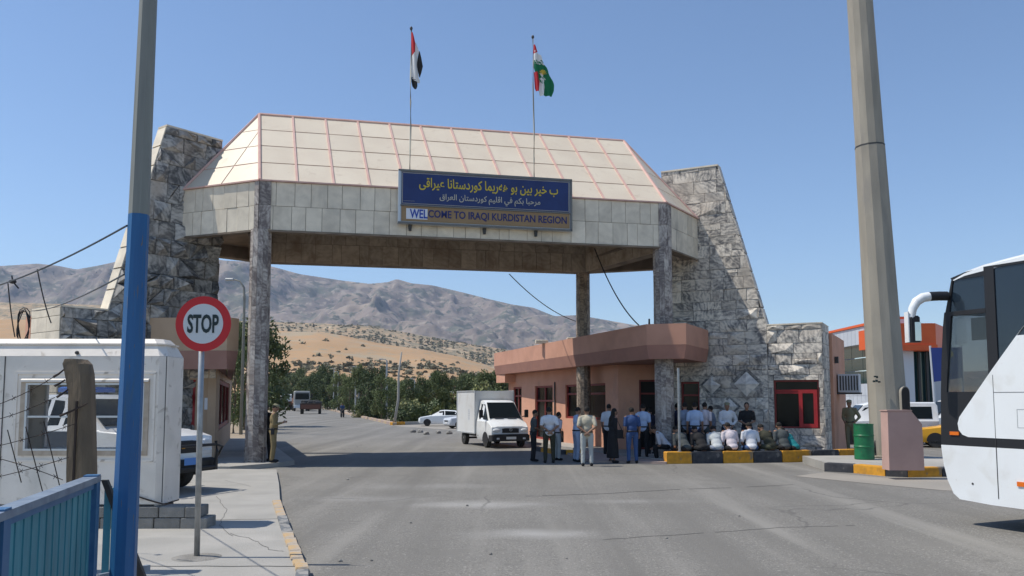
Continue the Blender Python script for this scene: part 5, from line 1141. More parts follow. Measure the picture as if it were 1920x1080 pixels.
# --- white box truck
bt = empty('box_truck', (0, 0, 0), 'white box truck parked under the gate facing the camera', 'truck')
cab = Car([(0, .42, .80, .84, .82, .70), (-.06, .36, .98, 1.02, .93, .78), (-.35, .34, 1.16, 1.20, .965, .80), (-.62, .34, 1.24, 1.32, .97, .80), (-.66, .34, 1.26, 1.36, .97, .80), (-1.42, .34, 1.26, 2.18, .97, .76), (-1.6, .34, 1.26, 2.24, .97, .76), (-2.15, .34, 1.26, 2.27, .97, .76)])
cab.body('cab', 'white_paint', bt)
mb = MB(); mb.slab([(-.70, -.80, 1.39), (-.70, .80, 1.39), (-1.39, .70, 2.13), (-1.39, -.70, 2.13)], (.02, 0, .018)); mb.build('windscreen', M['glass_dark'], bt)
for sy in (-1, 1):
    cab.side('side_window', 'glass_dark', bt, [(-.82, 1.34), (-1.30, 1.92), (-1.38, 2.05), (-1.86, 2.07), (-1.86, 1.34)], sy)
    cab.side('door_seam', 'black', bt, [(-1.93, .5), (-1.93, 2.1), (-1.945, 2.1), (-1.945, .5)], sy); cab.side('door_seam', 'black', bt, [(-.78, .8), (-.78, 1.3), (-.795, 1.3), (-.795, .8)], sy)
    arch(bt, cab, -.86, .40, sy); wheel(bt, -.86, sy * .86, .34, side=sy); wheel(bt, -4.2, sy * .86, .34, side=sy)
    mb = MB(); mb.ell((-.02 if 1 else 0, sy * .70, .83), (.09, .19, .095), 14, 9); mb.build('headlight', M['headlamp'], bt, True)
    mb = MB(); mb.cbox(-.92, -.84, sy * 1.17 - .10, sy * 1.17 + .10, 1.42, 1.80, .02); mir = mb.build('mirror', M['black'], bt); mb = MB(); mb.tube([(-.9, sy * .95, 1.45), (-.88, sy * 1.1, 1.5)], .025, 6); mb.build('mirror_arm', M['black'], bt)
mb = MB(); mb.cbox(-.04, .035, -.42, .42, .72, .94, .02); gr = mb.build('grille', M['black'], bt)
for k in range(3): mb = MB(); mb.box(.036, .045, -.40, .40, .76 + k * .06, .775 + k * .06); mb.build('grille_bar', M['dark_steel'], gr)
mb = MB(); ring = [(.05, .07 * math.cos(2 * math.pi * k / 16), .87 + .07 * math.sin(2 * math.pi * k / 16)) for k in range(17)]; mb.tube(ring, .008, 5)
for k in range(3): a = math.pi / 2 + k * 2 * math.pi / 3; mb.cyl((.05, 0, .87), (.05, .066 * math.cos(a), .87 + .066 * math.sin(a)), .007, n=5)
mb.build('star_emblem', M['frame_alu'], gr)
mb = MB(); mb.cbox(-.45, .10, -.96, .96, .33, .66, .05); bp_ = mb.build('bumper', M['black'], bt)
mb = MB(); mb.box(.101, .112, -.25, .25, .42, .54); mb.build('number_plate', M['plate'], bp_)
for sy in (-1, 1): mb = MB(); mb.cbox(.08, .115, sy * .66 - .07, sy * .66 + .07, .42, .5, .01); mb.build('fog_lamp', M['headlamp'], bp_)
for k in (-1, 1): mb = MB(); mb.slab([(-.66, k * .1, 1.385), (-.66, k * .55, 1.385), (-.70, k * .55, 1.42), (-.70, k * .1, 1.41)], (.012, 0, .012)); mb.build('wiper', M['black'], bt)
mb = MB(); mb.box(-2.22, -5.15, -1.02, 1.02, .62, 2.72); cb_ = mb.build('cargo_box', M['white_paint'], bt)
for sy in (-1, 1):
    for zz in (.60, 2.68): mb = MB(); mb.box(-5.17, -2.2, sy * 1.025 - .02, sy * 1.025 + .02, zz, zz + .06); mb.build('box_edge', M['frame_alu'], cb_)
    for xx in (-2.22, -5.13): mb = MB(); mb.box(xx - .03, xx + .03, sy * 1.028 - .02, sy * 1.028 + .02, .66, 2.68); mb.build('box_edge', M['frame_alu'], cb_)
    for k in range(6): mb = MB(); mb.box(-3.3, -3.05, sy * 1.022 - .006, sy * 1.022 + .006, 1.3 + k * .09, 1.34 + k * .09); mb.build('vent_slat', M['clad'], cb_)
mb = MB(); mb.box(-5.1, -.9, -.4, .4, .42, .60); mb.build('chassis', M['black'], bt)
for x in (-.86, -4.2): mb = MB(); mb.cyl((x, -.8, .34), (x, .8, .34), .05, n=8); mb.build('axle', M['dark_steel'], bt)
q = G(953, 838); finish(bt, (q.x + .10, q.y - .95, 0), math.atan2(-.925, .36), .905)
# --- police car beside the cabin
pc = empty('police_car', (0, 0, 0), 'white police off-roader with dark lower doors seen through and beside the cabin', 'car')
tb = Car([(0, .55, .98, 1.00, .86, .80), (-.08, .45, 1.12, 1.14, .95, .84), (-.5, .40, 1.22, 1.26, .99, .86), (-1.15, .40, 1.26, 1.30, 1., .86), (-1.25, .40, 1.28, 1.34, 1., .84), (-1.95, .40, 1.28, 1.90, 1., .74), (-2.2, .40, 1.28, 1.98, 1., .74), (-4.6, .40, 1.26, 1.97, 1., .74), (-4.95, .45, 1.26, 1.90, .99, .74), (-5.12, .5, 1.2, 1.3, .96, .8)])
tb.body('body', 'white_paint', pc)
for sy in (-1, 1):
    tb.side('side_window', 'glass_dark', pc, [(-1.55, 1.36), (-2.03, 1.82), (-2.6, 1.87), (-2.6, 1.36)], sy); tb.side('side_window', 'glass_dark', pc, [(-2.72, 1.36), (-2.72, 1.87), (-3.4, 1.87), (-3.62, 1.36)], sy); tb.side('side_window', 'glass_dark', pc, [(-3.78, 1.36), (-3.6, 1.87), (-4.6, 1.85), (-4.7, 1.36)], sy)
    tb.side('dark_door_panel', 'police_blue', pc, [(-1.35, .62), (-1.35, 1.24), (-3.7, 1.24), (-3.9, .62)], sy, .006)
    for x in (-1.35, -2.66, -3.7): tb.side('door_seam', 'black', pc, [(x, .5), (x, 1.3), (x - .015, 1.3), (x - .015, .5)], sy, .012)
    for x in (-2.5, -3.6): tb.side('door_handle', 'black', pc, [(x, 1.14), (x, 1.18), (x - .18, 1.18), (x - .18, 1.14)], sy, .03)
    arch(pc, tb, -.95, .46, sy); arch(pc, tb, -4.05, .46, sy); wheel(pc, -.95, sy * .88, .40, .27, sy); wheel(pc, -4.05, sy * .88, .40, .27, sy)
    mb = MB(); mb.cbox(-.10, .0 + .012, sy * .73 - .13, sy * .73 + .13, .93, 1.07, .03); mb.build('headlight', M['headlamp'], pc); mb = MB(); mb.cbox(-.09, .018, sy * .72 - .13, sy * .72 + .13, .76, .86, .02); mb.build('lower_lamp', M['headlamp'], pc)
    mb = MB(); mb.cbox(-1.62, -1.5, sy * 1.10 - .1, sy * 1.1 + .1, 1.32, 1.5, .02); mb.build('mirror', M['white_paint'], pc)
    mb = MB(); mb.tube([(.18, sy * .74, .45), (.24, sy * .74, .8), (.2, sy * .74, 1.02)], .035, 8); mb.tube([(.2, sy * .74, .95), (.22, sy * .92, .9), (.05, sy * .98, .7)], .025, 8); mb.build('bull_bar', M['black'], pc)
mb = MB(); mb.slab([(-1.22, -.80, 1.36), (-1.22, .80, 1.36), (-1.92, .68, 1.87), (-1.92, -.68, 1.87)], (.015, 0, .02)); mb.build('windscreen', M['glass_dark'], pc)
mb = MB(); mb.cbox(-.06, .012, -.58, .58, .80, 1.05, .03); g_ = mb.build('grille', M['black'], pc)
mb = MB(); mb.box(.013, .026, -.58, .58, .905, .95); mb.build('grille_bar', M['frame_alu'], g_)
mb = MB(); mb.slab([(.028, -.11, .91), (.028, -.04, .91), (.028, -.04, .89), (.028, .04, .89), (.028, .04, .91), (.028, .11, .91), (.028, .12, .945), (.028, .04, .945), (.028, .04, .965), (.028, -.04, .965), (.028, -.04, .945), (.028, -.12, .945)], (.01, 0, 0)); mb.build('emblem', M['kerb_y'], g_)
mb = MB(); mb.cbox(-.3, .12, -.96, .96, .42, .68, .05); b_2 = mb.build('bumper', M['black'], pc); mb = MB(); mb.box(.25, .262, -.20, .20, .58, .72); mb.build('blue_plate', M['blue_sky_plate'], b_2)
for zz in (.50, .95): mb = MB(); mb.tube([(.2, -.74, zz), (.2, .74, zz)], .03, 8); mb.build('bull_bar', M['black'], pc)
mb = MB(); mb.cbox(-2.75, -2.45, -.62, .62, 2.03, 2.14, .03); mb.build('beacon_bar', M['blue_light'], pc)
for sy in (-1, 1): mb = MB(); mb.box(-2.65, -2.6, sy * .5 - .03, sy * .5 + .03, 1.95, 2.04); mb.build('beacon_foot', M['black'], pc)
q = G(352, 931, .09); hdg = math.atan2(-.36, .93)
finish(pc, (q.x + .93 * .95 + .36 * -.88 * -1 * -1 - .90, q.y - .36 * .95 + .93 * .88 - .0, .09), hdg, 1.05)
# --- generic cars
def hatch(name, label, cat, paint, loc, rz, s=1., kind='hatch', group=None):
    r = empty(name, (0, 0, 0), label, cat, group)
    if kind == 'hatch': c = Car([(0, .35, .62, .64, .70, .6), (-.15, .25, .78, .80, .84, .7), (-1.0, .22, .92, .95, .86, .70), (-1.05, .22, .93, .98, .86, .70), (-1.95, .22, .95, 1.42, .87, .58), (-2.4, .22, .96, 1.47, .87, .58), (-3.4, .22, .98, 1.42, .87, .58), (-4.05, .26, 1.0, 1.12, .84, .6), (-4.15, .35, .85, .9, .8, .6)]); wins = [[(-1.35, 1.0), (-1.95, 1.34), (-2.35, 1.39), (-2.35, 1.0)], [(-2.43, 1.0), (-2.43, 1.39), (-3.3, 1.34), (-3.65, 1.06), (-3.4, 1.0)]]; W = (-.8, -3.35); rw = .30; ws = ((-1.1, .99), (-1.93, 1.39)); L = 4.15
    elif kind == 'van': c = Car([(0, .4, .8, .84, .8, .7), (-.1, .3, 1.0, 1.04, .9, .78), (-.7, .3, 1.15, 1.25, .93, .8), (-1.4, .3, 1.2, 2.0, .95, .76), (-1.8, .3, 1.2, 2.12, .95, .76), (-4.8, .3, 1.2, 2.12, .95, .76), (-4.9, .35, 1.2, 2.0, .93, .74)]); wins = [[(-.95, 1.3), (-1.45, 1.85), (-2.0, 1.9), (-2.0, 1.3)], [(-2.15, 1.3), (-2.15, 1.9), (-3.3, 1.9), (-3.3, 1.3)], [(-3.4, 1.3), (-3.4, 1.9), (-4.6, 1.9), (-4.6, 1.3)]]; W = (-.8, -3.9); rw = .34; ws = ((-.72, 1.28), (-1.38, 1.95)); L = 4.9
    else: c = Car([(0, .35, .66, .68, .74, .64), (-.12, .25, .82, .84, .84, .7), (-1.1, .22, .94, .97, .87, .7), (-1.75, .22, .96, 1.42, .87, .6), (-2.9, .22, .98, 1.44, .87, .6), (-3.55, .22, 1.0, 1.05, .86, .66), (-4.3, .3, .98, 1.0, .84, .7), (-4.4, .35, .85, .88, .8, .7)]); wins = [[(-1.35, 1.01), (-1.78, 1.36), (-2.2, 1.38), (-2.2, 1.01)], [(-2.28, 1.01), (-2.28, 1.38), (-2.88, 1.36), (-3.25, 1.04)]]; W = (-.8, -3.5); rw = .31; ws = ((-1.15, 1.0), (-1.74, 1.38)); L = 4.4
    c.body('body', paint, r)
    for sy in (-1, 1):
        for w in wins: c.side('side_window', 'glass_dark', r, w, sy)
        for x in W: arch(r, c, x, rw + .05, sy); wheel(r, x, sy * (c.at(x)[4] - .12), rw, .2, sy)
        mb = MB(); mb.cbox(-.14, -.01, sy * .58 - .12, sy * .58 + .12, .60, .72, .02); mb.build('headlight', M['headlamp'], r)
        x2 = c.st[0][0]; mb = MB(); mb.cbox(x2 - .01, x2 + .06, sy * .62 - .1, sy * .62 + .1, .72, .9, .02); mb.build('tail_light', M['red_paint'], r)
    hr = c.at(ws[1][0])[5] - .02; hw_ = c.at(ws[0][0])[5]
    mb = MB(); mb.slab([(ws[0][0], -hw_, ws[0][1]), (ws[0][0], hw_, ws[0][1]), (ws[1][0], hr, ws[1][1]), (ws[1][0], -hr, ws[1][1])], (.012, 0, .02)); mb.build('windscreen', M['glass_dark'], r)
    mb = MB(); mb.box(.0, .02, -.25, .25, .4, .5); mb.build('number_plate', M['plate'], r)
    mb = MB(); mb.cbox(-.03, .012, -.4, .4, .55, .66, .01); mb.build('grille', M['black'], r)
    finish(r, loc, rz, s); return r
q = G(783, 799); hatch('hatchback', 'white hatchback parked on the dusty ground beyond the road', 'car', 'white_paint', (q.x, q.y + .6, 0), R(186), .86)
q = G(836, 804); hatch('parked_car', 'silver-white car half hidden behind the box truck', 'car', 'clad', (q.x, q.y + .3, 0), R(205), .9, 'sedan')
q = Z(1567, 800, 39); hatch('minibus', 'white minibus parked behind the green barrel and guard', 'van', 'white_paint', (q.x, 39.5, 0), R(172), .92, 'van')
q = Z(1715, 800, 40); r = hatch('taxi', 'orange-yellow taxi with brown panels behind the mast', 'taxi', 'taxi', (PX(1708, 37), 37, 0), R(160), .95, 'sedan')
mb = MB(); mb.box(-3.1, -1.25, -.9, -.885, .5, .92); mb.build('brown_panel', M['maroon'], r)
q = Z(1722, 735, 46); hatch('parked_car', 'white van roof showing between the mast and the coach', 'van', 'white_paint', (PX(1716, 44), 44, 0), R(178), 1.0, 'van')
# --- far trucks
ft_ = empty('lorry', (0, 0, 0), 'lorry with a white covered body driving away on the far road', 'truck')
mb = MB(); mb.cbox(-6.5, -1, -1.2, 1.2, 1.7, 3.1, .08); mb.build('white_cover', M['white_paint'], ft_); mb = MB(); mb.box(-6.6, -.9, -1.22, 1.22, .95, 1.69); mb.build('drop_side', M['maroon'], ft_)
mb = MB(); mb.cbox(-.85, .9, -1.15, 1.15, .7, 2.7, .12); mb.build('cab', M['dark_steel'], ft_); mb = MB(); mb.box(.901, .93, -1., 1., 1.6, 2.4); mb.build('windscreen', M['glass_dark'], ft_)
for x in (.1, -4.6, -5.7):
    for sy in (-1, 1): wheel(ft_, x, sy * 1.05, .5, .3, sy)
q = G(515, 768); finish(ft_, (q.x + 1, q.y, 0), R(118), 1.05)
f2 = empty('lorry', (0, 0, 0), 'oncoming lorry with pale cab on the far road behind the loaded flatbed', 'truck')
mb = MB(); mb.cbox(-2.0, 0, -1.2, 1.2, .8, 3.1, .15); mb.build('cab', M['lorry_grey'], f2); mb = MB(); mb.slab([(.01, -1.05, 1.8), (.01, 1.05, 1.8), (-.02, 1.0, 2.75), (-.02, -1.0, 2.75)], (.03, 0, 0)); mb.build('windscreen', M['glass_dark'], f2)
mb = MB(); mb.box(-8, -2.1, -1.22, 1.22, 1.2, 2.4); mb.build('cargo_bed', M['maroon'], f2); mb = MB(); mb.cbox(-.3, .12, -1.2, 1.2, .5, .95, .05); mb.build('bumper', M['clad'], f2)
for sy in (-1, 1): mb = MB(); mb.box(-.4, -.2, sy * 1.45 - .1, sy * 1.45 + .1, 2., 2.7); mb.build('mirror', M['black'], f2)
for x in (-.9, -6.5):
    for sy in (-1, 1): wheel(f2, x, sy * 1.05, .5, .3, sy)
q = G(566, 771); finish(f2, (q.x, q.y, 0), R(-73), 1.2)
f3 = empty('flatbed_truck', (0, 0, 0), 'low flatbed heaped with brown scrap on the far road', 'truck')
mb = MB(); mb.box(-4, 0, -1.2, 1.2, .55, 1.25); mb.build('bed', M['c_brown'], f3); mb = MB(); mb.box(.005, .03, -1.1, 1.1, .62, 1.1); mb.build('tailgate', M['maroon'], f3)
mb = MB(); g = random.Random(3)
for k in range(26): x, y = g.uniform(-3.7, -.3), g.uniform(-1, 1); mb.cbox(x - .3, x + .3, y - .25, y + .25, 1.1, 1.3 + g.uniform(0, .35), .05)
mb.build('load', M['dark_steel'], f3)
for x in (-.9, -3.2):
    for sy in (-1, 1): wheel(f3, x, sy * 1.02, .42, .3, sy)
q = G(582, 776.5); finish(f3, (q.x, q.y, 0), R(-78), 1.25)
# --- coach
CP1, CP0 = Z(1919, 750, 12.8), Z(1777, 750, 14.0); BP = Vector((CP0.x, CP0.y)); BD = (Vector((CP1.x, CP1.y)) - BP).normalized(); BN = Vector((BD.y, -BD.x)); BN = BN if BN.x < 0 else -BN
co = empty('coach', v3(BP + BD * 1.5, 0), 'large white coach with black glazing entering from the right edge', 'bus'); bp3, bd3, bn3 = v3(BP, 0), v3(BD, 0), v3(BN, 0)
def oB(px, py): return OP(px, py, BP, BD)
def bq(s, z, d=0.): return bp3 + bd3 * s + bn3 * d + Vector((0, 0, z))
def bpoly(pts, d0, d1, m, name, parent=co):
    mb = MB(); mb.slab([bq(s, z, d0) for s, z in pts], bn3 * (d1 - d0)); return mb.build(name, M[m], parent)
WB = 2.5; LEN = 11.5
ro = [oB(*p) for p in ((1919, 474), (1880, 484), (1840, 495), (1808, 507), (1786, 520))]; ztop = max(r[1] for r in ro); 
fr = [oB(*p) for p in ((1779, 535), (1773, 560), (1768, 610), (1765, 680), (1764, 740), (1764, 800), (1765, 838), (1769, 868), (1777, 900), (1788, 925), (1800, 936))]; bt_ = [oB(*p) for p in ((1860, 947), (1919, 955))]
print('coach', ro, fr[4], bt_, 'ztop', ztop)
zr = ro[0][1]; zbt = bt_[1][1]; zband0 = oB(1850, 838.5)[1]; zbel = oB(1850, 821)[1]
split = [p for p in fr if p[1] > zband0]; lowp = [p for p in fr if p[1] <= zband0]
s_b = interp([(p[1], p[0]) for p in sorted(fr, key=lambda q: q[1])], zband0)
# lower white skirt
low_poly = [(LEN, zband0), (s_b, zband0)] + lowp + bt_ + [(LEN, zbt)]
bpoly(low_poly, 0, -.06, 'white_paint', 'lower_panel')
# white swoosh panel
sw = [oB(*p) for p in ((1919, 611), (1890, 651), (1860, 693), (1814, 760), (1799, 782), (1796, 794), (1798, 806), (1805, 815), (1816, 818.5))]
zsw1 = 3.05; s_up = sw[0][0] + (zsw1 - sw[0][1]) * (sw[0][0] - sw[2][0]) / (sw[0][1] - sw[2][1])
bpoly([(LEN, zbel), (LEN, zsw1), (s_up, zsw1)] + sw[:-1] + [(sw[-1][0], zbel)], .006, -.05, 'white_paint', 'side_panel')
# black surround
dw = [oB(*p) for p in ((1783, 592), (1848, 587), (1851, 733), (1775, 736))]; uw = [oB(*p) for p in ((1786, 524), (1848, 509), (1848, 580), (1780, 585))]; bw = [oB(*p) for p in ((1863, 506), (1919, 492))]
zwt = uw[1][1]; zdt = (dw[0][1] + dw[1][1]) / 2; zdb = (dw[2][1] + dw[3][1]) / 2; zub = uw[3][1]; s_p0, s_p1 = dw[1][0], bw[0][0]; zgt = max(bw[0][1], bw[1][1])
frs = sorted(fr, key=lambda q: -q[1])
def fs(z): return interp([(p[1], p[0]) for p in sorted(fr + ro, key=lambda q: q[1])], z)
bpoly([(fs(zband0), zband0), (fs(zbel), zbel), (fs(1.9), 1.9), (fs(zdb), zdb), (sw[3][0] + .55, zdb), (sw[3][0] + .1, sw[4][1]), (sw[5][0] + .1, sw[5][1]), (sw[7][0] + .1, zbel + .02), (LEN, zbel + .01), (LEN, zband0 + .002), ], 0, -.05, 'black', 'black_band')
pil = [(fs(z), z) for z in (zdb, 2.3, 2.7, zdt, zub, 3.3, zwt * .985)]
bpoly(pil + [(uw[0][0], zwt * .985), (uw[3][0], zub), (dw[0][0], zdt), (dw[3][0], zdb)], 0, -.05, 'black', 'front_pillar')
bpoly([(uw[3][0], zub), (s_p0, zub), (s_p0, zdt), (dw[0][0], zdt)], .01, -.05, 'black', 'window_bar')
bpoly([(s_p0, zdb - .02), (s_p0, zwt), (s_p1, zwt), (s_p1, zdb - .02)], .004, -.05, 'black', 'window_pillar')
bpoly([(s_p0, zwt), (s_p0, zgt + .03), (LEN, zgt + .03), (LEN, zgt - .01), (s_p1, zgt - .01), (s_p1, zwt)], .003, -.05, 'black', 'upper_frame')
bpoly([(uw[0][0] - .02, zwt * .985), (s_p0 + .01, zwt * .985), (s_p0 + .01, ro[1][1] - .10), (ro[3][0], ro[3][1] - .03), (uw[0][0] - .04, ro[4][1] - .01)], -.001, -.05, 'black', 'upper_corner')
bpoly([(dw[0][0], zdt), (s_p0, zdt), (s_p0, zdb), (dw[3][0], zdb)], -.02, -.03, 'bus_glass2', 'driver_window')
bpoly([(uw[0][0], zwt * .985), (s_p0, zwt * .985), (s_p0, zub), (uw[3][0], zub)], -.02, -.03, 'bus_glass', 'upper_window')
bpoly([(s_p1, zgt - .01), (LEN, zgt - .01), (LEN, zsw1 - .1), (s_up, zsw1 - .1), (sw[2][0], sw[2][1] - .1), (s_p1, sw[2][1] - .2)], -.015, -.03, 'bus_glass', 'side_window')
# roof, skin swept across the width
rp_ = [(LEN, zr + .02)] + [(s, z) for s, z in ro] ; rings = []
mb = MB(); prof = [(LEN, zr - .12)] + [(LEN, zr)] + ro + [(ro[4][0] + .02, ro[4][1] - .06), (ro[3][0], ro[3][1] - .09), (ro[1][0], ro[1][1] - .12)]
for d, dz in ((.0, -.05), (-.05, -.01), (-.25, .03), (-WB / 2, .07), (-WB + .25, .03), (-WB + .05, -.01), (-WB, -.05)): rings.append([bq(s, z + (dz if i < 7 else 0), d) for i, (s, z) in enumerate(prof)])
mb.loft([[tuple(p) for p in r] for r in rings]); mb.build('roof', M['white_paint'], co, 'auto')
def cross(pts, m, name, th=.05):
    for a, b in zip(pts, pts[1:]):
        mb = MB(); mb.slab([bq(a[0], a[1], -.02), bq(b[0], b[1], -.02), bq(b[0], b[1], -WB + .02), bq(a[0], a[1], -WB + .02)], bd3 * th); mb.build(name, M[m], co)
cross([(fs(z), z) for z in (zbt + .1, 1.0, zband0)], 'white_paint', 'front_panel'); cross([(fs(z), z) for z in (zband0, 2.0 - .1)], 'black', 'dash_panel')
cross([(fs(z), z) for z in (1.9, 2.3, 2.7, 3.1, 3.5)], 'bus_glass2', 'windscreen', .015); cross([(fs(z), z) for z in (3.5, zwt * .985, ro[4][1])], 'black', 'header_panel')
# far side
for (z0_, z1_, m, nm) in ((zbt, 1.95, 'white_paint', 'far_side_panel'), (zgt - .1, zr - .02, 'black', 'far_side_header')): bpoly([(.15, z0_), (LEN, z0_), (LEN, z1_), (.15, z1_)], -WB + .06, -WB, m, nm)
bpoly([(.2, 1.96), (1.55, 1.96), (1.55, zgt - .11), (.2, zgt - .11)], -WB + .03, -WB + .02, 'bus_glass2', 'door_glass'); bpoly([(1.6, 1.96), (LEN, 1.96), (LEN, zgt - .11), (1.6, zgt - .11)], -WB + .03, -WB + .02, 'bus_glass', 'far_window')
for s in (.2, 1.56, 3.4, 5.2, 7., 9.): bpoly([(s, 1.95), (s + .08, 1.95), (s + .08, zgt - .1), (s, zgt - .1)], -WB + .07, -WB, 'black', 'far_pillar')
bpoly([(LEN, zbt), (LEN, zr), (LEN - .06, zr), (LEN - .06, zbt)], 0, -WB, 'white_paint', 'rear_panel'); bpoly([(.25, 1.15), (LEN - .07, 1.15), (LEN - .07, 1.22), (.25, 1.22)], -.07, -WB + .07, 'black', 'floor')
# interior
mb = MB(); mb.slab([bq(.18, 1.3, -.1), bq(.75, 1.3, -.1), bq(.62, 2.02, -.1), bq(.25, 2.05, -.1)], -bn3 * 2.2); mb.build('dashboard', M['black'], co)
c_ = bq(.86, 2.22, -.62); rg = []
for k in range(21): a = 2 * math.pi * k / 20; rg.append(c_ + bn3 * (.22 * math.cos(a)) + (Vector((0, 0, 1)) * .16 - bd3 * .12) * math.sin(a))
mb = MB(); mb.tube(rg, .017, 6); mb.cyl(c_ - Vector((0, 0, .25)) - bd3 * .12, c_, .03, n=6)
for k in range(3): a = k * 2.1; mb.cyl(c_, c_ + bn3 * (.21 * math.cos(a)) + (Vector((0, 0, 1)) * .16 - bd3 * .12) * math.sin(a), .012, n=5)
mb.build('steering_wheel', M['black'], co)
for k in range(5):
    for dd in (-.35, -1.6):
        s = 1.35 + k * 1.1 + (0 if k else 0); mb = MB(); mb.slab([bq(s, 1.25, dd), bq(s + .5, 1.25, dd), bq(s + .62, 2.55, dd), bq(s + .48, 2.55, dd), bq(s + .4, 1.75, dd), bq(s, 1.7, dd)], -bn3 * .5); mb.build('seat', M['sign_navy'], co)
mb = MB(); mb.slab([bq(.38, zdt - .05, -.15), bq(1.0, zdt - .05, -.15), bq(1.0, zdt - .42, -.15), bq(.38, zdt - .42, -.15)], -bn3 * .03); mb.build('sun_blind', M['black'], co)
mb = MB()
for k in range(9): s = s_p1 + .25 + k * .05; mb.slab([bq(s, 2.3, -.08 - .03 * (k % 2)), bq(s + .045, 2.3, -.08 - .03 * ((k + 1) % 2)), bq(s + .045, zgt - .1, -.08 - .03 * ((k + 1) % 2)), bq(s, zgt - .1, -.08 - .03 * (k % 2))], -bn3 * .01)
mb.build('curtain', M['c_blueshirt'], co)
# lamps, seams, mirror, wheels
def bbox(px0, py0, px1, py1, m, name, d0=.008, d1=.022):
    a, b = oB(px0, py0), oB(px1, py1); bpoly([(a[0], a[1]), (b[0], a[1]), (b[0], b[1]), (a[0], b[1])], d0, d1, m, name)
bbox(1782, 809, 1799, 816, 'amber', 'side_lamp', .001, .02); bbox(1908, 903, 1922, 913, 'amber', 'side_lamp', .001, .02)
sm = oB(1861, 700)[0]; bpoly([(sm, 2.45), (sm, .5), (sm + .008, .5), (sm + .008, 2.45)], .0005, .0085, 'dark_steel', 'panel_seam'); zz = oB(1890, 736)[1]; bpoly([(sm + .01, zz), (LEN, zz), (LEN, zz + .008), (sm + .01, zz + .008)], .0005, .0085, 'dark_steel', 'panel_seam')
a, b = oB(1907, 768), oB(1930, 803)
for (x0, x1, y0, y1) in ((a[0], b[0], a[1], a[1] + .006), (a[0], b[0], b[1], b[1] + .006), (a[0], a[0] + .006, b[1], a[1])): bpoly([(x0, y0), (x1, y0), (x1, y1), (x0, y1)], .0065, .0088, 'steel', 'flap_seam')
p = oB(1824, 907); mb = MB(); mb.cyl(bq(p[0], p[1], -.01), bq(p[0], p[1], .006), .018, n=10); mb.build('jack_plug', M['dark_steel'], co)
def mzp(px, py): return Z(px, py, 13.9)
mb = MB(); mb.tube([mzp(1776, 555), mzp(1760, 555), mzp(1741, 556)], .078, 12); ma = mb.build('mirror_arm', M['black'], co, 'auto')
mb = MB(); mb.tube([mzp(1742, 556), mzp(1730, 558), mzp(1718, 566), mzp(1711, 579), mzp(1708, 598)], [.08, .08, .08, .07, .06], 12); mb.build('white_shell', M['white_paint'], ma, 'auto')
c_ = mzp(1714, 617); w_ = 11 / FPX * 13.9; h_ = 25 / FPX * 13.9; mb = MB(); mb.cbox(c_.x - w_, c_.x + w_ * .9, c_.y - .06, c_.y + .10, c_.z - h_, c_.z + h_, .03); mh = mb.build('mirror_head', M['black'], ma)
mb = MB(); mb.box(c_.x - w_ * .2, c_.x + w_ * .85, c_.y - .072, c_.y - .061, c_.z - h_ * .9, c_.z + h_ * .5); mgm = mat('mirror_glass', (.5, .5, .5), .05, 1.); M['mirror_glass'] = mgm; mb.build('mirror_glass', mgm, mh)
mb = MB(); mb.box(c_.x - w_ - .02, c_.x - w_ - .001, c_.y - .05, c_.y + .09, c_.z - h_, c_.z + h_ * 1.3); mb.build('mirror_edge', M['white_paint'], mh)
for s in (2.95, 8.6):
    for dd, sd in ((-.02, 1), (-WB + .02, -1)):
        mb = MB(); cc = bq(s, .5, dd - .14 * sd); mb.cyl(cc - bn3 * .14, cc + bn3 * .14, .5, n=24); wl = mb.build('wheel', M['rubber'], co, 'auto'); mb = MB(); mb.cyl(cc + bn3 * .141 * sd, cc + bn3 * .16 * sd, .28, n=16); mb.build('rim', M['steel'], wl)
mb = MB(); mb.cyl(bq(1.1, zr - .02, -.9), bq(1.35, zr + .42, -.9), .008, n=5); mb.cyl(bq(1.1, zr - .02, -.9), bq(1.16, zr + .11, -.9), .02, n=6); mb.build('aerial', M['black'], co)
# motorcycle with rider far down the road
q = G(642, 782.5); mo = empty('motorcycle', (q.x, q.y, 0), 'small motorcycle with rider far away on the road', 'motorcycle')
for dy in (-.65, .65): mb = MB(); mb.lathe([(.2, -.05), (.31, -.05), (.31, .05), (.2, .05)], 16, 0, (q.x, q.y + dy, .31), 'X'); mb.build('wheel', M['rubber'], mo)
mb = MB(); mb.cbox(q.x - .12, q.x + .12, q.y - .4, q.y + .6, .5, .85, .05); mb.tube([(q.x - .32, q.y - .45, 1.02), (q.x, q.y - .5, .98), (q.x + .32, q.y - .45, 1.02)], .02, 6); mb.tube([(q.x, q.y - .65, .31), (q.x, q.y - .48, 1.0)], .03, 6); mb.build('frame', M['dark_steel'], mo)
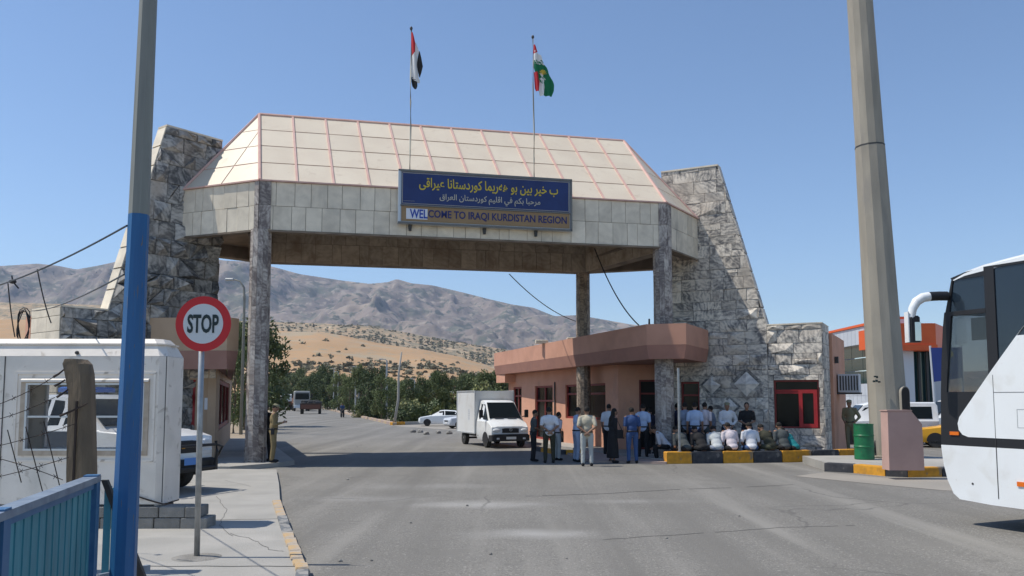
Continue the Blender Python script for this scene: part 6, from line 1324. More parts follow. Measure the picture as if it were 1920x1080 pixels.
# ---------------------------------------------------------------- people
def voxel(mb, vox, name, sm=3, dec=None):
    me = bpy.data.meshes.new(name); me.from_pydata([tuple(v) for v in mb.v], [], mb.f); o = bpy.data.objects.new(name, me); link(o)
    r = o.modifiers.new('r', 'REMESH'); r.mode = 'VOXEL'; r.voxel_size = vox
    s = o.modifiers.new('s', 'SMOOTH'); s.iterations = sm; s.factor = .5
    if dec: d = o.modifiers.new('d', 'DECIMATE'); d.ratio = dec
    dg = bpy.context.evaluated_depsgraph_get(); m2 = bpy.data.meshes.new_from_object(o.evaluated_get(dg)); bpy.data.objects.remove(o); bpy.data.meshes.remove(me)
    m2.name = name; m2.polygons.foreach_set('use_smooth', [True] * len(m2.polygons)); return m2
POSE = {}
def pose(name, pelvis=(0, 0, .93), lean=4., head=(0, 5), arms=None, legs=None, coat=False, female=False, cap=False, vest=False):
    """arms: (elbow, hand) per side in body space; legs: (knee, ankle) per side"""
    P = Vector(pelvis); Rt = Matrix.Rotation(R(-lean), 3, 'X')   # lean forward towards +Y
    T = lambda x, y, z: P + Rt @ Vector((x, y, z))
    sw_ = .185 if not female else .165
    sh = {-1: T(-sw_, 0, .50), 1: T(sw_, 0, .50)}; hp = {-1: P + Vector((-.095, 0, -.02)), 1: P + Vector((.095, 0, -.02))}
    if arms is None: arms = {s: ((s * (sw_ + .045), -.03, .20), (s * (sw_ + .05), .06, -.04)) for s in (-1, 1)}
    if legs is None: legs = {s: ((s * .11, .02, .49), (s * .12, -.02, .085)) for s in (-1, 1)}
    body = MB(); neck = T(0, .01, .56); hc = T(0, .03, .70); hr = Matrix.Rotation(R(-lean * .4 - head[1]), 3, 'X') @ Matrix.Rotation(R(head[0]), 3, 'Z')
    HP = lambda x, y, z: hc + hr @ Vector((x, y, z))
    body.cap(neck - Vector((0, 0, .04)), .058, HP(0, -.01, -.05), .052)
    body.ell(hc, (.074, .093, .112), 16, 11, rot=hr); body.ell(HP(0, .035, -.055), (.055, .055, .062), 12, 8, rot=hr)
    body.cap(HP(0, .085, .012), .011, HP(0, .108, -.022), .016, 8)                     # nose
    for s in (-1, 1): body.ell(HP(s * .074, -.005, -.01), (.012, .022, .034), 8, 6, rot=hr)   # ears
    body.cap(HP(-.022, .088, -.055), .008, HP(.022, .088, -.055), .008, 6)             # lips
    body.ell(T(0, 0, .36), (.158, .105, .19), 16, 10, rot=Rt); body.ell(T(0, .005, .13), (.14, .105, .18), 16, 10, rot=Rt); body.ell(P, (.155, .115, .13), 16, 9)
    tor = MB(); tor.ell(T(0, 0, .37), (.178, .122, .20), 16, 10, rot=Rt); tor.ell(T(0, .008, .14), (.162, .125, .20), 16, 10, rot=Rt); tor.ell(T(0, 0, -.0), (.168, .128, .12), 16, 8, rot=Rt)
    tor.cap(T(0, 0, .51), .07, neck - Vector((0, 0, .0)), .06)
    trs = MB(); trs.ell(P + Vector((0, 0, .0)), (.162, .122, .125), 16, 9)
    shoe = {-1: MB(), 1: MB()}
    for s in (-1, 1):
        e = T(*arms[s][0]) ; h = T(*arms[s][1]); dn = (h - e).normalized()
        body.cap(sh[s], .055, e, .04); body.cap(e, .041, h, .026); body.ell(sh[s], (.06, .055, .06), 10, 8)
        tor.cap(T(s * .07, 0, .52), .055, sh[s] + Vector((0, 0, -.012)), .066); mid = sh[s].lerp(e, .86); tor.cap(sh[s] - Vector((0, 0, .012)), .068, mid, .058)
        if cap or coat or vest: tor.cap(mid, .056, e, .052); tor.cap(e, .05, e.lerp(h, .82), .038)
        # hand: palm and five curled fingers
        side = dn.cross(Vector((0, 1, 0))); side = side.normalized() if side.length > .2 else Vector((1, 0, 0)); up_ = side.cross(dn).normalized()
        body.ell(h + dn * .045, (.036, .02, .048), 10, 7, rot=Matrix((side, up_, dn)).transposed())
        for k in range(4):
            r0 = h + dn * .085 + side * (-.027 + .018 * k); ln = (.030, .036, .034, .026)[k]; p1 = r0 + dn * ln + up_ * .006; p2 = p1 + dn * ln * .6 + up_ * ln * .55
            body.cap(r0 - dn * .02, .0092, p1, .0085, 6); body.cap(p1, .0085, p2, .0072, 6)
        th0 = h + dn * .02 - side * s * .026; body.cap(th0, .012, th0 + dn * .04 - side * s * .03, .0095, 6)
        k_, a_ = Vector(legs[s][0]), Vector(legs[s][1])
        body.cap(hp[s], .085, k_, .052); body.cap(k_, .054, a_, .036); trs.cap(hp[s], .098, k_, .072); trs.cap(k_, .07, a_ + Vector((0, 0, .015)), .058)
        fy = Vector((s * .03, 1, 0)).normalized(); shoe[s].ell(a_ + fy * .06 + Vector((0, 0, -.045)), (.048, .135, .048), 12, 8); shoe[s].ell(a_ + fy * -.01 + Vector((0, 0, -.02)), (.045, .06, .055), 10, 7)
    if coat:
        trs = MB(); trs.loft([[(P.x + rx * math.cos(a), P.y + ry * math.sin(a), z) for a in [2 * math.pi * i / 20 for i in range(20)]] for rx, ry, z in ((.24, .19, .16), (.22, .175, .5), (.19, .15, .85), (.165, .13, 1.0))])
    hair = MB(); hair.ell(HP(0, -.018, .028), (.083, .092, .10), 16, 10, rot=hr)
    if female: hair.ell(HP(0, -.05, -.05), (.085, .07, .12), 12, 9, rot=hr); hair.cap(HP(0, -.05, -.1), .07, T(0, -.06, .45), .1)
    D_ = {}
    D_['body'] = voxel(body, .0105, 'body', 2, .55); D_['shirt'] = voxel(tor, .02, 'shirt', 3); D_['trousers'] = voxel(trs, .02, 'trousers', 3)
    D_['shoe'] = voxel(shoe[-1], .016, 'shoe', 2); D_['shoe2'] = voxel(shoe[1], .016, 'shoe', 2); D_['hair'] = voxel(hair, .014, 'hair', 2)
    # small meshes
    eyes = MB(); [eyes.ell(HP(s * .03, .083, .008), (.011, .008, .007), 8, 6, rot=hr) for s in (-1, 1)]; eyes2 = eyes.mesh('eyes', M['stop_black'], True, False)[0]
    D_['eyes'] = eyes2
    bl = MB(); bl.loft([[tuple(P + Vector((rx * math.cos(a), ry * math.sin(a), .055 + z))) for a in [2 * math.pi * i / 18 for i in range(18)]] for rx, ry, z in ((.172, .132, 0), (.172, .132, .038))]); D_['belt'] = bl.mesh('belt', M['black'], True, False)[0]
    if cap:
        cp = MB(); cp.ell(HP(0, -.005, .075), (.092, .105, .055), 14, 8, rot=hr); cp.slab([HP(-.06, .07, .06), HP(.06, .07, .06), HP(.045, .155, .05), HP(-.045, .155, .05)], hr @ Vector((0, 0, .01))); D_['cap'] = cp.mesh('cap', M['c_army'], True, False)[0]
    POSE[name] = (D_, dict(sh=sh, hand={s: T(*arms[s][1]) for s in (-1, 1)}))
A_BEHIND = {s: ((s * .245, -.11, .23), (s * .035, -.17, .06)) for s in (-1, 1)}
pose('stand'); pose('behind', arms=A_BEHIND, lean=1)
pose('front', arms={s: ((s * .235, .02, .22), (s * .06, .20, .14)) for s in (-1, 1)}, lean=3, head=(0, 12))
pose('hip', arms={-1: ((-.30, -.04, .24), (-.17, .06, .07)), 1: ((.235, .0, .21), (.13, .20, .10))}, legs={-1: ((-.13, .03, .49), (-.17, -.02, .085)), 1: ((.10, .02, .49), (.10, -.03, .085))}, cap=True)
pose('reading', arms={s: ((s * .22, .04, .20), (s * .05, .26, .27)) for s in (-1, 1)}, lean=2, head=(0, 24), cap=True)
pose('coat', arms={-1: ((-.20, -.02, .22), (-.12, .20, .10)), 1: ((.21, 0, .21), (.17, .10, .0))}, coat=True, female=True)
SIT = {s: ((s * .15, .40, .46), (s * .14, .36, .085)) for s in (-1, 1)}
pose('sit', pelvis=(0, 0, .49), lean=22, arms={s: ((s * .24, .10, .18), (s * .12, .34, .10)) for s in (-1, 1)}, legs=SIT, head=(0, 14))
pose('sit_low', pelvis=(0, 0, .49), lean=38, arms={s: ((s * .22, .16, .16), (s * .07, .40, .22)) for s in (-1, 1)}, legs=SIT, head=(0, 22))
def person(ps, x, y, z, face, shirt, trou, label, group=None, h=1., hair='c_hair', w=1., belt=True, bald=False):
    """face: direction the person looks, degrees, 0 = away from the camera, -90 = to the right, 180 = to the camera"""
    D_, info = POSE[ps]; r = empty('person', (x, y, z), label, 'person', group); r.rotation_euler.z = R(face); r.scale = (h * w, h * w, h)
    parts = dict(body='c_skin', shirt=shirt, trousers=trou, shoe='c_blk', shoe2='c_blk', hair=hair)
    for k, m in parts.items():
        if bald and k == 'hair': continue
        me = D_[k]
        if not me.materials: me.materials.append(M['c_skin'])
        nm = 'coat' if (ps == 'coat' and k == 'trousers') else ('shoe' if k == 'shoe2' else k)
        o = link(bpy.data.objects.new(nm, me)); o.parent = r; o.material_slots[0].link = 'OBJECT'; o.material_slots[0].material = M[m]
    for k in ('eyes',) + (('cap',) if 'cap' in D_ else ()) + (('belt',) if belt and ps != 'coat' else ()): o = link(bpy.data.objects.new(k, D_[k])); o.parent = r
    return r, info
def feet(px, py, z=0.): q = G(px, py, z); return q.x, q.y, z
def pp(ps, px, py, ptop, face, shirt, trou, label, z=0., group=None, **k):
    x, y, z = feet(px, py, z); top = Z(px, ptop, y).z; h = (top - z) / 1.755; h = max(.9, min(1.1, h)); return person(ps, x, y, z, face, shirt, trou, label, group, h, **k)
PG = 'people waiting under the gate'
r, info = pp('reading', 511, 867, 757, -80, 'c_khaki', 'c_khaki', 'guard in khaki uniform reading a slip beside the left column', .14)
r.scale = (1.05, 1.05, r.scale[2])
mb = MB(); mb.box(-.04, .04, -.003, .003, -.06, .06); c_ = info['hand'][1]; o = mb.build('paper_slip', M['patch'], None); o.parent = r; o.location = (c_.x - .05, c_.y + .06, c_.z + .04)
mb = MB(); mb.cbox(-.03, .03, -.03, .07, -.16, .03, .01); o = mb.build('holster', M['black'], None); o.parent = r; o.location = (.19, 0, .93)
pp('stand', 499, 864, 758, 160, 'c_blk', 'c_blk', 'man in dark clothes standing half hidden behind the left column', .14)
pp('front', 1000, 865, 768, -80, 'c_dkgrey', 'c_blk', 'man in dark grey shirt and black trousers standing nearest the box truck', group=PG)
pp('behind', 1030, 868, 763, 6, 'c_white', 'c_olive_drk', 'man in white short-sleeved shirt and dark trousers, hands clasped behind him', group=PG, w=1.08)
r, _ = pp('stand', 1045, 863, 772, -60, 'c_pinkwhite', 'c_stone', 'man mostly hidden behind the white-shirted man, holding a brown bag', group=PG)
pp('front', 1081, 866, 763, -75, 'c_ltblue', 'c_denim_light', 'man in pale blue shirt and light jeans standing side-on', group=PG)
pp('behind', 1101, 874, 762, -4, 'c_beige', 'c_stone', 'man in beige shirt and pale trousers, hands behind his back', group=PG, w=1.05)
pp('stand', 1141, 855, 757, -30, 'c_white', 'c_blk', 'man in white shirt behind the person in the black coat', group=PG)
r, _ = pp('coat', 1149, 868, 765, -70, 'c_blk', 'c_blk', 'person in long black coat carrying a black shoulder bag', group=PG)
pp('stand', 1186, 869, 763, 8, 'c_blueshirt', 'c_denim', 'person in blue denim shirt and blue jeans seen from behind', group=PG, w=1.04)
pp('stand', 1206, 858, 757, -20, 'c_ltblue', 'c_blk', 'man in light blue shirt and black trousers left of the right column', .07, group=PG)
pp('stand', 1222, 852, 765, 30, 'c_navy', 'c_blk', 'man in dark clothes in the shaded doorway', .07, group=PG)
pp('stand', 1240, 850, 762, 170, 'c_pinkwhite', 'c_dkgrey', 'man in pale shirt mostly hidden by the right column', .07, group=PG)
G2 = 'people standing by the stone wall'
def wall_p(ps, px, face, shirt, trou, label, Y=None, h=1.07):
    Y = Y or {1284: 28.7, 1301: 28.4, 1318: 28.9}.get(px, 29.0); return person(ps, PX(px, Y), Y, .10, face, shirt, trou, label, G2, h)
wall_p('stand', 1284, 10, 'c_greyblue', 'c_blk', 'man in grey-blue shirt standing right beside the column')
wall_p('stand', 1301, -12, 'c_ltblue', 'c_navy', 'man in light blue shirt standing between two other men by the wall')
wall_p('stand', 1318, -40, 'c_pinkwhite', 'c_dkgrey', 'man in pink-white shirt standing third from the column by the wall')
wall_p('hip', 1361, 172, 'c_white', 'c_navy', 'man in white T-shirt facing the camera under the stone diamonds')
wall_p('front', 1398, 165, 'c_blk', 'c_navy', 'man in black T-shirt with folded hands facing the camera')
wall_p('stand', 1334, 60, 'c_greyblue', 'c_blk', 'man in dull blue-grey shirt leaning by the wall behind the sitting row', 29.9, 1.0)
wall_p('stand', 1270, 20, 'c_navy', 'c_blk', 'man in navy shirt standing half behind the thin white pipe', 29.6, 1.05)
# sitting on the tall kerb, backs to the road
def sitter(px, shirt, trou, label, ps='sit', turn=0, h=1., dz=0):
    p, d = kat(max(.05, seg_at(px))); n = Vector((-d.y, d.x)); q = p + n * .22
    return person(ps, q.x, q.y, -.01 + dz, math.degrees(math.atan2(n.y, n.x)) - 90 + turn, shirt, trou, label, 'people sitting on the painted kerb', h * 1.05, belt=False, w=1.1)
sitter(1292, 'c_dkgrey', 'c_blk', 'person in dark grey sitting on the kerb right beside the thin pipe', 'sit_low', 20)
sitter(1324, 'c_blk', 'c_blk', 'person in black sitting on the kerb with a white slip at the back', 'sit_low', 10)
sitter(1351, 'c_grey_lt', 'c_greyblue', 'man in light grey shirt sitting bent over on the kerb', 'sit_low', -8)
sitter(1380, 'c_pinkwhite', 'c_blk', 'man in pinkish white shirt sitting on the kerb', 'sit', 6)
sitter(1416, 'c_white', 'c_denim', 'man in white striped shirt sitting on the kerb', 'sit', -10)
sitter(1453, 'c_olive_drk', 'c_olive', 'broad person in dark olive sitting on the kerb', 'sit_low', 12, 1.04)
sitter(1481, 'c_dkgrey', 'c_blk', 'person in charcoal sitting on the kerb beside the one in teal', 'sit', 0)
sitter(1500, 'c_teal', 'c_blk', 'person in teal top sitting at the right end of the row on the kerb', 'sit_low', 18, .95)
e = G(1250, 866); person('sit_low', e.x + .12, e.y + .42, 0, 75, 'c_white', 'c_blk', 'man in white shirt sitting hunched on the left end of the kerb facing left', None, 1.03, belt=False)
person('hip', PX(1591, 31.7), 31.7, .1, 140, 'c_army', 'c_army', 'guard in olive uniform and cap with hand on hip beside the green barrel', None, 1.12)
q = G(642, 782.5); r, _ = person('sit', q.x, q.y + .1, .42, 180, 'c_denim', 'c_navy', 'motorcycle rider in blue far down the road', None, 1.)
# bags
x, y, z = feet(1050, 862); bg_ = empty('bag', (x + .08, y, .62), 'brown bag hanging from a hand beside the white-shirted man', 'bag'); mb = MB(); mb.cbox(x - .0, x + .13, y - .06, y + .04, .60, .98, .03); mb.build('bag_body', M['c_brown'], bg_); mb = MB(); mb.tube([(x + .02, y, .97), (x + .06, y, 1.1), (x + .11, y, .97)], .012, 6); mb.build('handle', M['c_brown'], bg_)
x, y, z = feet(1160, 868); bg_ = empty('bag', (x, y - .1, .85), 'black shoulder bag at the hip of the person in the long black coat', 'bag'); mb = MB(); mb.cbox(x - .12, x + .16, y - .22, y - .08, .80, 1.08, .04); mb.build('bag_body', M['c_blk'], bg_); mb = MB(); mb.tube([(x - .08, y - .14, 1.06), (x - .05, y - .1, 1.4), (x + .1, y - .14, 1.06)], .014, 6); mb.build('strap', M['c_blk'], bg_)
q = kat(.35)[0]; tp = empty('pipe', (q.x + .15, q.y + .1, .38), 'thin white pipe standing on the yellow kerb end beside the column', 'pipe'); mb = MB(); mb.cyl((q.x + .12, q.y + .15, .37), (q.x + .12, q.y + .15, Z(1274, 690, q.y + .15).z), .04, n=10); mb.build('tube', M['steel'], tp, 'auto'); mb = MB(); mb.cyl((q.x + .12, q.y + .15, .37), (q.x + .12, q.y + .15, .40), .08, n=10); mb.build('foot', M['steel'], tp)
# ---------------------------------------------------------------- trees
def crown_mesh(name, seed, n, rx, rz, z0, leaf, ncl=16, droop=.5):
    g = random.Random(seed); vs = []; fs = []; cl = []
    for k in range(ncl):
        t = g.random(); a = g.uniform(0, 6.283); rr = rx * math.sqrt(g.random()) * (.35 + .75 * math.sin(math.pi * min(1, .12 + t * .86))) ; cl.append((Vector((rr * math.cos(a), rr * math.sin(a), z0 + rz * t)), rx * g.uniform(.22, .42)))
    for k in range(n):
        c, cr = cl[k % ncl]; d = Vector((g.gauss(0, 1), g.gauss(0, 1), g.gauss(0, 1))).normalized(); p = c + Vector((d.x, d.y, d.z * 1.15)) * cr * (g.random() ** .4)
        a = Vector((g.gauss(0, 1), g.gauss(0, 1), g.gauss(0, 1) - droop)).normalized(); b = a.cross(Vector((g.gauss(0, 1), g.gauss(0, 1), g.gauss(0, 1)))).normalized(); s = leaf * g.uniform(.6, 1.4); i = len(vs)
        vs += [p + a * s, p + b * s * .38, p - a * s, p - b * s * .38]; fs.append((i, i + 1, i + 2, i + 3))
    me = bpy.data.meshes.new(name); me.from_pydata([tuple(v) for v in vs], [], fs); return me, cl
def trunk_mesh(seed, h, r, cl, lean=0.):
    g = random.Random(seed); mb = MB(); top = Vector((lean, 0, h * .8)); pts = [Vector((0, 0, 0)).lerp(top, k / 6) + Vector((g.uniform(-.04, .04) * h * .3, g.uniform(-.04, .04) * h * .3, 0)) * (k > 0) for k in range(7)]
    mb.tube(pts, [r * (1 - .11 * k) for k in range(7)], 7)
    for c, cr in cl[::2]:
        s = pts[2 + g.randrange(4)]; m_ = s.lerp(c, .5) + Vector((0, 0, .06 * h)); mb.tube([s, m_, c], [r * .4, r * .28, r * .1], 5)
    me, _ = mb.mesh('trunk', M['bark'], True, False); return me
TV = []
for k in range(5):
    me, cl = crown_mesh('crown', 100 + k, 4200, .30, .90, .07, .026, 30 + k); me.materials.append(M['leaf_dark' if k % 2 else 'leaf']); TV.append((me, trunk_mesh(200 + k, 1, .014, cl)))
def tree(px, py, ptop, wpx, k, label, group=None, Y=None):
    q = G(px, py) if Y is None else Vector((PX(px, Y), Y, 0)); h = Z(px, ptop, q.y).z; w = wpx / FPX * q.y
    r = empty('tree', (q.x, q.y, 0), label, 'tree', group); me, tm = TV[k % 5]; rz = rng.uniform(0, 6.28)
    a = link(bpy.data.objects.new('crown', me)); a.parent = r; a.scale = (w / .62, w / .62, h); a.rotation_euler.z = rz
    b = link(bpy.data.objects.new('trunk', tm)); b.parent = r; b.scale = (h * .8, h * .8, h); b.rotation_euler.z = rz; return r
TG = 'roadside eucalyptus trees beyond the gate'
TL = [(522, 763, 690, 40), (543, 763, 700, 28), (562, 763, 693, 34), (588, 764, 698, 30), (604, 765, 690, 28), (617, 768, 682, 46), (636, 772, 698, 40), (655, 775, 706, 36), (672, 781, 684, 34), (690, 783, 694, 40), (703, 786, 685, 50), (715, 789, 700, 34),
      (731, 783, 712, 30), (748, 781, 716, 26), (768, 780, 712, 30), (789, 779, 702, 24), (806, 779, 712, 26), (818, 780, 698, 26), (832, 780, 699, 24), (850, 780, 712, 30), (872, 781, 706, 34), (890, 781, 700, 36), (912, 782, 698, 38), (936, 782, 696, 36), (955, 782, 700, 30)]
NM = ['leftmost of the row, just right of the column', 'second of the row beyond the column', 'above the far lorries', 'slim one behind the flatbed', 'slim one left of the tall pair', 'tall one over the motorcycle', 'right of the tall one over the motorcycle', 'low one between two taller trees', 'tall slim one behind the street lamps', 'rounded one behind the tall lamp posts', 'broadest of the row beside the leaning pole', 'small one at the foot of the leaning pole',
      'low one right of the leaning pole', 'small one over the teal board', 'low one behind the olive bushes', 'pointed one over the hatchback', 'low one right of the pointed tree', 'taller slim one of the far pair', 'right hand one of the far slim pair', 'low one over the parked cars', 'left one above the box truck', 'second above the box truck', 'third above the box truck', 'one beside the pink canopy end', 'one behind the pink canopy end']
for k, (px, py, pt, w) in enumerate(TL): tree(px, py, pt, w * (1.0 if k < 11 else 1.3), k * 3 + 1, 'dark green eucalyptus, ' + NM[k], TG)

# the nearer tree behind the left column and guard office, denser
for k, (px, Y, pt, w, lab) in enumerate(((482, 64, 597, 118, 'big leafy tree rising just right of the left gate column'), (441, 52, 612, 52, 'tall tree seen between the guard office and the left column'), (462, 58, 640, 60, 'leafy tree directly behind the left column'))):
    tree(px, 0, pt, w, k * 2, lab, None, Y)
BM = []
for k in range(4): me = bush_mesh('foliage', 1500, 1., .085, 300 + k, 1.2); me.materials.append(M['leaf_olive' if k % 2 else 'leaf_dark']); BM.append(me)
BL = [(752, 792, 752, 34), (775, 790, 738, 40), (800, 789, 742, 44), (822, 787, 728, 44), (845, 787, 735, 44), (868, 786, 722, 48), (892, 786, 730, 44), (916, 785, 718, 46), (940, 785, 726, 46), (835, 792, 752, 40), (788, 793, 757, 36), (735, 783, 760, 26), (700, 786, 766, 22), (680, 783, 764, 20)]
BN_ = ['at the foot of the leaning pole', 'round one left of the hatchback', 'behind the hatchback bonnet', 'tall one behind the hatchback', 'behind the hatchback roof', 'tall one left of the box truck', 'behind the box truck left edge', 'tallest one above the box truck', 'at the pink office end', 'low one in front of the cars', 'small one over the kerb end', 'small one under the teal board', 'little one by the low rail', 'leftmost little one by the low rail']
for k, (px, py, pt, w) in enumerate(BL):
    q = G(px, py); h = Z(px, pt, q.y).z; ww = w / FPX * q.y; r = empty('bush', (q.x, q.y, 0), 'olive green bush, ' + BN_[k], 'bush', 'bushes beside the parking ground')
    o = link(bpy.data.objects.new('foliage', BM[k % 4])); o.parent = r; o.scale = (ww * .75, ww * .6, h * .72); o.rotation_euler.z = k
    mb = MB(); mb.cyl((0, 0, 0), (.05, 0, h * .5), .06, .03, 6); t = mb.build('stem', M['bark'], None); t.parent = r
g_ = random.Random(77); tries = 0
for k in range(34):
    px = 505 + k * 13.5 + g_.uniform(-5, 5); Y = g_.uniform(165, 230); pt = g_.uniform(698, 716); side_ = 'left' if px < 720 else 'right'
    q = Vector((PX(px, Y), Y, 0)); h = Z(px, pt, Y).z; w = g_.uniform(30, 46) / FPX * Y; r = empty('tree', q, 'dark tree in the hazy rear belt beyond the far road, %s of the leaning pole' % side_, 'tree', 'rear belt of trees ' + side_)
    o = link(bpy.data.objects.new('crown', TV[k % 5][0])); o.parent = r; o.scale = (w / .6, w / .6, h); o.rotation_euler.z = k
# ---------------------------------------------------------------- street furniture
LPG = 'thin street lamp posts along the far road'
for k, (px, pb, pt, lab) in enumerate(((585, 764, 700, 'behind the far flatbed'), (625, 769, 692, 'tall one of the left pair'), (633, 771, 698, 'short one of the left pair'), (666, 779, 700, 'left one of the middle pair'), (672, 781, 690, 'right one of the middle pair'), (724, 787, 676, 'nearest upright one beside the leaning pole'), (517, 762, 708, 'farthest left one'), (777, 776, 712, 'one behind the olive bushes'), (812, 775, 708, 'one over the hatchback'))):
    q = G(px, pb); h = Z(px, pt, q.y).z; r = empty('lamp_post', (q.x, q.y, 0), 'thin grey street lamp post, ' + lab, 'lamp post', LPG)
    mb = MB(); mb.cyl((q.x, q.y, 0), (q.x, q.y, h), .13, .09, 8); mb.build('pole', M['steel'], r, 'auto'); mb = MB(); mb.tube([(q.x, q.y, h - .05), (q.x - .15, q.y, h + .12), (q.x - .4, q.y, h + .14)], .05, 5); mb.build('arm', M['steel'], r); mb = MB(); mb.cbox(q.x - .8, q.x - .38, q.y - .12, q.y + .12, h + .10, h + .2, .03); mb.build('lamp_head', M['steel'], r)
q = G(739, 797); r = empty('leaning_pole', q, 'pale wooden pole leaning to the right at the kerb end', 'pole'); t = Z(753, 660, q.y); mb = MB(); mb.tube([q, q.lerp(t, .35) + Vector((.12, 0, 0)), q.lerp(t, .7) - Vector((.06, 0, 0)), t], [.12, .10, .085, .06], 8); mb.build('pole', M['pave'], r, True)
q = Vector((PX(455, 50), 50, 0)); hh = Z(452, 530, 50).z; r = empty('street_lamp', q, 'curved street lamp behind the left column with its head to the left', 'street lamp'); mb = MB(); mb.tube([q, (q.x, 50, hh - 1), (q.x - .05, 50, hh - .3), (q.x - .3, 50, hh + .1), (q.x - .7, 50, hh + .2)], [.11, .08, .07, .05, .04], 8); mb.build('pole', M['grey_pole'], r, True); mb = MB(); mb.cbox(q.x - 1.2, q.x - .65, 49.85, 50.15, hh + .14, hh + .26, .04); mb.build('lamp_head', M['steel'], r)
q = Vector((PX(735, 110), 110, 0)); r = empty('teal_board', q, 'small teal board on posts among the far bushes', 'sign'); mb = MB(); mb.box(q.x - 1.1, q.x + 1.1, 110, 110.1, 2.3, 3.2); mb.build('panel', M['teal'], r); [MB().cyl((q.x + s, 110.05, 0), (q.x + s, 110.05, 2.4), .06, n=6).build('post', M['steel'], r) for s in (-.8, .8)]
q = Z(850, 770, 105); r = empty('low_house', (q.x, 105, 0), 'low brown mud-coloured house among the trees behind the box truck', 'building'); mb = MB(); mb.box(PX(838, 105), PX(905, 105), 105, 111, 0, Z(850, 738, 105).z); mb.build('wall', M['beige'], r); mb = MB(); mb.box(PX(836, 105), PX(907, 105), 104.7, 111.3, Z(850, 738, 105).z + .003, Z(850, 736, 105).z + .15); mb.build('roof', M['fascia'], r); mb = MB(); mb.box(PX(848, 105), PX(858, 105), 104.95, 105.03, .8, 1.8); mb.build('window', M['dark'], r)
# painted kerb along the far road
def redge(side, s): q = RR + DR * s + NR * side; return q
kerb_line('kerb', [redge(.0, -.3), redge(.0, 95)], [2.2 + k * 2.2 for k in range(43)], .22, .35, 'faded orange and white kerb along the right side of the far road', ('kerb_faded_y', 'pave_pink'), inward=-1)
kerb_line('kerb', [redge(.0, -.3), redge(5.5, 3.5)], [1.4, 6.4], .24, .3, 'yellow kerb end where the far kerb turns to the parking ground', ('kerb_y', 'pave'), inward=1)
fr_ = empty('guard_rail', v3(redge(2.2, 12), 0), 'low grey rail on short posts along the far verge', 'fence')
for k in range(18): p = redge(2.2, 8 + k * 3.2); mb = MB(); mb.box(p.x - .06, p.x + .06, p.y - .06, p.y + .06, 0, .75); mb.build('post', M['steel'], fr_)
for zz in (.38, .7): a_, b_ = redge(2.2, 8), redge(2.2, 8 + 17 * 3.2); mb = MB(); mb.tube([v3(a_, zz), v3(b_, zz)], .04, 5); mb.build('rail', M['steel'], fr_)
# rubble stones on the parking ground and pebbles on the road
def rock(px, py, r, label, m, group):
    q = G(px, py); mb = MB(); g = random.Random(int(px * 7 + py)); rings = []
    for f, s in ((0, .9), (.35, 1.), (.75, .8), (1, .4)): rings.append([(q.x + r * s * math.cos(a) * g.uniform(.75, 1.2), q.y + r * s * .8 * math.sin(a) * g.uniform(.75, 1.2), r * 1.0 * f) for a in [2 * math.pi * i / 9 for i in range(9)]])
    mb.loft(rings); o = mb.build('stone', M[m]); tag(o, label, 'stone', group)
for px, py, lab in ((774, 811, 'leftmost'), (788, 811, 'second from the left'), (800, 815, 'lowest, third from the left'), (822, 813, 'second from the truck'), (842, 814, 'nearest the box truck')): rock(px, py, .2, 'brown rubble stone on the ground before the parked cars, ' + lab, 'block', 'rubble stones')
for px, py, rr, lab in ((638, 1053, .032, 'largest one at the lower left of the road'), (696, 1052, .025, 'small one right of the largest'), (652, 900, .035, 'one just before the gate shadow'), (876, 949, .035, 'one in the pale worn patch'), (770, 981, .025, 'lone one in the middle left'), (920, 1040, .025, 'tiny one at the bottom middle'), (1062, 1048, .02, 'one at the bottom right of the middle'), (1385, 968, .03, 'lone one on the right part of the road'), (1250, 1010, .025, 'small one right of the bottom middle')): rock(px, py, rr, 'dark pebble on the asphalt, ' + lab, 'block', 'pebbles on the road')
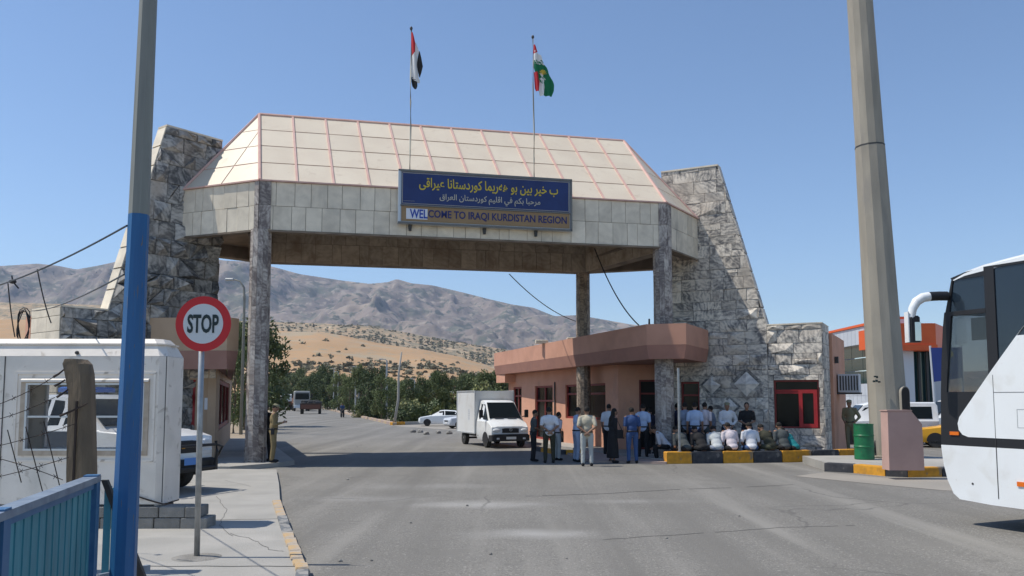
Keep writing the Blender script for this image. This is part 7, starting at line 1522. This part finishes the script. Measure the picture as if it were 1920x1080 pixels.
# ---------------------------------------------------------------- wires
def wire(pts, r, label, m='black', n=10):
    ws = []
    for (a, b) in zip(pts, pts[1:]):
        for k in range(n): t = k / n; p = a.lerp(b, t); ws.append(p)
    ws.append(pts[-1]); o = MB().tube(ws, r, 5).build('cable', M[m]); tag(o, label, 'cable')
def sag(a, b, s, n=14): return [a.lerp(b, k / n) - Vector((0, 0, s * 4 * (k / n) * (1 - k / n))) for k in range(n + 1)]
a, b = Z(-30, 543, 11), Z(238, 423, 7.45); wire(sag(a, b, .06), .009, 'thick black cable rising from the left edge to the blue post', n=1)
for k, (p0, p1, d_, lab) in enumerate((((70, 505), (96, 606), 10.3, 'frayed wire hanging from the black cable over the stone wall'), ((15, 531), (28, 632), 10.8, 'thin wire hanging from the black cable at far left'))):
    wire(sag(Z(*p0, d_), Z(*p1, d_ + .1), .05), .008, lab, n=1)
wire(sag(Z(60, 583, 22), Z(232, 515, 9), .1), .010, 'thin cable running from the low stone wall up to the blue post', n=1)
c_ = Z(44, 607, 21); lp_ = []
for k in range(60): a_ = k * .42; lp_.append(c_ + Vector((.14 * math.cos(a_) + .02 * math.sin(k), .05 * math.sin(k * .7), .42 * math.sin(a_) - .002 * k)))
wire(lp_, .013, 'coil of black cable hanging beside the low stone wall at left', n=1)
mb = MB(); q = Z(24, 528, 10.75); mb.ell(q, (.05, .04, .03), 8, 6); mb.tube([q, q + Vector((.08, 0, -.09))], .01, 5); mb.tube([q, q + Vector((-.03, .02, .08))], .01, 5); o = mb.build('cable_joint', M['black']); tag(o, 'taped joint with loose ends on the black cable at far left', 'cable joint')
wire(sag(Z(955, 514, 33.5), Z(1086, 604, 40), .3), .02, 'sagging cable from the rear beam down towards the office roof', n=1)
wire(sag(Z(1115, 466, 30.5), Z(1198, 610, 28.3), .35), .022, 'loose black cable hanging from the gate soffit to the canopy', n=1)
# ---------------------------------------------------------------- haze
hz = MB(); hz.box(-6500, 6500, -60, 6500, -3, 800); ho = hz.build('haze', [], None); me = ho.data
hm = bpy.data.materials.new('haze'); hm.use_nodes = True; nt = hm.node_tree; nt.nodes.clear(); out = nt.nodes.new('ShaderNodeOutputMaterial'); pv_ = nt.nodes.new('ShaderNodeVolumePrincipled')
pv_.inputs['Color'].default_value = (.62, .76, 1, 1); pv_.inputs['Density'].default_value = .00008; pv_.inputs['Anisotropy'].default_value = .2; nt.links.new(pv_.outputs[0], out.inputs['Volume']); me.materials.append(hm)
hm.cycles.homogeneous_volume = True if hasattr(hm.cycles, 'homogeneous_volume') else True
tag(ho, 'thin dry haze over the plain and mountains', kind='stuff')
